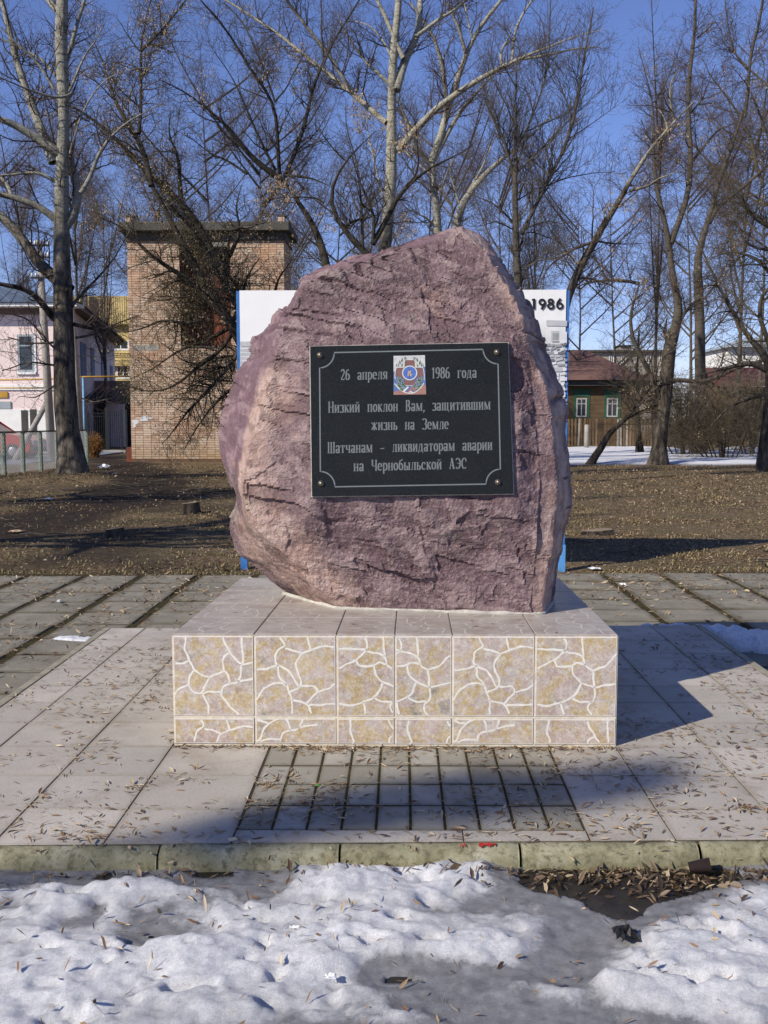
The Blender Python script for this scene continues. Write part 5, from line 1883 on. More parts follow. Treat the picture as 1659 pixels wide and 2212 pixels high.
mb = MB(); mb.tube([(atx(189, YY - 1), YY - 1, atz(700, YY)), (atx(189, YY - 1), YY - 1, atz(631, YY))], 0.22, 8); mb.build('vent_pipe', M_fgrey, yb_)

# ================================================================== GATE, RAILINGS, PIPE, POLES
GY = 43.0
M_iron = simple('black_iron', (0.012, 0.016, 0.018), 0.5, 0.3, 8, 0.1)
gate = empty('metal_gate', (atx(235, GY), GY, -0.1))
tag(gate, 'dark iron gate and railing panel in front of the shaded entrance', 'gate')
for (a, b, y0) in ((187, 229, 889), (233, 262, 886)):
    for yy_ in (y0 + 3, y0 + 10, 950):
        mb = MB(); mb.b2((atx(a, GY), GY - 0.02, atz(yy_ + 1.0, GY)), (atx(b, GY), GY + 0.02, atz(yy_, GY))); mb.build('rail', M_iron, gate)
    x = a
    while x <= b + 0.1:
        mb = MB(); mb.tube([(atx(x, GY), GY + 0.02, 0.0), (atx(x, GY), GY + 0.02, atz(y0 + 2, GY))], 0.012, 4); mb.build('bar', M_iron, gate)
        x += 4.6
for x, y0 in ((187, 886), (229, 880), (233, 878), (262, 884), (272, 884)):
    mb = MB(); mb.b2((atx(x, GY) - 0.04, GY - 0.04, -0.1), (atx(x, GY) + 0.04, GY + 0.04, atz(y0, GY))); mb.build('post', M_iron, gate)
mb = MB(); mb.b2((atx(186, GY), GY - 1.2, -0.11), (atx(286, GY), GY - 0.95, 0.0)); o = mb.build('pale_kerb_board', M_conc); tag(o, 'pale concrete kerb strip on the ground below the iron gate', 'kerb strip')

pipe = empty('gas_pipe', (atx(182, 37), 37, -0.1))
M_yp = simple('yellow_pipe_paint', (0.45, 0.26, 0.04), 0.5, 0.2, 4, 0.1)
M_lb = simple('pale_blue_paint', (0.16, 0.32, 0.50), 0.6, 0.2, 4, 0.1)
mb = MB(); mb.tube([at(-60, 822, 37), at(100, 819, 37), at(182, 814, 37), at(282, 813, 37)], 0.03, 8); mb.build('pipe_run', M_yp, pipe, True)
mb = MB(); mb.tube([at(-60, 838, 37), at(150, 838, 37)], 0.026, 8); mb.build('pipe_run', M_yp, pipe, True)
for xq in (182, -20):
    mb = MB(); mb.tube([(atx(xq, 37), 37, -0.1), (atx(xq, 37), 37, atz(814, 37))], 0.045, 8); mb.build('support', M_lb, pipe, True)
tag(pipe, 'thin ochre gas pipe carried on pale blue posts across the pink house', 'pipe')

pole = empty('utility_pole', (atx(106, 34), 34, -0.1))
tag(pole, 'leaning concrete utility pole with crossarms beside the big poplar', 'utility pole')
M_pole = simple('pole_concrete', (0.30, 0.28, 0.25), 0.9, 0.2, 5, 0.3)
b0 = Vector((atx(110, 34), 34, -0.1)); t0 = Vector(at(84, 520, 34))
mb = MB(); mb.tube([b0, b0.lerp(t0, .5), t0], [0.16, 0.14, 0.10], 8); mb.build('pole_shaft', M_pole, pole, True)
for k, (yy_, hw) in enumerate(((530, 20), (556, 18), (600, 20))):
    c0 = Vector(at(86 + k, yy_, 33.85))
    hw_ = hw / F * 34
    mb = MB(); mb.box(c0, (2 * hw_, 0.07, 0.06)); arm = mb.build('crossarm', M_iron, pole)
    for s_ in (-1, -0.55, 0.55, 1):
        mb = MB(); mb.tube([c0 + Vector((s_ * hw_ * .93, 0, 0.03)), c0 + Vector((s_ * hw_ * .93, 0, 0.16))], [0.045, 0.03], 6); mb.build('insulator', M_white, arm, True)
mb = MB(); mb.tube([b0.lerp(t0, .28), Vector((atx(30, 34), 34, -0.1))], [0.09, 0.11], 8); mb.build('brace', M_pole, pole, True)
pole2 = empty('wooden_strut_pole', (atx(174, 33), 33, -0.1))
mb = MB(); mb.tube([(atx(176, 33), 33, -0.1), at(161, 742, 33), at(150, 600, 33)], [0.11, 0.10, 0.09], 8); mb.build('pole_shaft', M_pole, pole2, True)
tag(pole2, 'slim leaning grey pole showing at the right edge of the big poplar trunk', 'pole')
M_wire = simple('black_wire', (0.02, 0.02, 0.022), 0.6, 0.1, 4, 0.0)
def wire(p, q_, sag, label):
    p, q_ = Vector(p), Vector(q_)
    pts = [p.lerp(q_, t / 10) - Vector((0, 0, sag * (1 - (2 * t / 10 - 1) ** 2))) for t in range(11)]
    mb = MB(); mb.tube(pts, 0.011, 4)
    o = mb.build('overhead_wire', M_wire, None, True)
    tag(o, label, 'wire')
wire(at(95, 528, 33.85), at(-60, 690, 22), 0.3, 'overhead wire dropping left from the top crossarm of the pole')
wire(at(100, 600, 33.85), at(290, 735, 30), 0.2, 'overhead wire dropping right from the lowest crossarm to the brick building')
wire(at(70, 556, 33.85), at(-60, 770, 26), 0.3, 'overhead wire dropping left from the middle crossarm of the pole')
wire(at(-20, 755, 40), at(282, 766, 32.4), 0.15, 'dark cable strung low across the pink house to the brick wall')

# ---- green chain link fence on the left
fence = empty('wire_fence', (atx(90, 27.5), 27.5, -0.1))
tag(fence, 'green posted chain link fence with top pipe left of the big poplar', 'fence')
m = NT('peeling_green_paint')
m.col(m.mix(m.ramp(m.noise(14, 6, 0.7), [(0.45, 0.0), (0.6, 1.0)]), (0.13, 0.20, 0.14), (0.28, 0.29, 0.24))).set(0.8, 0, 0.2)
M_gp = m.m
fa, fb = Vector((atx(-140, 22), 22.0, 0)), Vector((atx(186, 29.5), 29.5, 0))
fdir = (fb - fa)
tops = lambda P_: 1.02
npst = 8
for k in range(npst + 1):
    t = k / npst
    P_ = fa + fdir * t
    mb = MB(); mb.b2((P_.x - 0.045, P_.y - 0.045, -0.15), (P_.x + 0.045, P_.y + 0.045, 0.98)); mb.build('post', M_gp, fence)
mb = MB(); mb.tube([fa + Vector((0, 0, 0.98)), fb + Vector((0, 0, 0.98))], 0.022, 6); mb.build('top_rail', M_doord, fence)
M_zinc = simple('zinc_wire', (0.42, 0.43, 0.44), 0.5, 0.1, 4, 0.0, 0.3)
mb = MB()
L_ = fdir.length
dn = fdir.normalized()
st = 0.10
k = 0
wv, wf = [], []
for sgn in (1, -1):
    s0 = -1.0
    while s0 < L_ + 1.0:
        a_, b_ = (s0, s0 + 1.0) if sgn > 0 else (s0 + 1.0, s0)
        za, zb2 = -0.06, 0.96
        # clip to the panel
        pa, pb = [a_, za], [b_, zb2]
        def clip(p_, q_, lim, hi):
            if (p_[0] > lim) == hi and (q_[0] > lim) == hi: return None
            if (p_[0] > lim) == hi:
                t = (lim - p_[0]) / (q_[0] - p_[0]); return [lim, p_[1] + (q_[1] - p_[1]) * t], q_
            if (q_[0] > lim) == hi:
                t = (lim - p_[0]) / (q_[0] - p_[0]); return p_, [lim, p_[1] + (q_[1] - p_[1]) * t]
            return p_, q_
        r = clip(pa, pb, L_, True)
        if r: r = clip(r[0], r[1], 0.0, False)
        if r:
            p_ = fa + dn * r[0][0] + Vector((0, 0, r[0][1])); q_ = fa + dn * r[1][0] + Vector((0, 0, r[1][1]))
            n = len(wv)
            w = Vector((0.007, 0, 0)); u_ = Vector((0, 0.007, 0))
            wv += [p_ - w, p_ + u_, p_ + w, q_ - w, q_ + u_, q_ + w]
            wf += [(n, n + 1, n + 4, n + 3), (n + 1, n + 2, n + 5, n + 4), (n + 2, n, n + 3, n + 5)]
        s0 += st
mb.add(wv, wf)
tag(mb.build('wire_mesh', M_zinc, fence), kind='stuff')

# ---- red hatchback behind the fence
CY = 35.2
car = empty('parked_car', (atx(60, CY) - 1.5, CY, -0.1))
tag(car, 'red hatchback with roof rack parked behind the chain link fence', 'car')
m = NT('red_car_paint'); m.col((0.42, 0.022, 0.012)).set(0.25, 0.1, 0.5); m.b.inputs['Coat Weight'].default_value = 0.6; M_car = m.m
M_tyre = simple('tyre_rubber', (0.02, 0.02, 0.02), 0.85, 0.2, 10, 0.2)
M_rim = simple('wheel_rim', (0.30, 0.30, 0.31), 0.4, 0.1, 10, 0.0, 0.6)
M_chrome = simple('black_trim', (0.03, 0.03, 0.03), 0.5, 0.1, 10, 0.0)
nx_ = atx(88, CY)
prof = [(-3.95, 0.28), (-4.0, 0.62), (-3.93, 0.93), (-3.3, 0.96), (-1.22, 0.92), (-0.35, 0.80), (-0.05, 0.66), (0.0, 0.42), (-0.04, 0.24)]
def body_loft(pf, y0, y1, inset, name, mat, par):
    mb = MB()
    n = len(pf)
    V = [(nx_ + x, y0 + inset, z - 0.1) for x, z in pf] + [(nx_ + x, y0, z - 0.1) for x, z in pf] 
    ys_ = [y0, y0 + inset, y1 - inset, y1]
    cx = sum(x for x, z in pf) / n; cz = sum(z for x, z in pf) / n
    V = []
    for yi, y in enumerate(ys_):
        sc = 0.94 if yi in (0, 3) else 1.0
        V += [(nx_ + cx + (x - cx) * (sc if yi in (0, 3) else 1), y, cz + (z - cz) * (sc if yi in (0, 3) else 1) - 0.1) for x, z in pf]
    Fc = []
    for r in range(3):
        for k in range(n):
            j = (k + 1) % n
            Fc.append((r * n + k, r * n + j, (r + 1) * n + j, (r + 1) * n + k))
    Fc += [tuple(range(n)), tuple(range(4 * n - 1, 3 * n - 1, -1))]
    mb.add(V, Fc)
    return mb.build(name, mat, par, False)
body_loft(prof, CY - 0.82, CY + 0.82, 0.12, 'body', M_car, car)
# greenhouse: pillars and roof in red, panes dark
body_loft([(-3.55, 1.36), (-3.2, 1.42), (-2.1, 1.42), (-1.78, 1.37), (-1.85, 1.33), (-3.5, 1.33)], CY - 0.66, CY + 0.66, 0.06, 'roof', M_car, car)
for (xa_, za, xb2, zb2) in ((-1.78, 1.34, -1.20, 0.91), (-2.55, 1.34, -2.55, 0.93), (-3.52, 1.34, -3.85, 0.93)):
    for s_ in (-1, 1):
        mb = MB(); mb.tube([(nx_ + xa_, CY + s_ * 0.62, za - .1), (nx_ + xb2, CY + s_ * 0.74, zb2 - .1)], 0.035, 6); mb.build('pillar', M_car, car)
for s_ in (-1, 1):
    for pl in ([(-2.50, 1.33), (-1.84, 1.33), (-1.30, .94), (-2.50, .94)], [(-3.50, 1.33), (-2.60, 1.33), (-2.60, .94), (-3.80, .94)]):
        mb = MB(); mb.prism([(nx_ + x, CY + s_ * (0.63 + (1.33 - z) * 0.28), z - .1) for x, z in pl], (0, -s_ * 0.01, 0)); mb.build('side_window', M_pane, car)
mb = MB(); mb.add([(nx_ - 1.80, CY - 0.6, 1.24), (nx_ - 1.80, CY + 0.6, 1.24), (nx_ - 1.20, CY + 0.72, 0.83), (nx_ - 1.20, CY - 0.72, 0.83)], [(0, 1, 2, 3)]); mb.prism([(nx_ - 1.80, CY - 0.6, 1.235), (nx_ - 1.80, CY + 0.6, 1.235), (nx_ - 1.20, CY + 0.72, 0.825), (nx_ - 1.20, CY - 0.72, 0.825)], (-0.01, 0, -0.012)); mb.build('windscreen', M_pane, car)
for xw in (-0.72, -3.2):
    for s_ in (-1, 1):
        c0 = Vector((nx_ + xw, CY + s_ * 0.74, 0.19))
        mb = MB(); mb.tube([c0 - Vector((0, 0.09, 0)), c0 - Vector((0, .07, 0)), c0 + Vector((0, .07, 0)), c0 + Vector((0, 0.09, 0))], [0.25, 0.29, 0.29, 0.25], 20); wh = mb.build('wheel', M_tyre, car, True)
        mb = MB(); mb.tube([c0 + Vector((0, s_ * 0.085, 0)), c0 + Vector((0, s_ * 0.10, 0))], [0.17, 0.15], 14); mb.build('rim', M_rim, wh, True)
mb = MB(); mb.b2((nx_ - 0.12, CY - 0.8, 0.20), (nx_ + 0.05, CY + 0.8, 0.34), bev=0.03); mb.build('bumper', M_chrome, car)
for s_ in (-1, 1):
    mb = MB(); mb.b2((nx_ - 0.08, CY + s_ * 0.62 - 0.13, 0.42), (nx_ + 0.012, CY + s_ * 0.62 + 0.13, 0.56), bev=0.02); mb.build('headlight', M_rim, car)
    mb = MB(); mb.tube([(nx_ - 3.3, CY + s_ * .55, 1.37), (nx_ - 3.25, CY + s_ * .55, 1.44), (nx_ - 2.0, CY + s_ * .55, 1.44), (nx_ - 1.95, CY + s_ * .55, 1.36)], 0.014, 5); mb.build('roof_rack', M_chrome, car)

# ================================================================== RIGHT SIDE HOUSES AND FENCES
LY = 56.0
M_log = simple('olive_brown_boards', (0.115, 0.078, 0.042), 0.9, 0.3, 2, 0.3)
M_broof = simple('brown_red_roof', (0.17, 0.095, 0.08), 0.85, 0.2, 1.2, 0.2)
M_grn = simple('green_trim', (0.03, 0.095, 0.055), 0.7, 0.25, 5, 0.1)
M_oldw = simple('old_white_paint', (0.40, 0.40, 0.38), 0.8, 0.25, 8, 0.1)
wh_ = empty('wooden_house', (atx(1250, LY), LY + 4, -0.1))
tag(wh_, 'low brown timber house with green framed windows and a red brown hipped roof', 'house')
wx0, wx1 = atx(1120, LY), atx(1378, LY)
wz1 = atz(826, LY)
mb = MB(); mb.b2((wx0, LY + 0.03, -0.1), (wx1, LY + 8, wz1)); mb.build('wall', M_log, wh_)
nb = 14
for k in range(nb):
    z0 = -0.1 + (wz1 + 0.1) * k / nb
    mb = MB(); mb.b2((wx0 - 0.03, LY - 0.02 + R_.uniform(-.004, .004), z0 + 0.006), (wx1 + 0.03, LY + 0.028, z0 + (wz1 + 0.1) / nb - 0.006), w=R_.random()); mb.build('plank', M_log, wh_)
mb = MB(); mb.b2((wx0 - 0.4, LY - 0.5, wz1 - 0.22), (wx1 + 0.5, LY + 8.4, wz1 + 0.06)); mb.build('eave', M_doord, wh_)
zr_ = atz(757, LY + 4)
V = [(wx0 - 0.6, LY - 0.75, wz1 + 0.10), (wx1 + 0.7, LY - 0.75, wz1 + 0.10), (wx1 + 0.7, LY + 8.7, wz1 + 0.10), (wx0 - 0.6, LY + 8.7, wz1 + 0.10), (wx0 + 3, LY + 4, zr_), (atx(1262, LY + 4), LY + 4, zr_)]
mb = MB(); mb.add(V, [(0, 1, 5, 4), (1, 2, 5), (2, 3, 4, 5), (3, 0, 4), (3, 2, 1, 0)]); mb.build('roof', M_broof, wh_)
for (x0, x1) in ((1163, 1199), (1238, 1273), (1304, 1340)):
    fr_ = window(wh_, x0 + 6, x1 - 6, 860, 901, LY - 0.03, M_oldw, M_pane, 0.08)
    a, b = atx(x0, LY), atx(x1, LY)
    mb = MB(); mb.b2((a, LY - 0.05, atz(906, LY)), (atx(x0 + 5, LY), LY - 0.02, atz(846, LY))); mb.b2((atx(x1 - 5, LY), LY - 0.05, atz(906, LY)), (b, LY - 0.02, atz(846, LY)))
    mb.b2((atx(x0 + 5, LY), LY - 0.05, atz(857, LY)), (atx(x1 - 5, LY), LY - 0.02, atz(846, LY))); mb.b2((a - 0.06, LY - 0.07, atz(845.6, LY)), (b + 0.06, LY - 0.02, atz(841, LY)))
    mb.build('casing', M_grn, fr_)
# apartment block far behind
AY = 115.0
ap = empty('apartment_block', (atx(1350, AY), AY + 6, -0.1))
tag(ap, 'grey panel apartment block showing above the brown hipped roof', 'apartment block')
M_panel = simple('grey_beige_panel', (0.36, 0.32, 0.27), 0.9, 0.12, 0.3, 0.1)
mb = MB(); mb.b2((atx(1180, AY), AY, -0.1), (atx(1446, AY), AY + 12, atz(761, AY))); mb.build('wall', M_panel, ap)
mb = MB(); mb.b2((atx(1176, AY), AY - 0.5, atz(761, AY) + 0.01), (atx(1450, AY), AY + 12.5, atz(757, AY))); mb.build('roof', M_dconc, ap)
mb = MB(); mb.b2((atx(1348, AY), AY + 3, atz(757, AY) + 0.01), (atx(1374, AY), AY + 6, atz(744, AY))); mb.build('lift_house', M_panel, ap)
mb = MB(); mb.b2((atx(1345, AY), AY + 2.7, atz(744, AY) + 0.01), (atx(1377, AY), AY + 6.3, atz(742, AY))); mb.build('lift_house_roof', M_dconc, ap)
for xw in (1318, 1344, 1371, 1398, 1425):
    for yw in (768, 800, 832):
        window(ap, xw - 5, xw + 5, yw, yw + 17, AY, M_white, M_pane, 0.10, trans=False)
for yw in (792, 824):
    mb = MB(); mb.b2((atx(1180, AY), AY - 0.04, atz(yw + .8, AY)), (atx(1446, AY), AY + .01, atz(yw, AY))); mb.build('panel_joint', M_dconc, ap)
# white house at far right
WY = 80.0
wb = empty('white_house', (atx(1640, WY), WY + 4, -0.1))
tag(wb, 'white walled house with a grey roof glimpsed through twigs at the right edge', 'house')
mb = MB(); mb.b2((atx(1572, WY), WY, -0.1), (atx(1760, WY), WY + 8, atz(752, WY))); mb.build('wall', M_white, wb)
V = [(atx(1563, WY), WY - .6, atz(752, WY) + .01), (atx(1775, WY), WY - .6, atz(752, WY) + .01), (atx(1775, WY), WY + 9, atz(752, WY) + .01), (atx(1563, WY), WY + 9, atz(752, WY) + .01), (atx(1640, WY), WY + 4, atz(722, WY)), (atx(1740, WY), WY + 4, atz(722, WY))]
mb = MB(); mb.add(V, [(0, 1, 5, 4), (1, 2, 5), (2, 3, 4, 5), (3, 0, 4), (3, 2, 1, 0)]); mb.build('roof', M_fgrey, wb)
for xw in (1600, 1644, 1690):
    window(wb, xw - 9, xw + 9, 757, 781, WY, M_white, M_pane, 0.12)
# orange hut with red roof
OY = 58.0
ob = empty('orange_hut', (atx(1600, OY), OY + 2, -0.1))
tag(ob, 'small orange brown hut with a red roof behind the picket fence at right', 'hut')
M_or = simple('orange_boards', (0.15, 0.085, 0.04), 0.85, 0.3, 2, 0.2)
M_rr = simple('red_sheet_roof', (0.13, 0.05, 0.045), 0.6, 0.2, 1, 0.1)
mb = MB(); mb.b2((atx(1545, OY), OY, -0.1), (atx(1665, OY), OY + 4, atz(836, OY))); mb.build('wall', M_or, ob)
mb = MB(); mb.prism([(atx(1538, OY), OY - 0.6, atz(836, OY) + .01), (atx(1672, OY), OY - 0.6, atz(836, OY) + .01), (atx(1672, OY), OY + 2, atz(794, OY)), (atx(1538, OY), OY + 2, atz(794, OY))], (0, 0, .08)); mb.build('roof', M_rr, ob)
mb = MB(); mb.prism([(atx(1538, OY), OY + 4.6, atz(836, OY) + .01), (atx(1672, OY), OY + 4.6, atz(836, OY) + .01), (atx(1672, OY), OY + 2.01, atz(794, OY)), (atx(1538, OY), OY + 2.01, atz(794, OY))], (0, 0, .08)); mb.build('roof', M_rr, ob)
window(ob, 1604, 1616, 852, 872, OY, M_white, M_pane, 0.06)

# picket fence
FY = 49.0
pf = empty('picket_fence', (atx(1440, FY), FY, -0.1))
tag(pf, 'long weathered brown picket fence behind the trees at right', 'fence')
m = NT('weathered_picket')
v = m.attr('var').outputs['Fac']
m.col(m.ramp(v, [(0, (0.10, 0.065, 0.035)), (0.5, (0.155, 0.10, 0.055)), (0.85, (0.19, 0.14, 0.09)), (1, (0.30, 0.28, 0.24))])).set(0.9, 0, 0.15)
M_pk = m.m
pk_me = []
for vv in range(8):
    mb = MB()
    w_ = 0.088
    mb.prism([(-w_ / 2, 0, 0), (w_ / 2, 0, 0), (w_ / 2, 0, 1.30), (0, 0, 1.36), (-w_ / 2, 0, 1.30)], (0, 0.02, 0), w=(vv / 7.0) ** 1.3)
    o = mb.build('picket', M_pk); pk_me.append(o.data); bpy.data.objects.remove(o)
x = atx(1120, FY)
k = 0
while x < atx(1720, FY):
    o = link_mesh('picket', pk_me[R_.randrange(8)], pf)
    o.location = Vector((x, FY + R_.uniform(-.01, .01), 0.0 + R_.uniform(-.03, .02))) - Vector(pf.location)
    o.rotation_euler = (0, R_.uniform(-.03, .03), 0)
    x += 0.148 + R_.uniform(-.012, .012)
for z in (0.30, 1.05):
    mb = MB(); mb.b2((atx(1115, FY), FY + 0.035, z - .04), (atx(1725, FY), FY + .08, z + .04), w=.4); mb.build('rail', M_pk, pf)
for xq in (1180, 1346, 1452, 1600):
    mb = MB(); mb.b2((atx(xq, FY) - .07, FY + .09, -.15), (atx(xq, FY) + .07, FY + .2, 1.2), w=.3); mb.build('post', M_pk, pf)
def stub(x, y0, y1, Y, w, label):
    b_ = MB(); b_.tube([(atx(x, Y), Y, -.12), (atx(x, Y), Y, atz(y0, Y) - .03), (atx(x, Y), Y, atz(y0, Y))], [w, w * .97, w * .7], 10)
    o = b_.build('concrete_post', M_pole, None, True); tag(o, label, 'post', 'concrete posts before the picket fence')
stub(1268, 917, 966, 46.5, 0.11, 'short grey concrete post before the picket fence, below the green windows')
stub(1482, 920, 968, 46.0, 0.10, 'short grey concrete post before the picket fence, in the twigs right of the forked tree')

# ================================================================== TREES
def resample(P, R, k):
    P = np.array(P, float); R = np.array(R, float)
    d = np.concatenate([[0], np.cumsum(np.linalg.norm(np.diff(P, axis=0), axis=1))])
    # smooth (Catmull-Rom like) by cubic through chord length with numpy only
    t = np.linspace(0, d[-1], k)
    out = np.stack([np.interp(t, d, P[:, i]) for i in range(3)], -1)
    for _ in range(2):
        out[1:-1] = (out[:-2] + 2 * out[1:-1] + out[2:]) / 4
    return out, np.interp(t, d, R)

def norm(a):
    return a / (np.linalg.norm(a, axis=-1, keepdims=True) + 1e-9)

def tubes(P, R, sides):
    """P (n,k,3), R (n,k) -> verts, quads"""
    n, k, _ = P.shape
    T = norm(np.gradient(P, axis=1))
    ref = np.array([0.31, 0.92, 0.17])
    A = norm(np.cross(T, ref))
    B = np.cross(T, A)
    an = np.arange(sides) * 2 * np.pi / sides
    V = P[:, :, None, :] + (A[:, :, None, :] * np.cos(an)[None, None, :, None] + B[:, :, None, :] * np.sin(an)[None, None, :, None]) * R[:, :, None, None]
    idx = np.arange(n * k * sides).reshape(n, k, sides)
    a = idx[:, :-1]; b = np.roll(idx, -1, 2)[:, :-1]; c = np.roll(idx, -1, 2)[:, 1:]; d = idx[:, 1:]
    return V.reshape(-1, 3), np.stack([a, b, c, d], -1).reshape(-1, 4)

def sprout(g_, P, R, dens, L, k, t0=0.15, fwd=0.55, side=0.9, up=0.35, wig=0.16, curl=0.10, rf=0.5, rcap=0.02, rmin=0.003, taper=0.35, tipshort=0.5):
    n, kk, _ = P.shape
    seg = np.linalg.norm(np.diff(P, axis=1), axis=2)
    tot = seg.sum(1)
    cnt = g_.poisson(np.maximum(dens * tot * (1 - t0), 0.0))
    ii = np.repeat(np.arange(n), cnt)
    m_ = len(ii)
    if m_ == 0: return np.zeros((0, k, 3)), np.zeros((0, k))
    t = g_.uniform(t0, 1.0, m_) * (kk - 1)
    i0 = np.minimum(t.astype(int), kk - 2)
    f = (t - i0)[:, None]
    pos = P[ii, i0] * (1 - f) + P[ii, i0 + 1] * f
    tn = norm(P[ii, i0 + 1] - P[ii, i0])
    rad = R[ii, i0] * (1 - f[:, 0]) + R[ii, i0 + 1] * f[:, 0]
    rv_ = norm(g_.normal(size=(m_, 3)))
    pp = norm(np.cross(tn, rv_))
    d = norm(tn * fwd + pp * side + np.array([0, 0, up]))
    ln = L * g_.uniform(0.35, 1.25, m_) * (1 - tipshort * t / (kk - 1))
    r0 = np.minimum(rad * rf, rcap) * np.clip(ln / L + 0.3, 0.4, 1.2)
    r0 = np.maximum(r0, rmin)
    out = np.zeros((m_, k, 3)); out[:, 0] = pos
    wob = norm(g_.normal(size=(m_, 3))) * 0.10
    for j in range(1, k):
        out[:, j] = out[:, j - 1] + d * (ln / (k - 1))[:, None]
        d = norm(d + g_.normal(size=(m_, 3)) * wig + wob + np.array([0, 0, curl]))
    rr = r0[:, None] * np.linspace(1, taper, k)[None, :]
    return out, np.maximum(rr, rmin * 0.55)

def barkmat(name, dark, light, z0, z1, band=True, dk=0.5):
    """rough dark bark low down, smooth pale bark with dark scars high up"""
    m = NT(name)
    gm = m.t.nodes.new('ShaderNodeNewGeometry')
    sp = m.t.nodes.new('ShaderNodeSeparateXYZ')
    m.l(gm.outputs['Position'], sp.inputs[0])
    mr = m.t.nodes.new('ShaderNodeMapRange')
    mr.inputs['From Min'].default_value = z0
    mr.inputs['From Max'].default_value = z1
    m.l(sp.outputs['Z'], mr.inputs['Value'])
    nz = m.noise(7, 6, 0.75, stretch=(1.0, 1.0, 0.28))
    low_ = m.ramp(nz, [(0.38, tuple(v * 0.22 for v in dark)), (0.5, dark), (0.62, tuple(min(1, v * 2.2) for v in dark))])
    nh = m.noise(5, 5, 0.7, stretch=(0.6, 0.6, 3.2))
    hi = m.ramp(nh, [(0.34, tuple(v * 0.22 for v in light)), (0.44, tuple(v * 0.75 for v in light)), (0.62, light)])
    fac = m.math('ADD', mr.outputs[0], m.math('MULTIPLY', m.math('SUBTRACT', m.noise(1.6, 5, 0.7), 0.5), 0.9))
    m.col(m.mix(m.ramp(fac, [(0.35, 0.0), (0.65, 1.0)]), low_, hi))
    m.set(0.85, 0, 0.2)
    m.bump(nz, 1.0, 0.06)
    return m.m
B_pop = barkmat('poplar_bark', (0.085, 0.072, 0.057), (0.34, 0.33, 0.27), 3.2, 8.0)
B_pop2 = barkmat('pale_poplar_bark', (0.085, 0.07, 0.053), (0.40, 0.38, 0.30), 4.5, 9.5)
B_dark = barkmat('maple_bark', (0.045, 0.036, 0.027), (0.062, 0.053, 0.040), 2.0, 6.0)
B_mid = barkmat('lime_bark', (0.065, 0.054, 0.043), (0.115, 0.10, 0.08), 1.5, 5.0)
B_tw = {}
def twigmat(name, c):
    m = NT(name)
    m.col(m.ramp(m.noise(1.5, 3), [(0.35, tuple(v * 0.7 for v in c)), (0.65, tuple(v * 1.3 for v in c))])).set(0.8, 0, 0.2)
    return m.m
W_brown = twigmat('brown_twigs', (0.080, 0.060, 0.050))
W_grey = twigmat('grey_twigs', (0.085, 0.072, 0.060))
W_oliv = twigmat('olive_twigs', (0.090, 0.074, 0.046))
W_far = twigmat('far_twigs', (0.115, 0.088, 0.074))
W_straw = twigmat('straw_grey_twigs', (0.15, 0.125, 0.09))
M_key = varmat('dry_seed_keys', [(0.26, 0.18, 0.10), (0.38, 0.28, 0.17), (0.48, 0.39, 0.25)], 0.8)

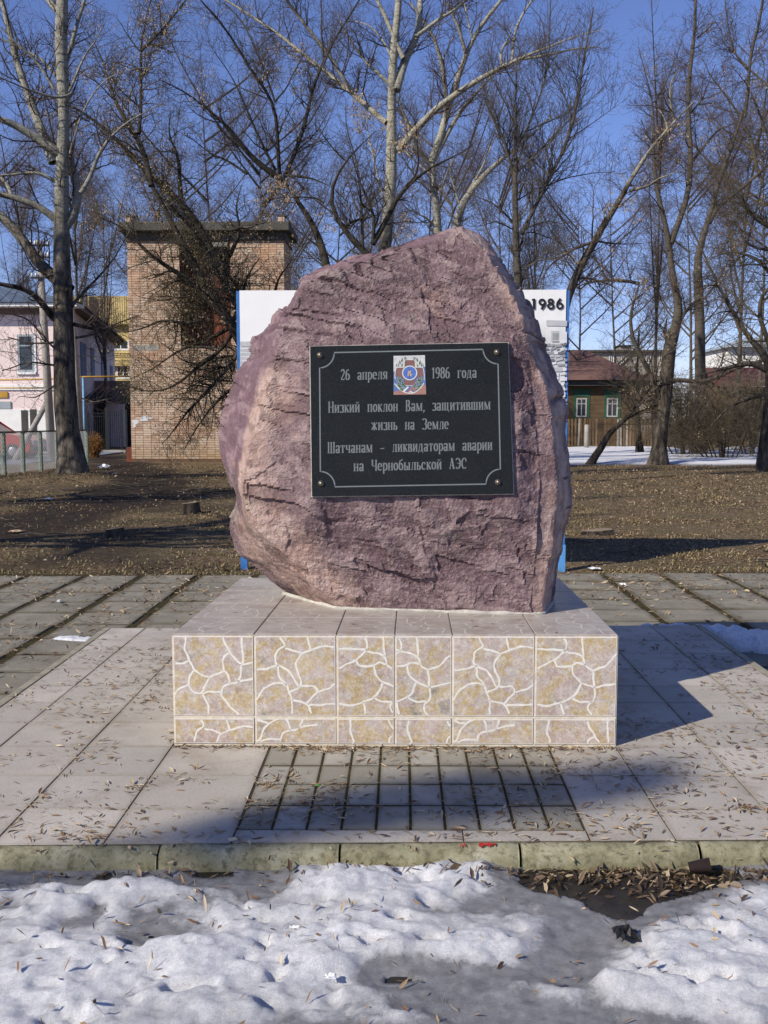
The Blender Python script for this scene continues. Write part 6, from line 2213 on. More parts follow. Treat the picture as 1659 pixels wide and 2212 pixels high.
TOTAL_TRIS = [0]
def tree(label, base, Y0, limbs, bark, twig, seed, dens=(3.2, 5.0, 3.0), L=(1.5, 0.62, 0.30), up=0.35, keys=0, keyzone=None, group='bare trees behind the boulder', curl=0.10, side=0.9, name='bare_tree', spread=0.30, rmin=0.0034, kidcap=0.020, cat='tree'):
    """limbs: list of (points, r0, r1, mapping, scale) in picture measure; the first is the trunk"""
    g_ = np.random.default_rng(seed)
    root = empty(name, (base[0], base[1], -0.1))
    tag(root, label, cat, group)
    Ps, Rs = [], []
    Vt, Qt, off = [], [], 0
    for li, (pts, r0, r1, conv) in enumerate(limbs):
        n = len(pts)
        dy = 0.0 if li == 0 else g_.uniform(-1, 1) * spread
        P = []
        start = None
        for k, p in enumerate(pts):
            X_, Y_ = conv(p)
            if len(p) > 2: Yk = p[2]
            else:
                Yk = Y0 + dy * k * (0.9 if li else 0)
            P.append(at(X_, Y_, Yk))
        P_last = conv(pts[-1])
        sc = conv.s
        Rr = [max(0.004, (r0[k] if hasattr(r0, '__len__') else r0 + (r1 - r0) * (k / max(1, n - 1))) * sc / F * Y0) for k in range(n)]
        if 25 < P_last[0] < PW - 25 and P_last[1] > 25:
            nn_ = len(Rr)
            Rr = [r_ * (1 - 0.62 * max(0.0, (k / (nn_ - 1) - 0.35) / 0.65)) for k, r_ in enumerate(Rr)]
        kk = 22 if li == 0 else 14
        P2, R2 = resample(P, Rr, kk)
        R2 = R2 * 0.94
        w = np.cumsum(g_.normal(size=P2.shape) * 0.006, 0)
        P2 = P2 + w * np.array([1, 1, 0.5])
        if li == 0 and P2[0, 2] < 0.3:
            fl = np.exp(-np.linspace(0, 1, kk) * kk / 1.2)
            R2 = R2 * (1 + 0.55 * fl)
            P2[0, 2] = -0.25
        sd = 14 if R2[0] > 0.12 else 9
        V, Q_ = tubes(P2[None], R2[None], sd)
        # bark relief on stout limbs
        if R2[0] > 0.1:
            c_ = np.repeat(P2, sd, 0)
            dirv = norm(V - c_)
            V = V + dirv * (fbm(V * np.array([7, 7, 2.0]), 3, seed) * 0.12 * np.repeat(R2, sd))[:, None]
        Vt.append(V); Qt.append(Q_ + off); off += len(V)
        k12, r12 = resample(P2, R2, 12)
        Ps.append(k12); Rs.append(r12)
    fast('trunk', np.concatenate(Vt), [np.concatenate(Qt)], bark, root)
    P = np.stack(Ps); R = np.stack(Rs)
    # side branches keep off the lowest trunk
    dens = (dens[0] * 2.5, dens[1] * 1.9, dens[2] * 1.7)
    P1, R1 = sprout(g_, P[1:], R[1:], dens[0], L[0], 7, 0.10, up=up, curl=curl, rcap=kidcap, rmin=rmin * 1.6, side=side)
    Pa, Ra = sprout(g_, P[:1], R[:1], dens[0] * 1.2, L[0] * 0.8, 7, 0.45, up=up, curl=curl, rcap=kidcap, rmin=rmin * 1.6, side=side)
    P1 = np.concatenate([P1, Pa]); R1 = np.concatenate([R1, Ra])
    P2, R2 = sprout(g_, P1, R1, dens[1], L[1] * 1.1, 4, 0.12, up=up * 0.6, curl=curl, rcap=0.008, rmin=rmin, rf=0.6)
    P3, R3 = sprout(g_, P2, R2, dens[2], L[2] * 1.15, 3, 0.1, up=up * 0.4, curl=curl, rcap=0.005, rmin=rmin * 0.85, rf=0.7)
    Pb, Rb = sprout(g_, P, R, dens[1] * 0.6, L[1], 4, 0.3, up=up * 0.5, rcap=0.008, rmin=rmin, rf=0.3)
    V1, Q1 = tubes(P1, R1, 3)
    V2, Q2 = tubes(np.concatenate([P2, Pb]), np.concatenate([R2, Rb]), 3)
    V3, Q3 = tubes(P3, R3, 3)
    Vc = np.concatenate([V1, V2, V3])
    Qc = np.concatenate([Q1, Q2 + len(V1), Q3 + len(V1) + len(V2)])
    TOTAL_TRIS[0] += len(Qc) * 2
    o = fast('crown', Vc, [Qc], twig, root)
    if keys:
        src = np.concatenate([P2[:, 2:].reshape(-1, 3), P3[:, 1:].reshape(-1, 3)])
        if keyzone is not None:
            cl = vnoise(src * 1.1, seed + 5)
            src = src[cl > keyzone]
        if len(src):
            pick = src[g_.integers(0, len(src), keys)]
            V, Q_, vv = keycluster(g_, pick)
            tag(fast('seed_keys', V, [Q_], M_key, root, smooth_=False, var=vv), kind='stuff')
    return root

def keycluster(g_, pick, s=(0.018, 0.045), n=3):
    m_ = len(pick) * n
    c = np.repeat(pick, n, 0) + g_.normal(size=(m_, 3)) * np.array([0.03, 0.03, 0.03]) - np.array([0, 0, 0.05])
    ax = norm(g_.normal(size=(m_, 3)) * 0.35 + np.array([0, 0, -1.0]))
    sd = norm(np.cross(ax, norm(g_.normal(size=(m_, 3)))))
    w, h = s[0] * g_.uniform(.5, 1.1, (m_, 1)), s[1] * g_.uniform(.6, 1.3, (m_, 1))
    V = np.stack([c, c + ax * h * .5 + sd * w, c + ax * h, c + ax * h * .5 - sd * w * .6], 1).reshape(-1, 3)
    Q_ = np.arange(m_ * 4).reshape(m_, 4)
    return V, Q_, g_.uniform(0, 1, m_)

class Cv:
    def __init__(s, ox, oy, k): s.ox, s.oy, s.k, s.s = ox, oy, k, 1.0 / k
    def __call__(s, p): return s.ox + p[0] / s.k, s.oy + p[1] / s.k
D0 = Cv(0, 0, 1.0)
Z2 = Cv(0, 0, 3.985)
Z3 = Cv(392.7, 0, 3.985)
Z4 = Cv(746.2, 0, 3.985)
Z5 = Cv(1099.7, 0, 3.52)
Z6 = Cv(1335.3, 0, 3.52)
Z7 = Cv(1217.5, 589, 3.314)
Z9 = Cv(0, 549.8, 4.332)

# --- the big poplar on the left
tree('big pale barked poplar with a stout grey trunk beside the wire fence', T1B, T1B[1], [
    ([(160, 1046), (153, 985), (146, 930), (141, 880), (137, 800), (138, 720), (137, 640), (136, 560), (135, 510), (135, 450), (136, 400), (131, 345), (137, 300), (147, 250), (146, 220), (134, 170), (131, 100), (135, 40), (137, -10), (138, -90), (140, -220)], [30, 26, 24.5, 25, 24, 23, 21.5, 18.5, 17.2, 16.5, 16, 14.5, 13.5, 11.5, 12.5, 13.5, 14, 13, 12, 11, 8], 9, D0),
    ([(460, 1400), (380, 1210), (330, 1050), (250, 850), (190, 650), (130, 480), (70, 200), (20, 0), (-20, -150)], 46, 18, Z2),
    ([(520, 1330), (400, 1250), (220, 1130), (100, 1060), (0, 1020), (-160, 980)], 44, 22, Z2),
    ([(490, 1900), (350, 1790), (150, 1710), (0, 1680), (-200, 1600)], 36, 20, Z2),
    ([(110, 1700), (60, 1580), (0, 1520), (-80, 1400)], 19, 10, Z2),
    ([(540, 1980), (640, 1890), (725, 1800), (735, 1720), (680, 1620), (610, 1450), (565, 1250), (540, 1050), (490, 850), (470, 775), (500, 665), (590, 560), (612, 400), (690, 140), (745, 0), (770, -120)], 46, 12, Z2),
    ([(695, 1660), (780, 1540), (830, 1350), (950, 1180), (1080, 1050), (1250, 960), (1420, 870)], 22, 7, Z2),
    ([(500, 660), (420, 580), (340, 490), (200, 430), (60, 350), (-50, 330)], 14, 7, Z2),
    ([(470, 775), (350, 580), (230, 450), (140, 380), (0, 240)], 14, 7, Z2),
    ([(150, 628), (129, 605), (97, 585), (76, 555), (38, 497), (0, 462), (-60, 420)], 15, 9, D0),
    ([(118, 690), (88, 651), (60, 628), (23, 619), (-20, 612)], 8, 4, D0),
    ([(155, 662), (175, 637), (203, 607), (238, 570), (265, 527), (290, 480)], 4, 1.6, D0),
    ([(160, 700), (185, 707), (215, 714), (254, 697), (300, 680)], 5, 1.6, D0),
    ([(163, 730), (198, 722), (230, 709), (263, 700)], 3.2, 1.2, D0),
    ([(480, 1560), (380, 1500), (250, 1480), (120, 1500), (-40, 1510)], 15, 9, Z2),
    ([(620, 800), (560, 840), (420, 830), (280, 780), (150, 740), (-20, 660)], 14, 6, Z2),
    ([(540, 150), (450, 60), (360, -80)], 40, 22, Z2),
    ([(600, 1330), (700, 1000), (830, 760), (980, 640), (1160, 580), (1400, 570)], 9, 3, Z2),
    ([(560, 830), (620, 760), (700, 560), (740, 450), (830, 350), (900, 190)], 14, 6, Z2),
    ([(470, 2060), (380, 1990), (240, 1950), (80, 1960)], 5, 2, Z2),
    ([(120, 740), (70, 745), (20, 730)], 3, 1.2, D0), ([(122, 790), (60, 780), (0, 800)], 2.5, 1.2, D0), ([(120, 830), (80, 860), (40, 855)], 2, 1, D0), ([(150, 850), (200, 870), (240, 860)], 2, 1, D0),
    ([(125, 760), (60, 690), (20, 680)], 2.5, 1.2, D0)], B_pop, W_brown, 11, dens=(2.6, 4.6, 3.4), L=(1.15, 0.55, 0.28), up=0.25)

# --- dark maples round the brick building
tree('dark maple leaning left in front of the brick building, hung with dry seed keys', gz(570, 992, -0.1), 25.5, [
    ([(570, 1000), (566, 900), (552, 810), (522, 735), (488, 680), (455, 640), (425, 590), (395, 530), (378, 500), (350, 440), (322, 400), (312, 380)], 14, 9, D0),
    ([(490, 690), (450, 650), (420, 612), (398, 598), (350, 570), (306, 540), (285, 505), (255, 480), (215, 470)], 8, 3, D0),
    ([(1300, 1600), (1250, 1350), (1190, 1170), (1070, 1030), (980, 880), (940, 680), (880, 500), (800, 320), (700, 200)], 28, 7, Z2),
    ([(1190, 1150), (1210, 1000), (1215, 700), (1205, 440), (1260, 200), (1300, 0)], 18, 6, Z2),
    ([(1215, 440), (1400, 260), (1600, 0), (1700, -150)], 11, 5, Z2),
    ([(1205, 440), (1100, 300), (1000, 130)], 8, 4, Z2),
    ([(500, 700), (520, 660), (530, 600), (560, 560)], 6, 3, D0),
    ([(505, 715), (475, 765), (430, 790), (390, 830), (350, 850), (300, 845), (270, 830)], 5, 2, D0),
    ([(525, 745), (490, 800), (440, 855), (400, 895), (372, 940), (350, 960)], 5, 2, D0),
    ([(545, 800), (500, 840), (455, 880), (420, 930), (400, 970)], 4, 2, D0),
    ([(500, 705), (460, 730), (420, 745), (380, 760), (330, 800), (280, 820)], 5, 2, D0),
    ([(440, 690), (400, 700), (350, 690), (300, 715), (265, 720)], 5, 2, D0)],
    B_dark, W_oliv, 12, dens=(5.0, 5.6, 3.4), L=(1.25, 0.65, 0.32), up=0.0, curl=-0.03, keys=3400, keyzone=-0.1)
tree('dark maple forking low beside the brick building with one limb reaching far left', gz(640, 992, -0.1), 27.0, [
    ([(640, 1000), (625, 860), (575, 730), (530, 655), (475, 595), (427, 490), (391, 430), (326, 390), (298, 360), (263, 314), (225, 278), (175, 243), (135, 215), (100, 205)], 14, 4, D0),
    ([(570, 720), (510, 660), (480, 600), (440, 520), (395, 468), (360, 430)], 9, 4, D0),
    ([(391, 430), (388, 400), (385, 340), (360, 290), (365, 240)], 6, 2, D0),
    ([(470, 600), (500, 540), (520, 500), (505, 450), (520, 400)], 6, 2, D0),
    ([(520, 650), (455, 640), (400, 640), (350, 650), (300, 640)], 5, 2, D0),
    ([(570, 730), (520, 770), (470, 770), (420, 790)], 6, 2, D0),
    ([(560, 705), (590, 650), (600, 600), (640, 550)], 6, 2, D0)],
    B_dark, W_oliv, 13, dens=(5.8, 6.0, 3.8), L=(1.15, 0.58, 0.3), up=0.0, curl=-0.03, keys=2600, keyzone=-0.1)
tree('dark maple with a fan of upright limbs rising left of the boulder', gz(760, 985, -0.1), 24.0, [
    ([(740, 1010), (735, 850), (725, 690), (705, 560), (692, 515), (666, 465), (643, 431), (619, 397)], 12, 8.5, D0),
    ([(900, 1580), (780, 1490), (600, 1380), (450, 1160), (350, 1040), (200, 920), (0, 770), (-200, 690)], 30, 9, Z3),
    ([(840, 1510), (820, 1250), (810, 1000), (800, 880), (700, 750), (580, 610), (490, 430), (400, 280), (250, 100), (150, 0)], 18, 6, Z3),
    ([(810, 1470), (760, 1380), (680, 1230), (600, 1050), (510, 860), (460, 700), (380, 590), (280, 460), (200, 330)], 14, 5, Z3),
    ([(900, 1500), (950, 1370), (1050, 1130), (1080, 950), (1110, 800), (1180, 580), (1250, 450), (1340, 270), (1450, 130), (1530, -20)], 22, 7, Z3),
    ([(1222, 490), (1190, 300), (1190, 50), (1180, -80)], 9, 4, Z3),
    ([(800, 870), (740, 700), (700, 600), (620, 430), (560, 270), (480, 130), (350, 20)], 10, 5, Z3),
    ([(700, 1780), (760, 1700), (820, 1640), (880, 1560)], 24, 22, Z3),
    ([(380, 1990), (480, 1960), (600, 1940), (700, 1790)], 12, 22, Z3),
    ([(880, 1510), (1050, 1520), (1150, 1550), (1270, 1610)], 13, 8, Z3),
    ([(800, 880), (900, 780), (1040, 500), (1080, 420)], 8, 4, Z3),
    ([(560, 1500), (400, 1380), (250, 1330), (100, 1200), (0, 1150)], 12, 4, Z3),
    ([(700, 720), (700, 560), (710, 440)], 7, 4, Z3)],
    B_dark, W_grey, 14, dens=(3.6, 5.0, 3.6), L=(1.15, 0.6, 0.3), up=0.3, keys=900, keyzone=0.3)
tree('crooked dark maple leaning left just behind the top of the boulder', gz(850, 985, -0.1), 22.5, [
    ([(850, 1010), (840, 800), (830, 640), (815, 560), (794, 544), (764, 527), (737, 492), (701, 439), (709, 407), (721, 371), (744, 344), (769, 321), (809, 283)], 11, 2.5, D0),
    ([(1560, 2150), (1550, 1800), (1530, 1500), (1470, 1300), (1400, 1080), (1410, 900)], 14, 5, Z3),
    ([(1380, 1960), (1480, 1900), (1600, 1880), (1700, 1850)], 14, 9, Z3),
    ([(1410, 1380), (1300, 1280), (1200, 1130), (1100, 1020)], 8, 4, Z3),
    ([(1230, 1750), (1180, 1700), (950, 1700), (750, 1760)], 9, 4, Z3),
    ([(230, 2100), (330, 1950), (400, 1750), (520, 1600), (700, 1440), (900, 1360), (1060, 1290), (1150, 1180)], 28, 5, Z4),
    ([(520, 1600), (640, 1480), (620, 1250), (600, 1000), (470, 880)], 9, 5, Z4),
    ([(230, 2100), (260, 1900), (200, 1700), (130, 1600), (60, 1350), (0, 1150)], 18, 6, Z4)],
    B_dark, W_grey, 15, dens=(3.8, 5.0, 3.6), L=(1.0, 0.55, 0.28), up=0.2, keys=700, keyzone=0.3)

# --- pale poplars in the middle
tree('tall silvery poplar behind the boulder peak with a long limb to the right', gz(822, 975, -0.1), 30.0, [
    ([(815, 985), (818, 800), (822, 600), (835, 530), (842, 450), (846, 375), (847, 340), (846, 300), (842, 250), (846, 212), (846, 150), (849, 88), (857, 38), (862, 0), (864, -60), (866, -200)], 16, 6, D0),
    ([(440, 780), (480, 620), (505, 500), (570, 420), (625, 290), (640, 100), (650, 0), (655, -120)], 40, 22, Z4),
    ([(600, 320), (720, 230), (850, 140), (1000, 50), (1100, -60)], 19, 11, Z4),
    ([(500, 500), (450, 400), (380, 230), (330, 100), (280, 0), (240, -100)], 23, 13, Z4),
    ([(460, 1290), (540, 1180), (650, 1060), (800, 900), (1000, 780), (1200, 650), (1400, 550), (1520, 490), (1620, 445), (1810, 400), (1940, 310), (2080, 260), (2240, 250)], 36, 5, Z4),
    ([(1430, 520), (1440, 350), (1480, 200), (1600, 0), (1680, -100)], 14, 8, Z4),
    ([(1340, 560), (1330, 450), (1400, 330), (1440, 200)], 16, 7, Z4),
    ([(1480, 510), (1700, 490), (1900, 440), (2100, 400), (2280, 420)], 15, 5, Z4),
    ([(350, 1060), (250, 970), (41, 790), (-59, 680), (-209, 600), (-409, 420), (-559, 290), (-759, 170), (-959, 30), (-1100, -40)], 28, 7, Z4),
    ([(410, 760), (300, 650), (180, 540), (80, 400), (0, 270), (-60, 120)], 17, 9, Z4),
    ([(400, 500), (330, 340), (220, 220), (100, 180), (-30, 180)], 9, 5, Z4),
    ([(60, 805), (41, 770), (-109, 520), (-279, 300), (-429, 100), (-509, 0), (-580, -120)], 19, 10, Z4),
    ([(330, 1720), (260, 1450), (200, 1200), (170, 1000), (200, 800)], 9, 5, Z4),
    ([(460, 1250), (560, 1350), (640, 1420), (740, 1500)], 8, 4, Z4)],
    B_pop2, W_brown, 16, dens=(2.3, 4.3, 3.1), L=(1.5, 0.72, 0.36), up=0.35, rmin=0.0042)
tree('mottled poplar forking just right of the silvery one above the boulder peak', gz(945, 968, -0.1), 34.0, [
    ([(940, 975), (945, 800), (948, 600), (946, 520), (944, 450), (937, 400), (934, 352)], 15, 11, D0),
    ([(740, 1400), (800, 1250), (840, 1120), (870, 950), (950, 750), (1030, 500), (1080, 350), (1200, 180), (1350, 0), (1420, -100)], 36, 13, Z4),
    ([(720, 1400), (660, 1330), (600, 1260), (540, 1080), (480, 920), (430, 800)], 24, 12, Z4),
    ([(860, 1000), (870, 800), (830, 550), (790, 380), (740, 260), (680, 190), (560, 20)], 22, 9, Z4),
    ([(1030, 450), (1000, 300), (940, 130), (870, 0)], 16, 9, Z4),
    ([(830, 540), (880, 420), (960, 240)], 9, 5, Z4),
    ([(770, 1360), (860, 1180), (970, 980), (1080, 850), (1200, 720), (1300, 620), (1380, 520)], 24, 10, Z4),
    ([(820, 1750), (840, 1600), (900, 1440), (960, 1300)], 12, 6, Z4),
    ([(780, 1950), (700, 1880), (560, 1820), (450, 1740)], 10, 5, Z4),
    ([(1100, 350), (1060, 200), (1020, 50), (1010, -40)], 10, 6, Z4)],
    B_pop2, W_brown, 17, dens=(2.5, 4.4, 3.2), L=(1.4, 0.7, 0.34), up=0.3, rmin=0.0046)
tree('pale poplar slanting right from the boulder peak towards the slim straight tree', gz(975, 966, -0.1), 36.0, [
    ([(972, 972), (975, 800), (978, 620), (982, 490), (987, 450), (1010, 414), (1047, 376), (1072, 351), (1105, 326), (1140, 300), (1190, 250)], 12, 5, D0),
    ([(1060, 1640), (1160, 1480), (1230, 1300), (1260, 1200)], 12, 6, Z4),
    ([(980, 1750), (900, 1500), (910, 1350)], 9, 5, Z4)],
    B_pop2, W_brown, 18, dens=(2.2, 4.0, 3.0), L=(1.3, 0.65, 0.34), up=0.3, rmin=0.0048)

# --- slim straight tree
tree('slim straight grey barked tree with upswept branches right of the boulder', gz(1118, 1005, -0.1), 21.5, [
    ([(1120, 1010), (1120, 800), (1119, 640), (1115, 560), (1113, 483), (1113, 400), (1113, 369), (1115, 284), (1115, 227), (1114, 185), (1117, 120)], 11, 2.5, D0),
    ([(90, 1780), (200, 1560), (300, 1330), (420, 1130), (490, 850), (520, 640), (545, 450), (590, 200), (620, 60)], 17, 5, Z5),
    ([(80, 1080), (180, 880), (260, 650), (300, 400), (300, 100), (305, -40)], 8, 4, Z5),
    ([(60, 1310), (160, 1220), (300, 1070), (450, 930), (600, 780), (740, 640)], 8, 3, Z5),
    ([(250, 1430), (420, 1350), (700, 1300), (860, 1320)], 6, 2.5, Z5),
    ([(75, 1520), (100, 1430), (170, 1240), (260, 1130), (420, 960)], 7, 3, Z5),
    ([(80, 1520), (180, 1450), (260, 1420)], 6, 3, Z5),
    ([(300, 1330), (170, 1210), (90, 1150)], 8, 4, Z5),
    ([(480, 900), (400, 640), (330, 520)], 7, 3, Z5),
    ([(100, 1750), (250, 1680), (340, 1680), (470, 1740)], 6, 3, Z5),
    ([(95, 1780), (180, 1760), (300, 1800), (420, 1850)], 6, 3, Z5),
    ([(85, 2060), (200, 1990), (330, 1960), (500, 2010)], 6, 3, Z5),
    ([(80, 2080), (160, 2000), (300, 1920), (450, 1850)], 5, 2, Z5),
    ([(1480, 1970), (1300, 1760), (1100, 1680), (950, 1620)], 10, 4, Z4),
    ([(1470, 1990), (1300, 1900), (1130, 1960)], 8, 3, Z4),
    ([(1440, 1480), (1370, 1200), (1250, 950), (1180, 800)], 15, 5, Z4),
    ([(1450, 1060), (1380, 900), (1270, 700), (1170, 560)], 8, 4, Z4),
    ([(1470, 760), (1420, 650), (1370, 560), (1330, 600)], 7, 3, Z4),
    ([(460, 1050), (600, 960), (760, 850), (880, 760)], 5, 2, Z5),
    ([(130, 1000), (260, 930), (400, 880), (520, 800)], 5, 2, Z5)],
    B_mid, W_grey, 19, dens=(4.2, 4.6, 2.6), L=(1.25, 0.6, 0.28), up=0.65, curl=0.16, side=0.7)
# --- leaning poplar
tree('stout poplar with flaking pale bark leaning right above the edge of the white banner', gz(1195, 1000, -0.1), 25.0, [
    ([(1180, 1010), (1195, 850), (1207, 720), (1228, 620), (1259, 568), (1282, 525), (1321, 460), (1355, 412), (1368, 378), (1406, 320), (1436, 289), (1460, 258), (1483, 239), (1500, 220)], 11.5, 3, D0),
    ([(90, 1450), (250, 1410), (280, 1370), (400, 1320), (520, 1280)], 12, 6, Z6),
    ([(630, 1840), (640, 1700), (650, 1500), (640, 1400)], 8, 3, Z5),
    ([(430, 910), (400, 780), (410, 610), (470, 520)], 12, 5, Z6),
    ([(370, 980), (340, 880), (290, 800)], 6, 3, Z6),
    ([(640, 1840), (480, 1900), (330, 1990), (250, 2100), (235, 2200)], 12, 6, Z5),
    ([(640, 1830), (760, 1850), (900, 1860), (1050, 1850)], 9, 3, Z5),
    ([(500, 2110), (650, 2120), (800, 2180), (900, 2260)], 9, 4, Z5),
    ([(850, 1500), (900, 1400), (860, 1320), (750, 1300)], 6, 3, Z5)],
    B_pop2, W_brown, 20, dens=(3.2, 4.8, 3.2), L=(1.2, 0.6, 0.3), up=0.2, keys=350, keyzone=0.3)

# --- right group
tree('tall forked tree with a dark lower trunk standing on the edge of the snow bank', gz(1422, 1004, -0.1), 31.0, [
    ([(1420, 1008), (1424, 960), (1434, 890), (1441, 830), (1442, 770), (1446, 733), (1464, 700), (1466, 650), (1452, 604), (1446, 570), (1444, 530), (1446, 508)], [19, 15, 13.5, 14, 15.5, 15, 13, 12, 12, 12, 12, 11.5], 12, D0),
    ([(385, 1900), (395, 1780), (350, 1680), (300, 1500), (280, 1350), (260, 1100), (275, 800), (230, 650), (190, 500), (150, 350)], 24, 5, Z6),
    ([(400, 1850), (430, 1760), (500, 1600), (545, 1450), (560, 1250), (540, 1000), (525, 700), (560, 450), (600, 250), (590, 0), (592, -120)], 26, 9, Z6),
    ([(560, 1230), (650, 1110), (750, 990), (900, 930)], 14, 7, Z6),
    ([(540, 870), (640, 750), (700, 600), (740, 480)], 9, 5, Z6),
    ([(600, 290), (680, 220), (750, 140)], 7, 4, Z6),
    ([(280, 780), (370, 640), (440, 460), (500, 250)], 8, 4, Z6),
    ([(1450, 770), (1440, 740), (1437, 705), (1440, 690)], 5, 4, D0),
    ([(1424, 860), (1404, 805), (1380, 764), (1362, 720), (1361, 668), (1377, 634), (1381, 613)], 6, 4, D0),
    ([(1381, 613), (1340, 605), (1300, 606), (1258, 612), (1232, 630)], 4, 2, D0),
    ([(800, 400), (900, 240), (960, 190), (1010, 150), (1050, 230), (1000, 350)], 13, 7, Z7),
    ([(720, 780), (600, 880), (540, 960), (420, 1060)], 10, 7, Z7),
    ([(690, 790), (800, 760), (870, 770), (1000, 790), (1200, 700), (1350, 640), (1463, 620)], 20, 9, Z7)],
    B_mid, W_brown, 21, dens=(2.5, 4.4, 3.2), L=(1.3, 0.7, 0.34), up=0.2, rmin=0.0044, keys=400, keyzone=0.3)
tree('small dark trunk leaning steeply right over the snow bank', gz(1275, 1004, -0.1), 31.5, [
    ([(1272, 1012), (1282, 990), (1296, 972), (1317, 936), (1344, 912), (1374, 879), (1399, 840), (1422, 824)], 9, 5, D0),
    ([(1374, 879), (1385, 860), (1392, 830), (1398, 800)], 4, 2, D0),
    ([(1340, 915), (1380, 890), (1430, 870), (1480, 862)], 3, 1.5, D0)],
    B_dark, W_oliv, 22, dens=(3.6, 5.0, 3.6), L=(1.4, 0.65, 0.34), up=0.05, curl=-0.02, rmin=0.0044)
tree('thin trunk rising from a bare patch in the middle of the snow bank', gz(1383, 978, -0.1), 41.0, [
    ([(1383, 981), (1380, 940), (1378, 900), (1376, 850), (1378, 760), (1382, 700)], 8, 3, D0),
    ([(1378, 850), (1400, 800), (1420, 740)], 3, 1.5, D0), ([(1377, 860), (1350, 820), (1330, 770)], 3, 1.5, D0)],
    B_dark, W_oliv, 23, dens=(2.6, 3.6, 3.0), L=(1.8, 0.8, 0.4), up=0.2, rmin=0.006)
tree('grey forked poplar whose limbs cross at the upper right corner', gz(1512, 978, -0.1), 40.0, [
    ([(1510, 980), (1513, 860), (1511, 740), (1510, 650), (1508, 600), (1500, 560), (1508, 525), (1532, 482), (1545, 400), (1580, 320), (1597, 270), (1604, 240)], 13, 5, D0),
    ([(690, 1700), (760, 1550), (860, 1500), (1000, 1380), (1139, 1260), (1260, 1150)], 21, 9, Z6),
    ([(960, 900), (990, 700), (990, 550), (1020, 350), (1080, 150), (1100, 0), (1110, -90)], 15, 8, Z6),
    ([(940, 900), (830, 740), (720, 600), (640, 420)], 10, 4, Z6),
    ([(1000, 550), (880, 400), (840, 200), (820, 0)], 9, 4, Z6),
    ([(960, 960), (1020, 1080), (1050, 1250), (1110, 1420)], 15, 15, Z6),
    ([(820, 1400), (880, 1220), (980, 1000)], 8, 4, Z6)],
    B_mid, W_brown, 24, dens=(2.0, 3.8, 3.0), L=(1.7, 0.85, 0.42), up=0.2, rmin=0.0055)
tree('leaning maple at the right edge with long drooping twigs', gz(1652, 1014, -0.1), 27.5, [
    ([(1648, 1018), (1652, 960), (1656, 900), (1662, 830), (1665, 780), (1650, 760), (1626, 745), (1607, 718), (1580, 670), (1560, 633), (1540, 600), (1520, 550), (1490, 490), (1470, 440)], 12, 2.5, D0),
    ([(1665, 830), (1690, 700), (1700, 560), (1690, 400), (1660, 300), (1620, 200)], 10, 4, D0),
    ([(1660, 800), (1625, 782), (1590, 790), (1550, 800), (1510, 815)], 8, 3, D0),
    ([(1668, 760), (1640, 690), (1640, 640), (1690, 600)], 6, 3, D0),
    ([(1139, 1900), (980, 1880), (930, 1780), (880, 1600), (800, 1450), (700, 1300), (600, 1150)], 12, 4, Z6),
    ([(1200, 700), (1100, 620), (1000, 530), (880, 400), (800, 290), (700, 100)], 10, 4, Z6),
    ([(1200, 1750), (1080, 1650), (950, 1560), (800, 1500), (640, 1430)], 9, 3, Z6),
    ([(1700, 640), (1640, 560), (1580, 540), (1530, 560)], 5, 2, D0),
    ([(1665, 850), (1620, 860), (1570, 880), (1530, 930)], 4, 1.5, D0),
    ([(1680, 500), (1630, 470), (1590, 420), (1560, 360)], 5, 2, D0)],
    B_mid, W_oliv, 25, dens=(4.0, 5.0, 3.4), L=(1.3, 0.62, 0.32), up=-0.1, curl=-0.06, keys=350, keyzone=0.3, rmin=0.004)
tree('bushy thicket of arching stems at the foot of the right hand trees', gz(1560, 992, -0.1), 35.0, [
    ([(1560, 994), (1560, 970), (1552, 930), (1540, 880), (1520, 840)], 4, 1.5, D0)] +
    [([(1548 + k * 8, 992), (1530 + k * 16 + R_.uniform(-10, 10), 940), (1505 + k * 26 + R_.uniform(-20, 20), 900), (1480 + k * 34, 900 + R_.uniform(-30, 30))], 1.8, 0.8, D0) for k in range(-3, 6)],
    B_dark, W_oliv, 26, dens=(3.8, 4.4, 2.8), L=(1.3, 0.65, 0.32), up=0.0, curl=-0.06, rmin=0.0055, name='thicket', cat='bush')
for (lb, xb, sd_, n_) in (('tangled thicket left of the arching one, before the picket fence', 1475, 27, 7), ('tangled thicket right of the arching one, below the hut', 1625, 28, 7)):
    tree(lb, gz(xb, 984, -0.1), 38.0, [([(xb, 986), (xb - 3, 950), (xb - 10, 900), (xb - 12, 850)], 4, 1.5, D0)] +
         [([(xb - 20 + k * 8, 985), (xb - 40 + k * 15 + R_.uniform(-10, 10), 930), (xb - 60 + k * 22 + R_.uniform(-12, 12), 880 + R_.uniform(-20, 20)), (xb - 74 + k * 27, 850 + R_.uniform(-30, 30))], 1.8, 0.7, D0) for k in range(n_)] + [([(xb, 985), (xb - 10 + k * 9, 900), (xb - 30 + k * 22, 840), (xb - 60 + k * 34, 820)], 2.2, 0.8, D0) for k in range(4)],
         B_dark, W_straw, sd_, dens=(4.2, 3.9, 2.4), L=(1.6, 0.9, 0.45), up=0.0, curl=-0.07, rmin=0.006, name='thicket', cat='bush')
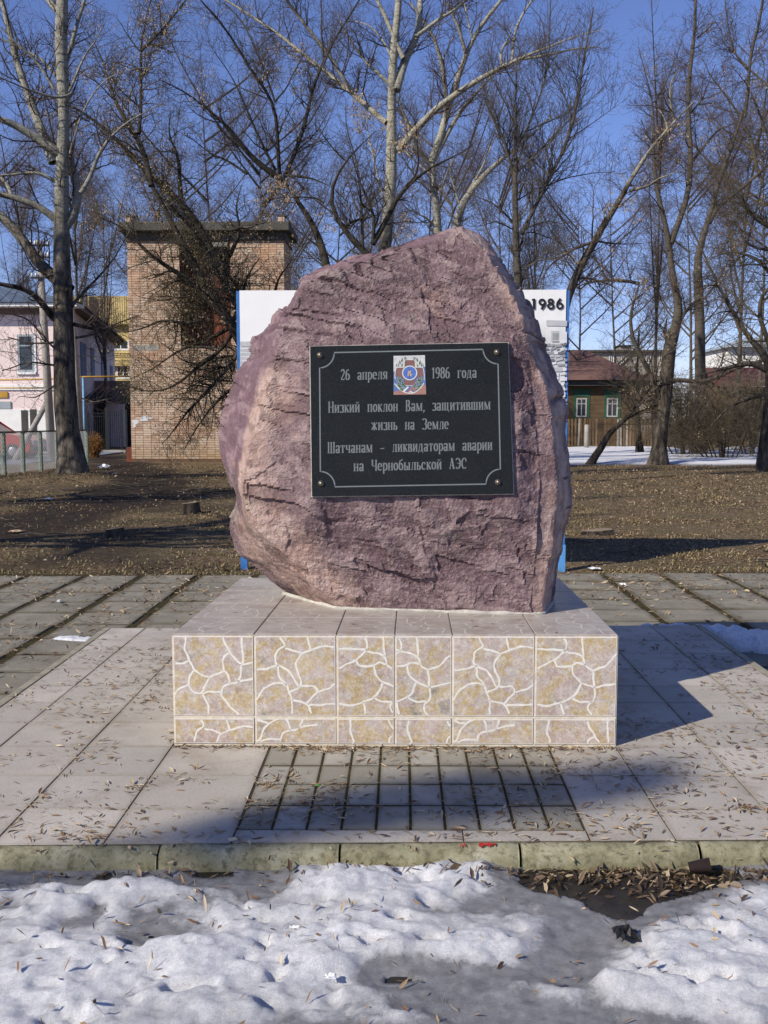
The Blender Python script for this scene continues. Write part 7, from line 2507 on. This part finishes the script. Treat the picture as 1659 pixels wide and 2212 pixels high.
# --- fainter trees farther back, filling the gaps
def far_tree(label, xb, yb, Y0, h, lean, seed, bark=B_mid, twig=W_far, group='bare trees farther back', nl=9):
    r = random.Random(seed)
    top = yb - h
    trunk = [(xb, yb), (xb + lean * .1, yb - h * .25), (xb + lean * .35 + r.uniform(-6, 6), yb - h * .5), (xb + lean * .7 + r.uniform(-8, 8), yb - h * .78), (xb + lean, top)]
    limbs = [(trunk, 4.6, 0.9, D0)]
    for k in range(nl):
        t = r.uniform(0.25, 0.85)
        i = t * 4
        a = trunk[int(i)]; b = trunk[min(4, int(i) + 1)]
        f = i - int(i)
        sx, sy = a[0] + (b[0] - a[0]) * f, a[1] + (b[1] - a[1]) * f
        s = r.choice([-1, 1])
        ln = h * r.uniform(.16, .34)
        limbs.append(([(sx, sy), (sx + s * ln * .5, sy - ln * .40), (sx + s * ln * .85, sy - ln * .85), (sx + s * ln * 1.05, sy - ln * 1.3)], 2.4, 0.6, D0))
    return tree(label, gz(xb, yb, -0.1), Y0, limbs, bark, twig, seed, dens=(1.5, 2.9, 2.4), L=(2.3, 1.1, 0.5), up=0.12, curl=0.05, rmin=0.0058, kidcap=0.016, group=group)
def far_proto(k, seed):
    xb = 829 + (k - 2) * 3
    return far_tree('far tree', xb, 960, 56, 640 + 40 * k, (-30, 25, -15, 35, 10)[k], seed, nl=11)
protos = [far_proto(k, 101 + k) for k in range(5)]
plc = [('seen between the left poplar and the brick building', 250, 50, .85), ('its crown over the left end of the brick roof', 320, 56, 1.0), ('its crown over the left half of the brick roof', 400, 48, .95),
       ('its crown over the middle of the brick roof', 470, 58, 1.1), ('its crown over the right end of the brick roof', 560, 52, 1.0), ('just right of the brick roof', 640, 47, .8),
       ('above the left shoulder of the boulder', 715, 55, 1.0), ('just left of the silvery poplar', 785, 44, .85), ('between the two pale poplars', 895, 57, 1.0), ('just right of the mottled poplar', 990, 46, .9),
       ('left of the slim straight tree', 1060, 56, 1.05), ('right of the slim straight tree', 1165, 50, .8), ('left of the leaning pale poplar top', 1255, 58, .8), ('above the brown hipped roof', 1315, 66, .8),
       ('above the grey apartment block', 1385, 62, .95), ('left of the forked grey poplar', 1470, 57, 1.05), ('right of the forked grey poplar', 1555, 54, 1.1), ('above the white house at the right', 1615, 47, 1.0),
       ('at the right edge behind the leaning maple', 1665, 58, 1.15), ('behind the utility pole', 45, 56, .8), ('at the far left edge above the pink house roof', -10, 60, 1.0), ('behind the upper crown of the left poplar', 150, 60, 1.15)]
rt = random.Random(77)
for k, (lb, xb, Y0, sc) in enumerate(plc):
    p_ = protos[k % 5]
    if k < 5:
        r = p_
    else:
        r = p_.copy(); col.objects.link(r)
        for ch in p_.children:
            c2 = ch.copy(); col.objects.link(c2); c2.parent = r
    r.location = (gz(xb, 905 + 1.41 * F / Y0, -0.1)[0], Y0, -0.1)
    s_ = sc * Y0 / 56 * rt.uniform(.92, 1.08)
    r.scale = (s_, s_, s_)
    r.rotation_euler = (0, 0, rt.uniform(0, 2 * pi))
    r['label'] = 'thin bare tree farther back, ' + lb
print('tree triangles', TOTAL_TRIS[0])

# ================================================================== TREES OUT OF THE PICTURE THAT THROW SHADE
def off_tree(label, base, hgt, seed, limb_pts=(), r=0.16, dens=(2.0, 3.0, 2.4), nl=10, z0=2.2, name='bare_tree'):
    g_ = np.random.default_rng(seed)
    r_ = random.Random(seed)
    root = empty(name, (base[0], base[1], -0.1))
    tag(root, label, 'tree')
    polys = [([(base[0], base[1], -0.2), (base[0] + .1, base[1], hgt * .3), (base[0] - .1, base[1] + .1, hgt * .6), (base[0] + .2, base[1], hgt)], r, r * .25)]
    for k in range(nl):
        z = r_.uniform(z0, hgt * .85)
        a = r_.uniform(0, 2 * pi)
        ln = r_.uniform(1.5, 3.2)
        p0_ = Vector((base[0], base[1], z))
        d_ = Vector((cos(a), sin(a), 0.5))
        polys.append(([p0_, p0_ + d_ * ln * .5, p0_ + d_ * ln * .8 + Vector((0, 0, .4)), p0_ + d_ * ln + Vector((0, 0, 1.0))], r * .45, 0.012))
    polys += list(limb_pts)
    V_, Q_, Ps, Rs, off = [], [], [], [], 0
    for pts, a, b in polys:
        P2, R2 = resample([tuple(p) for p in pts], [a + (b - a) * k / (len(pts) - 1) for k in range(len(pts))], 14)
        v_, q_ = tubes(P2[None], R2[None], 10)
        V_.append(v_); Q_.append(q_ + off); off += len(v_)
        k1, r1 = resample(P2, R2, 12)
        Ps.append(k1); Rs.append(r1)
    fast('trunk', np.concatenate(V_), [np.concatenate(Q_)], B_mid, root)
    P = np.stack(Ps); R = np.stack(Rs)
    if dens[0] > 0:
        P1, R1 = sprout(g_, P[1:nl + 1], R[1:nl + 1], dens[0], 1.5, 5, rcap=0.03, rmin=0.012)
        P2, R2 = sprout(g_, P1, R1, dens[1], 0.7, 3, rmin=0.008)
        v1, q1 = tubes(P1, R1, 3)
        v2, q2 = tubes(P2, R2, 3)
        fast('crown', np.concatenate([v1, v2]), [np.concatenate([q1, q2 + len(v1)])], W_grey, root)
    return root
off_tree('bare tree standing left of the slabs outside the picture', (-8.3, 8.6), 9.0, 301, dens=(4.5, 4.5, 3.0), nl=18)
off_tree('second bare tree on the lawn outside the picture at left', (-11.0, 13.5), 9.5, 302, dens=(4.5, 4.5, 3.0), nl=18)
off_tree('third bare tree outside the picture left of the fence', (-13.5, 19.0), 9.5, 303, dens=(3.5, 5.0, 3.0), nl=14)
def up_sun(x, y, s):
    return Vector((x, y, -0.02)) + SUN * s
SD = 19.0
Lb = [up_sun(-2.6, 2.2, SD + 3), up_sun(-1.3, 2.75, SD + 1), up_sun(-0.45, 3.12, SD), up_sun(-0.05, 3.30, SD), up_sun(0.38, 3.44, SD), up_sun(0.80, 3.60, SD)]
tb = (Lb[0].x - 0.9, Lb[0].y - 0.8)
old = off_tree('unseen street tree behind the camera with a twig knot added to shade the paving', tb, 12.0, 304,
         limb_pts=[([Vector((tb[0], tb[1], 9.6))] + Lb, 0.05, 0.03)], dens=(0, 0, 0), nl=0)
gk = np.random.default_rng(305)
nk = 620
tk = gk.uniform(0, 1, nk)
core = np.array([tuple(up_sun(-0.58 + 1.50 * t, 3.04 + 0.60 * t + 0.05 * sin(t * 5), SD)) for t in tk])
wk = 0.105 * np.sin(np.pi * np.clip(tk * 0.92 + 0.06, 0, 1)) ** 0.6
aq = core + gk.normal(size=(nk, 3)) * wk[:, None] * 0.62
dq = norm(gk.normal(size=(nk, 3)) + np.array([0.9, 0.2, 0.2])) * 0.34
Pk_ = np.stack([aq - dq / 2, aq + gk.normal(size=(nk, 3)) * .02, aq + dq / 2], 1)
vk, qk = tubes(Pk_, np.repeat(np.array([[.010, .009, .006]]), nk, 0), 3)
tag(fast('shadow_twig_knot', vk, [qk], W_grey, old), kind='stuff')  # knot added along the sun line, shaped for its shadow on the paving

# ================================================================== FALLEN SEEDS, LEAVES, GRASS
def litter(name, XY, Zf, n_, size, mat, seed, tilt=0.25, label=None, lift=0.0015, wid=0.155, curl=0.3, cat=None):
    g_ = np.random.default_rng(seed)
    x, y = XY[:, 0], XY[:, 1]
    m_ = len(x)
    z = Zf(x, y) + lift
    a = g_.uniform(0, 2 * np.pi, m_)
    L_ = size * g_.uniform(0.45, 1.35, m_)
    W_ = L_ * wid * g_.uniform(0.55, 1.5, m_)
    dx = np.stack([np.cos(a), np.sin(a), g_.normal(size=m_) * tilt], -1)
    dy = np.stack([-np.sin(a), np.cos(a), g_.normal(size=m_) * tilt * 1.4], -1)
    c = np.stack([x, y, z], -1)
    bend = g_.uniform(-.25, .25, m_)
    up_ = np.array([0, 0, 1.0])
    cl = (curl * W_ * g_.uniform(0, 1.3, m_))[:, None]
    Lh, Wh = L_[:, None] / 2, W_[:, None] / 2
    zlift = np.abs(dx[:, 2] * L_ / 2)[:, None] * up_ * 0.9
    b_ = (bend * L_)[:, None] * dy
    pts = [c - dx * Lh, c - dx * Lh * .3 - dy * Wh + up_ * cl + b_ * .15, c + dx * Lh * .4 - dy * Wh * .9 + up_ * cl + b_ * .2, c + dx * Lh + b_, c + dx * Lh * .4 + dy * Wh * .9 + up_ * cl * .3 + b_ * .2, c - dx * Lh * .3 + dy * Wh + up_ * cl * .6 + b_ * .15]
    pts += [c - dx * Lh * .3 + b_ * .15, c + dx * Lh * .4 + b_ * .2]
    V_ = np.stack([p_ + zlift for p_ in pts], 1).reshape(-1, 3)
    k = np.arange(m_)[:, None] * 8
    Q4 = np.concatenate([k + np.array([1, 2, 7, 6]), k + np.array([6, 7, 4, 5])])
    T3 = np.concatenate([k + np.array([0, 1, 6]), k + np.array([0, 6, 5]), k + np.array([2, 3, 7]), k + np.array([7, 3, 4])])
    v = g_.uniform(0, 1, m_)
    if n_ == 1:
        pk = V_.reshape(-1, 8, 3)[:, [0, 1, 3, 5]].reshape(-1, 3)
        o = fast(name, pk, [np.arange(m_ * 4).reshape(m_, 4)], mat, None, smooth_=False, var=v)
        return tag(o, label, cat, None, 'stuff')
    o = fast(name, V_, [Q4, T3], mat, None, smooth_=False, var=np.concatenate([v, v, v, v, v, v]))
    tag(o, label, cat, None, 'stuff')
    return o
def scatter(g_, n, x0, x1, y0, y1, dens):
    out = []
    tot = 0
    while tot < n:
        x = g_.uniform(x0, x1, n * 3); y = g_.uniform(y0, y1, n * 3)
        d = dens(x, y)
        k = g_.uniform(0, 1, n * 3) < d
        out.append(np.stack([x[k], y[k]], -1)); tot += k.sum()
        if len(out) > 60: break
    return np.concatenate(out)[:n]
M_seed = varmat('dry_winged_seeds', [(0.085, 0.05, 0.028), (0.17, 0.10, 0.055), (0.27, 0.18, 0.10), (0.36, 0.27, 0.16), (0.50, 0.42, 0.29)], 0.75, 0.25)
M_wet = varmat('wet_leaves', [(0.03, 0.02, 0.012), (0.07, 0.045, 0.025), (0.10, 0.065, 0.036), (0.17, 0.12, 0.07), (0.34, 0.27, 0.18)], 0.5, 0.4)
M_leafl = varmat('dead_leaf_litter', [(0.04, 0.025, 0.014), (0.11, 0.068, 0.037), (0.19, 0.12, 0.067), (0.27, 0.18, 0.105), (0.46, 0.36, 0.25)], 0.85, 0.15)
n3_ = lambda x, y, s, o=3, sd=0: fbm(np.stack([x * s, y * s, x * 0], -1), o, sd)
def on_ped(x, y): return (x > -0.935) & (x < 0.875) & (y > 3.885) & (y < 5.33)
def d_plat(x, y):
    d = np.clip(0.12 + 0.75 * n3_(x, y, 2.2, 3, 5) + 0.35 * n3_(x * .35, y, 9, 2, 8), 0.03, 1)
    d = d * (1.25 - 0.10 * (y - 3))
    # drifts along the joints of tiles and against the kerb
    d = d + 0.25 * np.exp(-((y - kerb_y(x) - 0.05) / 0.05) ** 2) + 0.2 * np.exp(-((y - 3.25) / 0.06) ** 2)
    return np.where(on_ped(x, y) | (y < kerb_y(x)) | (y > plat_back(x)), 0, d)
g1 = np.random.default_rng(51)
P_a = scatter(g1, 4200, -1.84, 1.86, 2.97, 6.2, d_plat)
P_b = scatter(g1, 520, -0.55, 0.60, 3.06, 3.89, lambda x, y: np.clip(0.25 + 0.9 * n3_(x, y, 3, 2, 4) + 0.6 * np.exp(-((y - 3.86) / .05) ** 2) + .25 * np.exp(-((y - 3.68) / .03) ** 2) + .25 * np.exp(-((y - 3.48) / .03) ** 2), 0, 1))
P_c = np.stack([g1.uniform(-0.93, 0.87, 330), 3.888 - np.abs(g1.normal(size=330)) * 0.022], -1)
P_c[:, 1] += 0.01 * P_c[:, 0]
P_d = np.stack([-0.935 - np.abs(g1.normal(size=160)) * 0.02, g1.uniform(3.9, 5.3, 160)], -1)
# small heaps
hp = []
for (cx, cy, n_, sg) in ((1.17, 3.06 + .22, 46, .025), (-0.93, 3.42, 26, .03), (-1.02, 3.0, 24, .02), (-0.80, 3.52, 30, .05), (0.95, 3.40, 18, .03), (-1.3, 3.9, 18, .04), (0.75, 3.10, 20, .03), (-0.45, 3.55, 26, .04)):
    hp.append(np.stack([cx + g1.normal(size=n_) * sg * 1.6, cy + g1.normal(size=n_) * sg], -1))
allp = np.concatenate([P_a, P_b, P_c, P_d] + hp)
litter('fallen_seeds', allp, lambda x, y: np.where((x > -.53) & (x < .586) & (y > 3.08) & (y < 3.88), 0.0, 0.0015), 0, 0.034, M_seed, 52, 0.16, 'dry winged seeds and leaf bits scattered over the tiled platform')
Pt = scatter(g1, 60, -0.9, 0.85, 3.92, 5.28, lambda x, y: np.clip(0.2 + n3_(x, y, 3, 2, 1), 0, 1))
litter('fallen_seeds', Pt, lambda x, y: x * 0 + PZ1, 0, 0.026, M_seed, 53, 0.1, 'few dry winged seeds lying on top of the tiled plinth')
def d_slab(x, y):
    d = np.clip(0.35 + 0.8 * n3_(x, y, 1.4, 3, 15) + 0.4 * n3_(x * .4, y, 7, 2, 18), 0.05, 1)
    d = d + 0.35 * smooth(7.4, 8.9, y)
    ins = (x > -1.9) & (x < 1.92) & (y < plat_back(x) + .02)
    return np.where(ins | (y > yback(x) - .02), 0, d)
P_s = scatter(g1, 8500, -4.9, 4.9, 3.2, 9.05, d_slab)
litter('fallen_seeds', P_s, lambda x, y: x * 0 - 0.096, 0, 0.046, M_seed, 54, 0.32, 'dry winged seeds scattered over the old grey paving slabs')
# on the kerb
Pk = np.stack([g1.uniform(-1.6, 1.7, 90), g1.uniform(-.07, 0.0, 90)], -1); Pk[:, 1] += kerb_y(Pk[:, 0])
litter('fallen_seeds', Pk, lambda x, y: np.interp(y - kerb_y(x), [-.075, -.058, -.022, 0], [-.05, -.015, .001, .001]), 0, 0.028, M_seed, 55, 0.35, 'dry winged seeds caught on the rounded kerb')
# on snow and in the thawed gutter
def szv(x, y): return np.maximum(_snz(x[None], y[None])[0], street_z(x[None], y[None])[0])
Pn = scatter(g1, 620, -1.5, 1.6, 1.85, 2.95, lambda x, y: np.clip(0.18 + 0.6 * n3_(x, y, 3, 2, 35) + 0.35 * smooth(0.5, 1.0, x) , 0.04, 1) * (y < kerb_y(x) - .08))
litter('snow_litter', Pn, szv, 0, 0.027, M_seed, 56, 0.5, 'dark seeds and leaf bits melting into the old snow', lift=0.003)
wdg = gz(1380, 1900, -0.08)
Pw = np.stack([wdg[0] + g1.normal(size=760) * 0.21, wdg[1] - 0.01 + g1.normal(size=760) * 0.06], -1)
Pw = np.concatenate([Pw, np.stack([g1.uniform(-1.6, 1.8, 240), g1.normal(size=240) * 0.02 - 0.085], -1) + np.stack([np.zeros(240), np.zeros(240)], -1)])
Pw[760:, 1] += kerb_y(Pw[760:, 0])
Pw = Pw[Pw[:, 1] < kerb_y(Pw[:, 0]) - .075]
litter('gutter_litter', Pw, szv, 0, 0.032, M_wet, 57, 0.4, 'wet leaves and seeds lying in the thawed gutter below the kerb', lift=0.003, wid=0.24)
# lawn litter
def vis(x, y, m=1.05): return np.abs(x) < (0.40 * y + 0.6) * m
def d_lawn(x, y):
    b_ = bare_shade_mask(x, y)
    return np.where((y > yback(x)) & vis(x, y), np.clip(0.45 + 0.7 * n3_(x, y, 1.1, 3, 25), 0.05, 1) * (1 - 0.82 * b_), 0)
def gzv(x, y): return ground_z(x[None], y[None])[0]
P_l = scatter(g1, 38000, -7.5, 7.5, 9.0, 16.5, d_lawn)
litter('lawn_litter', P_l, gzv, 1, 0.034, M_leafl, 58, 0.25, 'brown leaf litter and seeds covering the near lawn', lift=0.004, wid=0.32)
P_l = scatter(g1, 36000, -13, 13, 16.3, 31, d_lawn)
litter('lawn_litter', P_l, gzv, 1, 0.050, M_leafl, 59, 0.35, 'brown leaf litter on the lawn under the trees', lift=0.006, wid=0.34)
# dry grass: clumps of bent blades
def grass(name, n, x0, x1, y0, y1, h, mat, seed, dens, label):
    g_ = np.random.default_rng(seed)
    P_ = scatter(g_, n, x0, x1, y0, y1, dens)
    m_ = len(P_)
    z = gzv(P_[:, 0], P_[:, 1])
    a = g_.uniform(0, 2 * np.pi, m_)
    lean = g_.uniform(0.3, 1.6, m_)
    H_ = h * g_.uniform(.35, 1.2, m_)
    d = np.stack([np.cos(a) * lean, np.sin(a) * lean, np.ones(m_)], -1)
    d = norm(d)
    sd_ = np.stack([-np.sin(a), np.cos(a), np.zeros(m_)], -1) * (H_ * .07 + .0015)[:, None]
    c = np.stack([P_[:, 0], P_[:, 1], z - .004], -1)
    mid = c + d * (H_ * .6)[:, None]
    tip = mid + norm(d + np.stack([np.cos(a), np.sin(a), -0.8 * np.ones(m_)], -1)) * (H_ * .5)[:, None]
    V_ = np.stack([c - sd_, c + sd_, mid + sd_ * .7, mid - sd_ * .7, tip], 1).reshape(-1, 3)
    k = np.arange(m_)[:, None] * 5
    v = g_.uniform(0, 1, m_)
    o = fast(name, V_, [k + np.array([0, 1, 2, 3]), k + np.array([3, 2, 4])], mat, None, smooth_=False, var=np.concatenate([v, v]))
    tag(o, label, None, None, 'stuff')
M_grass = varmat('dry_grass', [(0.09, 0.075, 0.032), (0.17, 0.135, 0.065), (0.28, 0.21, 0.115), (0.38, 0.29, 0.17), (0.09, 0.105, 0.035)], 0.85, 0.15)
tuft = lambda x, y: d_lawn(x, y) * np.clip(0.25 + 1.6 * n3_(x, y, 3.5, 3, 45), 0, 1)
grass('dry_grass', 22000, -7.5, 7.5, 9.0, 16.5, 0.055, M_grass, 61, tuft, 'short dry grass on the near lawn')
grass('dry_grass', 11000, -13, 13, 16.3, 31, 0.085, M_grass, 62, tuft, 'short dry grass under the trees')
grass('edge_grass', 3000, -4.5, 4.8, 8.95, 9.5, 0.05, M_grass, 63, lambda x, y: np.clip(np.exp(-((y - yback(x) - .12) / .12) ** 2) * (0.4 + n3_(x, y, 3, 2, 3)), 0, 1), 'dry grass along the back edge of the slabs')
# fallen sticks
g2_ = np.random.default_rng(71)
Pst = scatter(g2_, 240, -9, 9, 9.3, 27, lambda x, y: np.where(vis(x, y), np.clip(.3 + n3_(x, y, .5, 2, 55), 0, 1), 0))
m_ = len(Pst)
a = g2_.uniform(0, 2 * np.pi, m_)
ln = g2_.uniform(.15, .75, m_)
zz0 = gzv(Pst[:, 0], Pst[:, 1]) + 0.012
pp_ = []
for j in range(5):
    t = j / 4 - .5
    pp_.append(np.stack([Pst[:, 0] + np.cos(a) * ln * t, Pst[:, 1] + np.sin(a) * ln * t, zz0 + g2_.uniform(0, .03, m_)], -1) + g2_.normal(size=(m_, 3)) * np.array([.012, .012, .004]))
Pq = np.stack(pp_, 1)
v_, q_ = tubes(Pq, np.repeat(g2_.uniform(.003, .008, m_)[:, None], 5, 1), 4)
tag(fast('fallen_sticks', v_, [q_], W_grey), 'thin grey sticks lying on the lawn', None, None, 'stuff')

# brown shrub by the gate
bsh = empty('shrub', (atx(201, 36.5), 36.5, -0.1))
tag(bsh, 'round rusty brown leafless shrub beside the iron gate', 'shrub', None)
g3 = np.random.default_rng(81)
cxs = atx(201, 36.5)
n_ = 700
th_ = g3.uniform(0, 2 * np.pi, n_); rr_s = np.sqrt(g3.uniform(0, 1, n_))
tipp = np.stack([cxs + 0.34 * rr_s * np.cos(th_) * 1.05, 36.5 + 0.34 * rr_s * np.sin(th_), 0.18 + g3.uniform(.2, 1.0, n_) * 0.72 * np.sqrt(1 - rr_s ** 2 * .8)], -1)
bs = np.stack([cxs + g3.normal(size=n_) * .06, 36.5 + g3.normal(size=n_) * .06, np.full(n_, -.1)], -1)
Pq = np.stack([bs + (tipp - bs) * t + g3.normal(size=(n_, 3)) * .03 * (t > 0) for t in (0, .35, .7, 1.0)], 1)
v_, q_ = tubes(Pq, np.repeat(np.array([[.006, .005, .004, .002]]), n_, 0), 3)
M_rsh = twigmat('rusty_twigs', (0.24, 0.125, 0.045))
fast('stems', v_, [q_], M_rsh, bsh)
V_, Q_, vv = keycluster(g3, Pq[:, 2:].reshape(-1, 3)[g3.integers(0, 1400, 1500)], (0.02, 0.035), 2)
tag(fast('dry_leaves', V_, [Q_], varmat('rusty_leaves', [(0.18, 0.08, 0.03), (0.36, 0.20, 0.08)]), bsh, smooth_=False, var=vv), kind='stuff')

# ================================================================== SMALL LOOSE THINGS
def stump(px, py, r, h, label, seed):
    x, y = gz(px, py, -0.09)
    z0 = float(gzv(np.array([x]), np.array([y]))[0])
    root = empty('tree_stump', (x, y, z0))
    tag(root, label, 'tree stump')
    rs = random.Random(seed)
    ph = [rs.uniform(0, 6.28) for _ in range(3)]
    n = 20
    V_, F_ = [], []
    for k, (zz1, s_) in enumerate(((-0.08, 1.5), (0.02, 1.15), (h * .6, 1.0), (h, .97))):
        for j in range(n):
            a_ = 2 * pi * j / n
            rr = r * s_ * (1 + .12 * sin(2 * a_ + ph[0]) + .07 * sin(5 * a_ + ph[1]))
            V_.append((x + rr * cos(a_), y + rr * sin(a_), z0 + zz1 + (.012 * cos(a_) if k == 3 else 0)))
    for k in range(3):
        for j in range(n):
            F_.append((k * n + j, k * n + (j + 1) % n, (k + 1) * n + (j + 1) % n, (k + 1) * n + j))
    b_ = MB(); b_.add(V_, F_); b_.build('bark', B_dark, root, True)
    b_ = MB(); b_.add([(v[0], v[1], v[2] + .001) for v in V_[3 * n:]] , [tuple(range(n))]); b_.build('cut_face', simple('cut_wood', (0.24, 0.18, 0.12), 0.85, 0.3, 30, 0.2), root)
stump(247, 1158, 0.10, 0.10, 'small pale cut stump on the bare earth left of the boulder', 1)
stump(411, 1110, 0.13, 0.16, 'darker taller stump closest to the left side of the boulder', 2)
stump(1292, 1155, 0.16, 0.05, 'low dark mossy stump by the shadow right of the boulder', 3)
M_pw = simple('white_litter', (0.75, 0.75, 0.73), 0.6, 0.06, 40, 0.2)
def scrap(px, py, z, w, l, label, seed, mat=M_pw, name='paper_scrap', cat='litter', h=0.02):
    rs = random.Random(seed)
    x, y = gz(px, py, z)
    if z < -0.085 and y > 9.2:
        z = float(gzv(np.array([x]), np.array([y]))[0]) + 0.02
        x, y = gz(px, py, z)
    n = 7
    V_, F_ = [], []
    for i in range(n):
        for j in range(n):
            u, v_ = i / (n - 1) - .5, j / (n - 1) - .5
            V_.append((x + u * w + rs.uniform(-.1, .1) * w / n, y + v_ * l + rs.uniform(-.1, .1) * l, z + h * (0.3 + rs.random() * .9) * (1 - 1.2 * (abs(u) + abs(v_)) * .5)))
    for i in range(n - 1):
        for j in range(n - 1):
            if (i, j) in ((0, 0), (n - 2, n - 2)): continue
            F_.append((i * n + j, (i + 1) * n + j, (i + 1) * n + j + 1, i * n + j + 1))
    b_ = MB(); b_.add(V_, F_)
    o = b_.build(name, mat)
    md = o.modifiers.new('thick', 'SOLIDIFY'); md.thickness = 0.002
    tag(o, label, cat)
    return o
M_tan = simple('tan_card', (0.50, 0.36, 0.22), 0.7, 0.2, 40, 0.1)
M_blk = simple('black_plastic', (0.012, 0.012, 0.013), 0.35, 0.2, 40, 0.1)
M_cup = simple('brown_cup', (0.05, 0.032, 0.024), 0.4, 0.3, 30, 0.1)
scrap(104, 1078, -0.09, 0.13, 0.20, 'white paper scrap on the grass below the big poplar', 1)
scrap(35, 1148, -0.09, 0.16, 0.20, 'tan and white wrapper on bare earth near the left edge', 2, M_tan)
scrap(225, 1012, -0.09, 0.30, 0.6, 'crumpled white plastic bag on the path near the brick building', 3, h=.12)
scrap(240, 1030, -0.09, 0.18, 0.4, 'smaller white bag lying on the mud path behind the poplar', 4, h=.10)
scrap(1284, 1229, -0.09, 0.11, 0.07, 'long white scrap at the slab edge right of the blue post', 5)
scrap(1344, 1264, -0.092, 0.055, 0.05, 'small folded white scrap lying on the right hand slabs', 6)
scrap(128, 1300, -0.09, 0.03, 0.05, 'tiny white scrap on the slabs at far left', 7)
scrap(1352, 2026, -0.045, 0.06, 0.06, 'crumpled black plastic piece stuck in grey ice', 8, M_blk, 'plastic_scrap', h=.035)
scrap(714, 2112, -0.03, 0.028, 0.02, 'small bright foil bit on the snow, lower middle', 9, h=.012)
scrap(636, 2004, -0.03, 0.026, 0.012, 'thin white sliver on the snow above the foil bit', 10, h=.008)
scrap(553, 1003, -0.09, 0.2, 0.3, 'white scrap at the foot of the brick wall near the boulder', 11)
scrap(528, 1004, -0.09, 0.25, 0.3, 'white scrap at the foot of the brick wall, the left one of two', 12)
# brown cup lying against the kerb
cx0, cy0 = gz(1500, 1880, -0.06)
c0 = Vector((cx0 - 0.02, kerb_y(cx0) - 0.098, -0.048)); c1 = c0 + Vector((0.062, -0.012, 0.014))
n = 16
V_, F_ = [], []
ax = (c1 - c0).normalized(); sx1 = ax.cross(Vector((0, 0, 1))).normalized(); sy1 = ax.cross(sx1)
for (t, r) in ((0, .017), (1, .024), (1, .0225), (0.05, .0155)):
    c_ = c0.lerp(c1, t)
    for k in range(n):
        an = 2 * pi * k / n
        V_.append(c_ + sx1 * r * cos(an) + sy1 * r * sin(an))
for r in range(3):
    for k in range(n):
        j = (k + 1) % n
        F_.append((r * n + k, r * n + j, (r + 1) * n + j, (r + 1) * n + k))
F_ += [tuple(range(n)), tuple(range(3 * n, 4 * n))]
b_ = MB(); b_.add(V_, F_); o = b_.build('plastic_cup', M_cup, None, True); tag(o, 'small dark brown cup lying in the gutter against the kerb', 'cup')
# red paint smears on the kerb
b_ = MB()
rs = random.Random(9)
for (px_, w_) in ((1043, .020), (1052, .012), (1035, .009), (1062, .012), (1000, .007)):
    xk = gz(px_, 1826, 0)[0]
    for q_k in range(4):
        x_ = xk + rs.uniform(-w_, w_)
        pts = []
        for k in range(9):
            an = 2 * pi * k / 9
            yy = -0.024 - rs.uniform(0, .014) + 0.006 * sin(an)
            pts.append((x_ + w_ * .35 * cos(an) * rs.uniform(.6, 1.3), kerb_y(x_) + yy, float(np.interp(yy, [-.058, -.043, -.022, 0], [-.0145, -.0035, .0018, .0018])) + 0.002))
        b_.add(pts, [tuple(range(9))])
o = b_.build('red_paint_smear', simple('red_paint', (0.40, 0.03, 0.02), 0.6, 0.2, 60, 0.1), kerb)
# green leaf on the small pavers
gx_, gy_ = gz(681, 1702, 0)
green_s = litter('green_scrap', np.array([[gx_, gy_], [gx_ + .008, gy_ + .006], [gx_ - .012, gy_ + .002]]), lambda x, y: x * 0 + .004, 0, 0.022, simple('bright_green', (0.05, 0.35, 0.05), 0.6, 0.2, 40, 0), 91, .2, 'bright green scrap on the small pavers', cat='litter')
del green_s['kind']
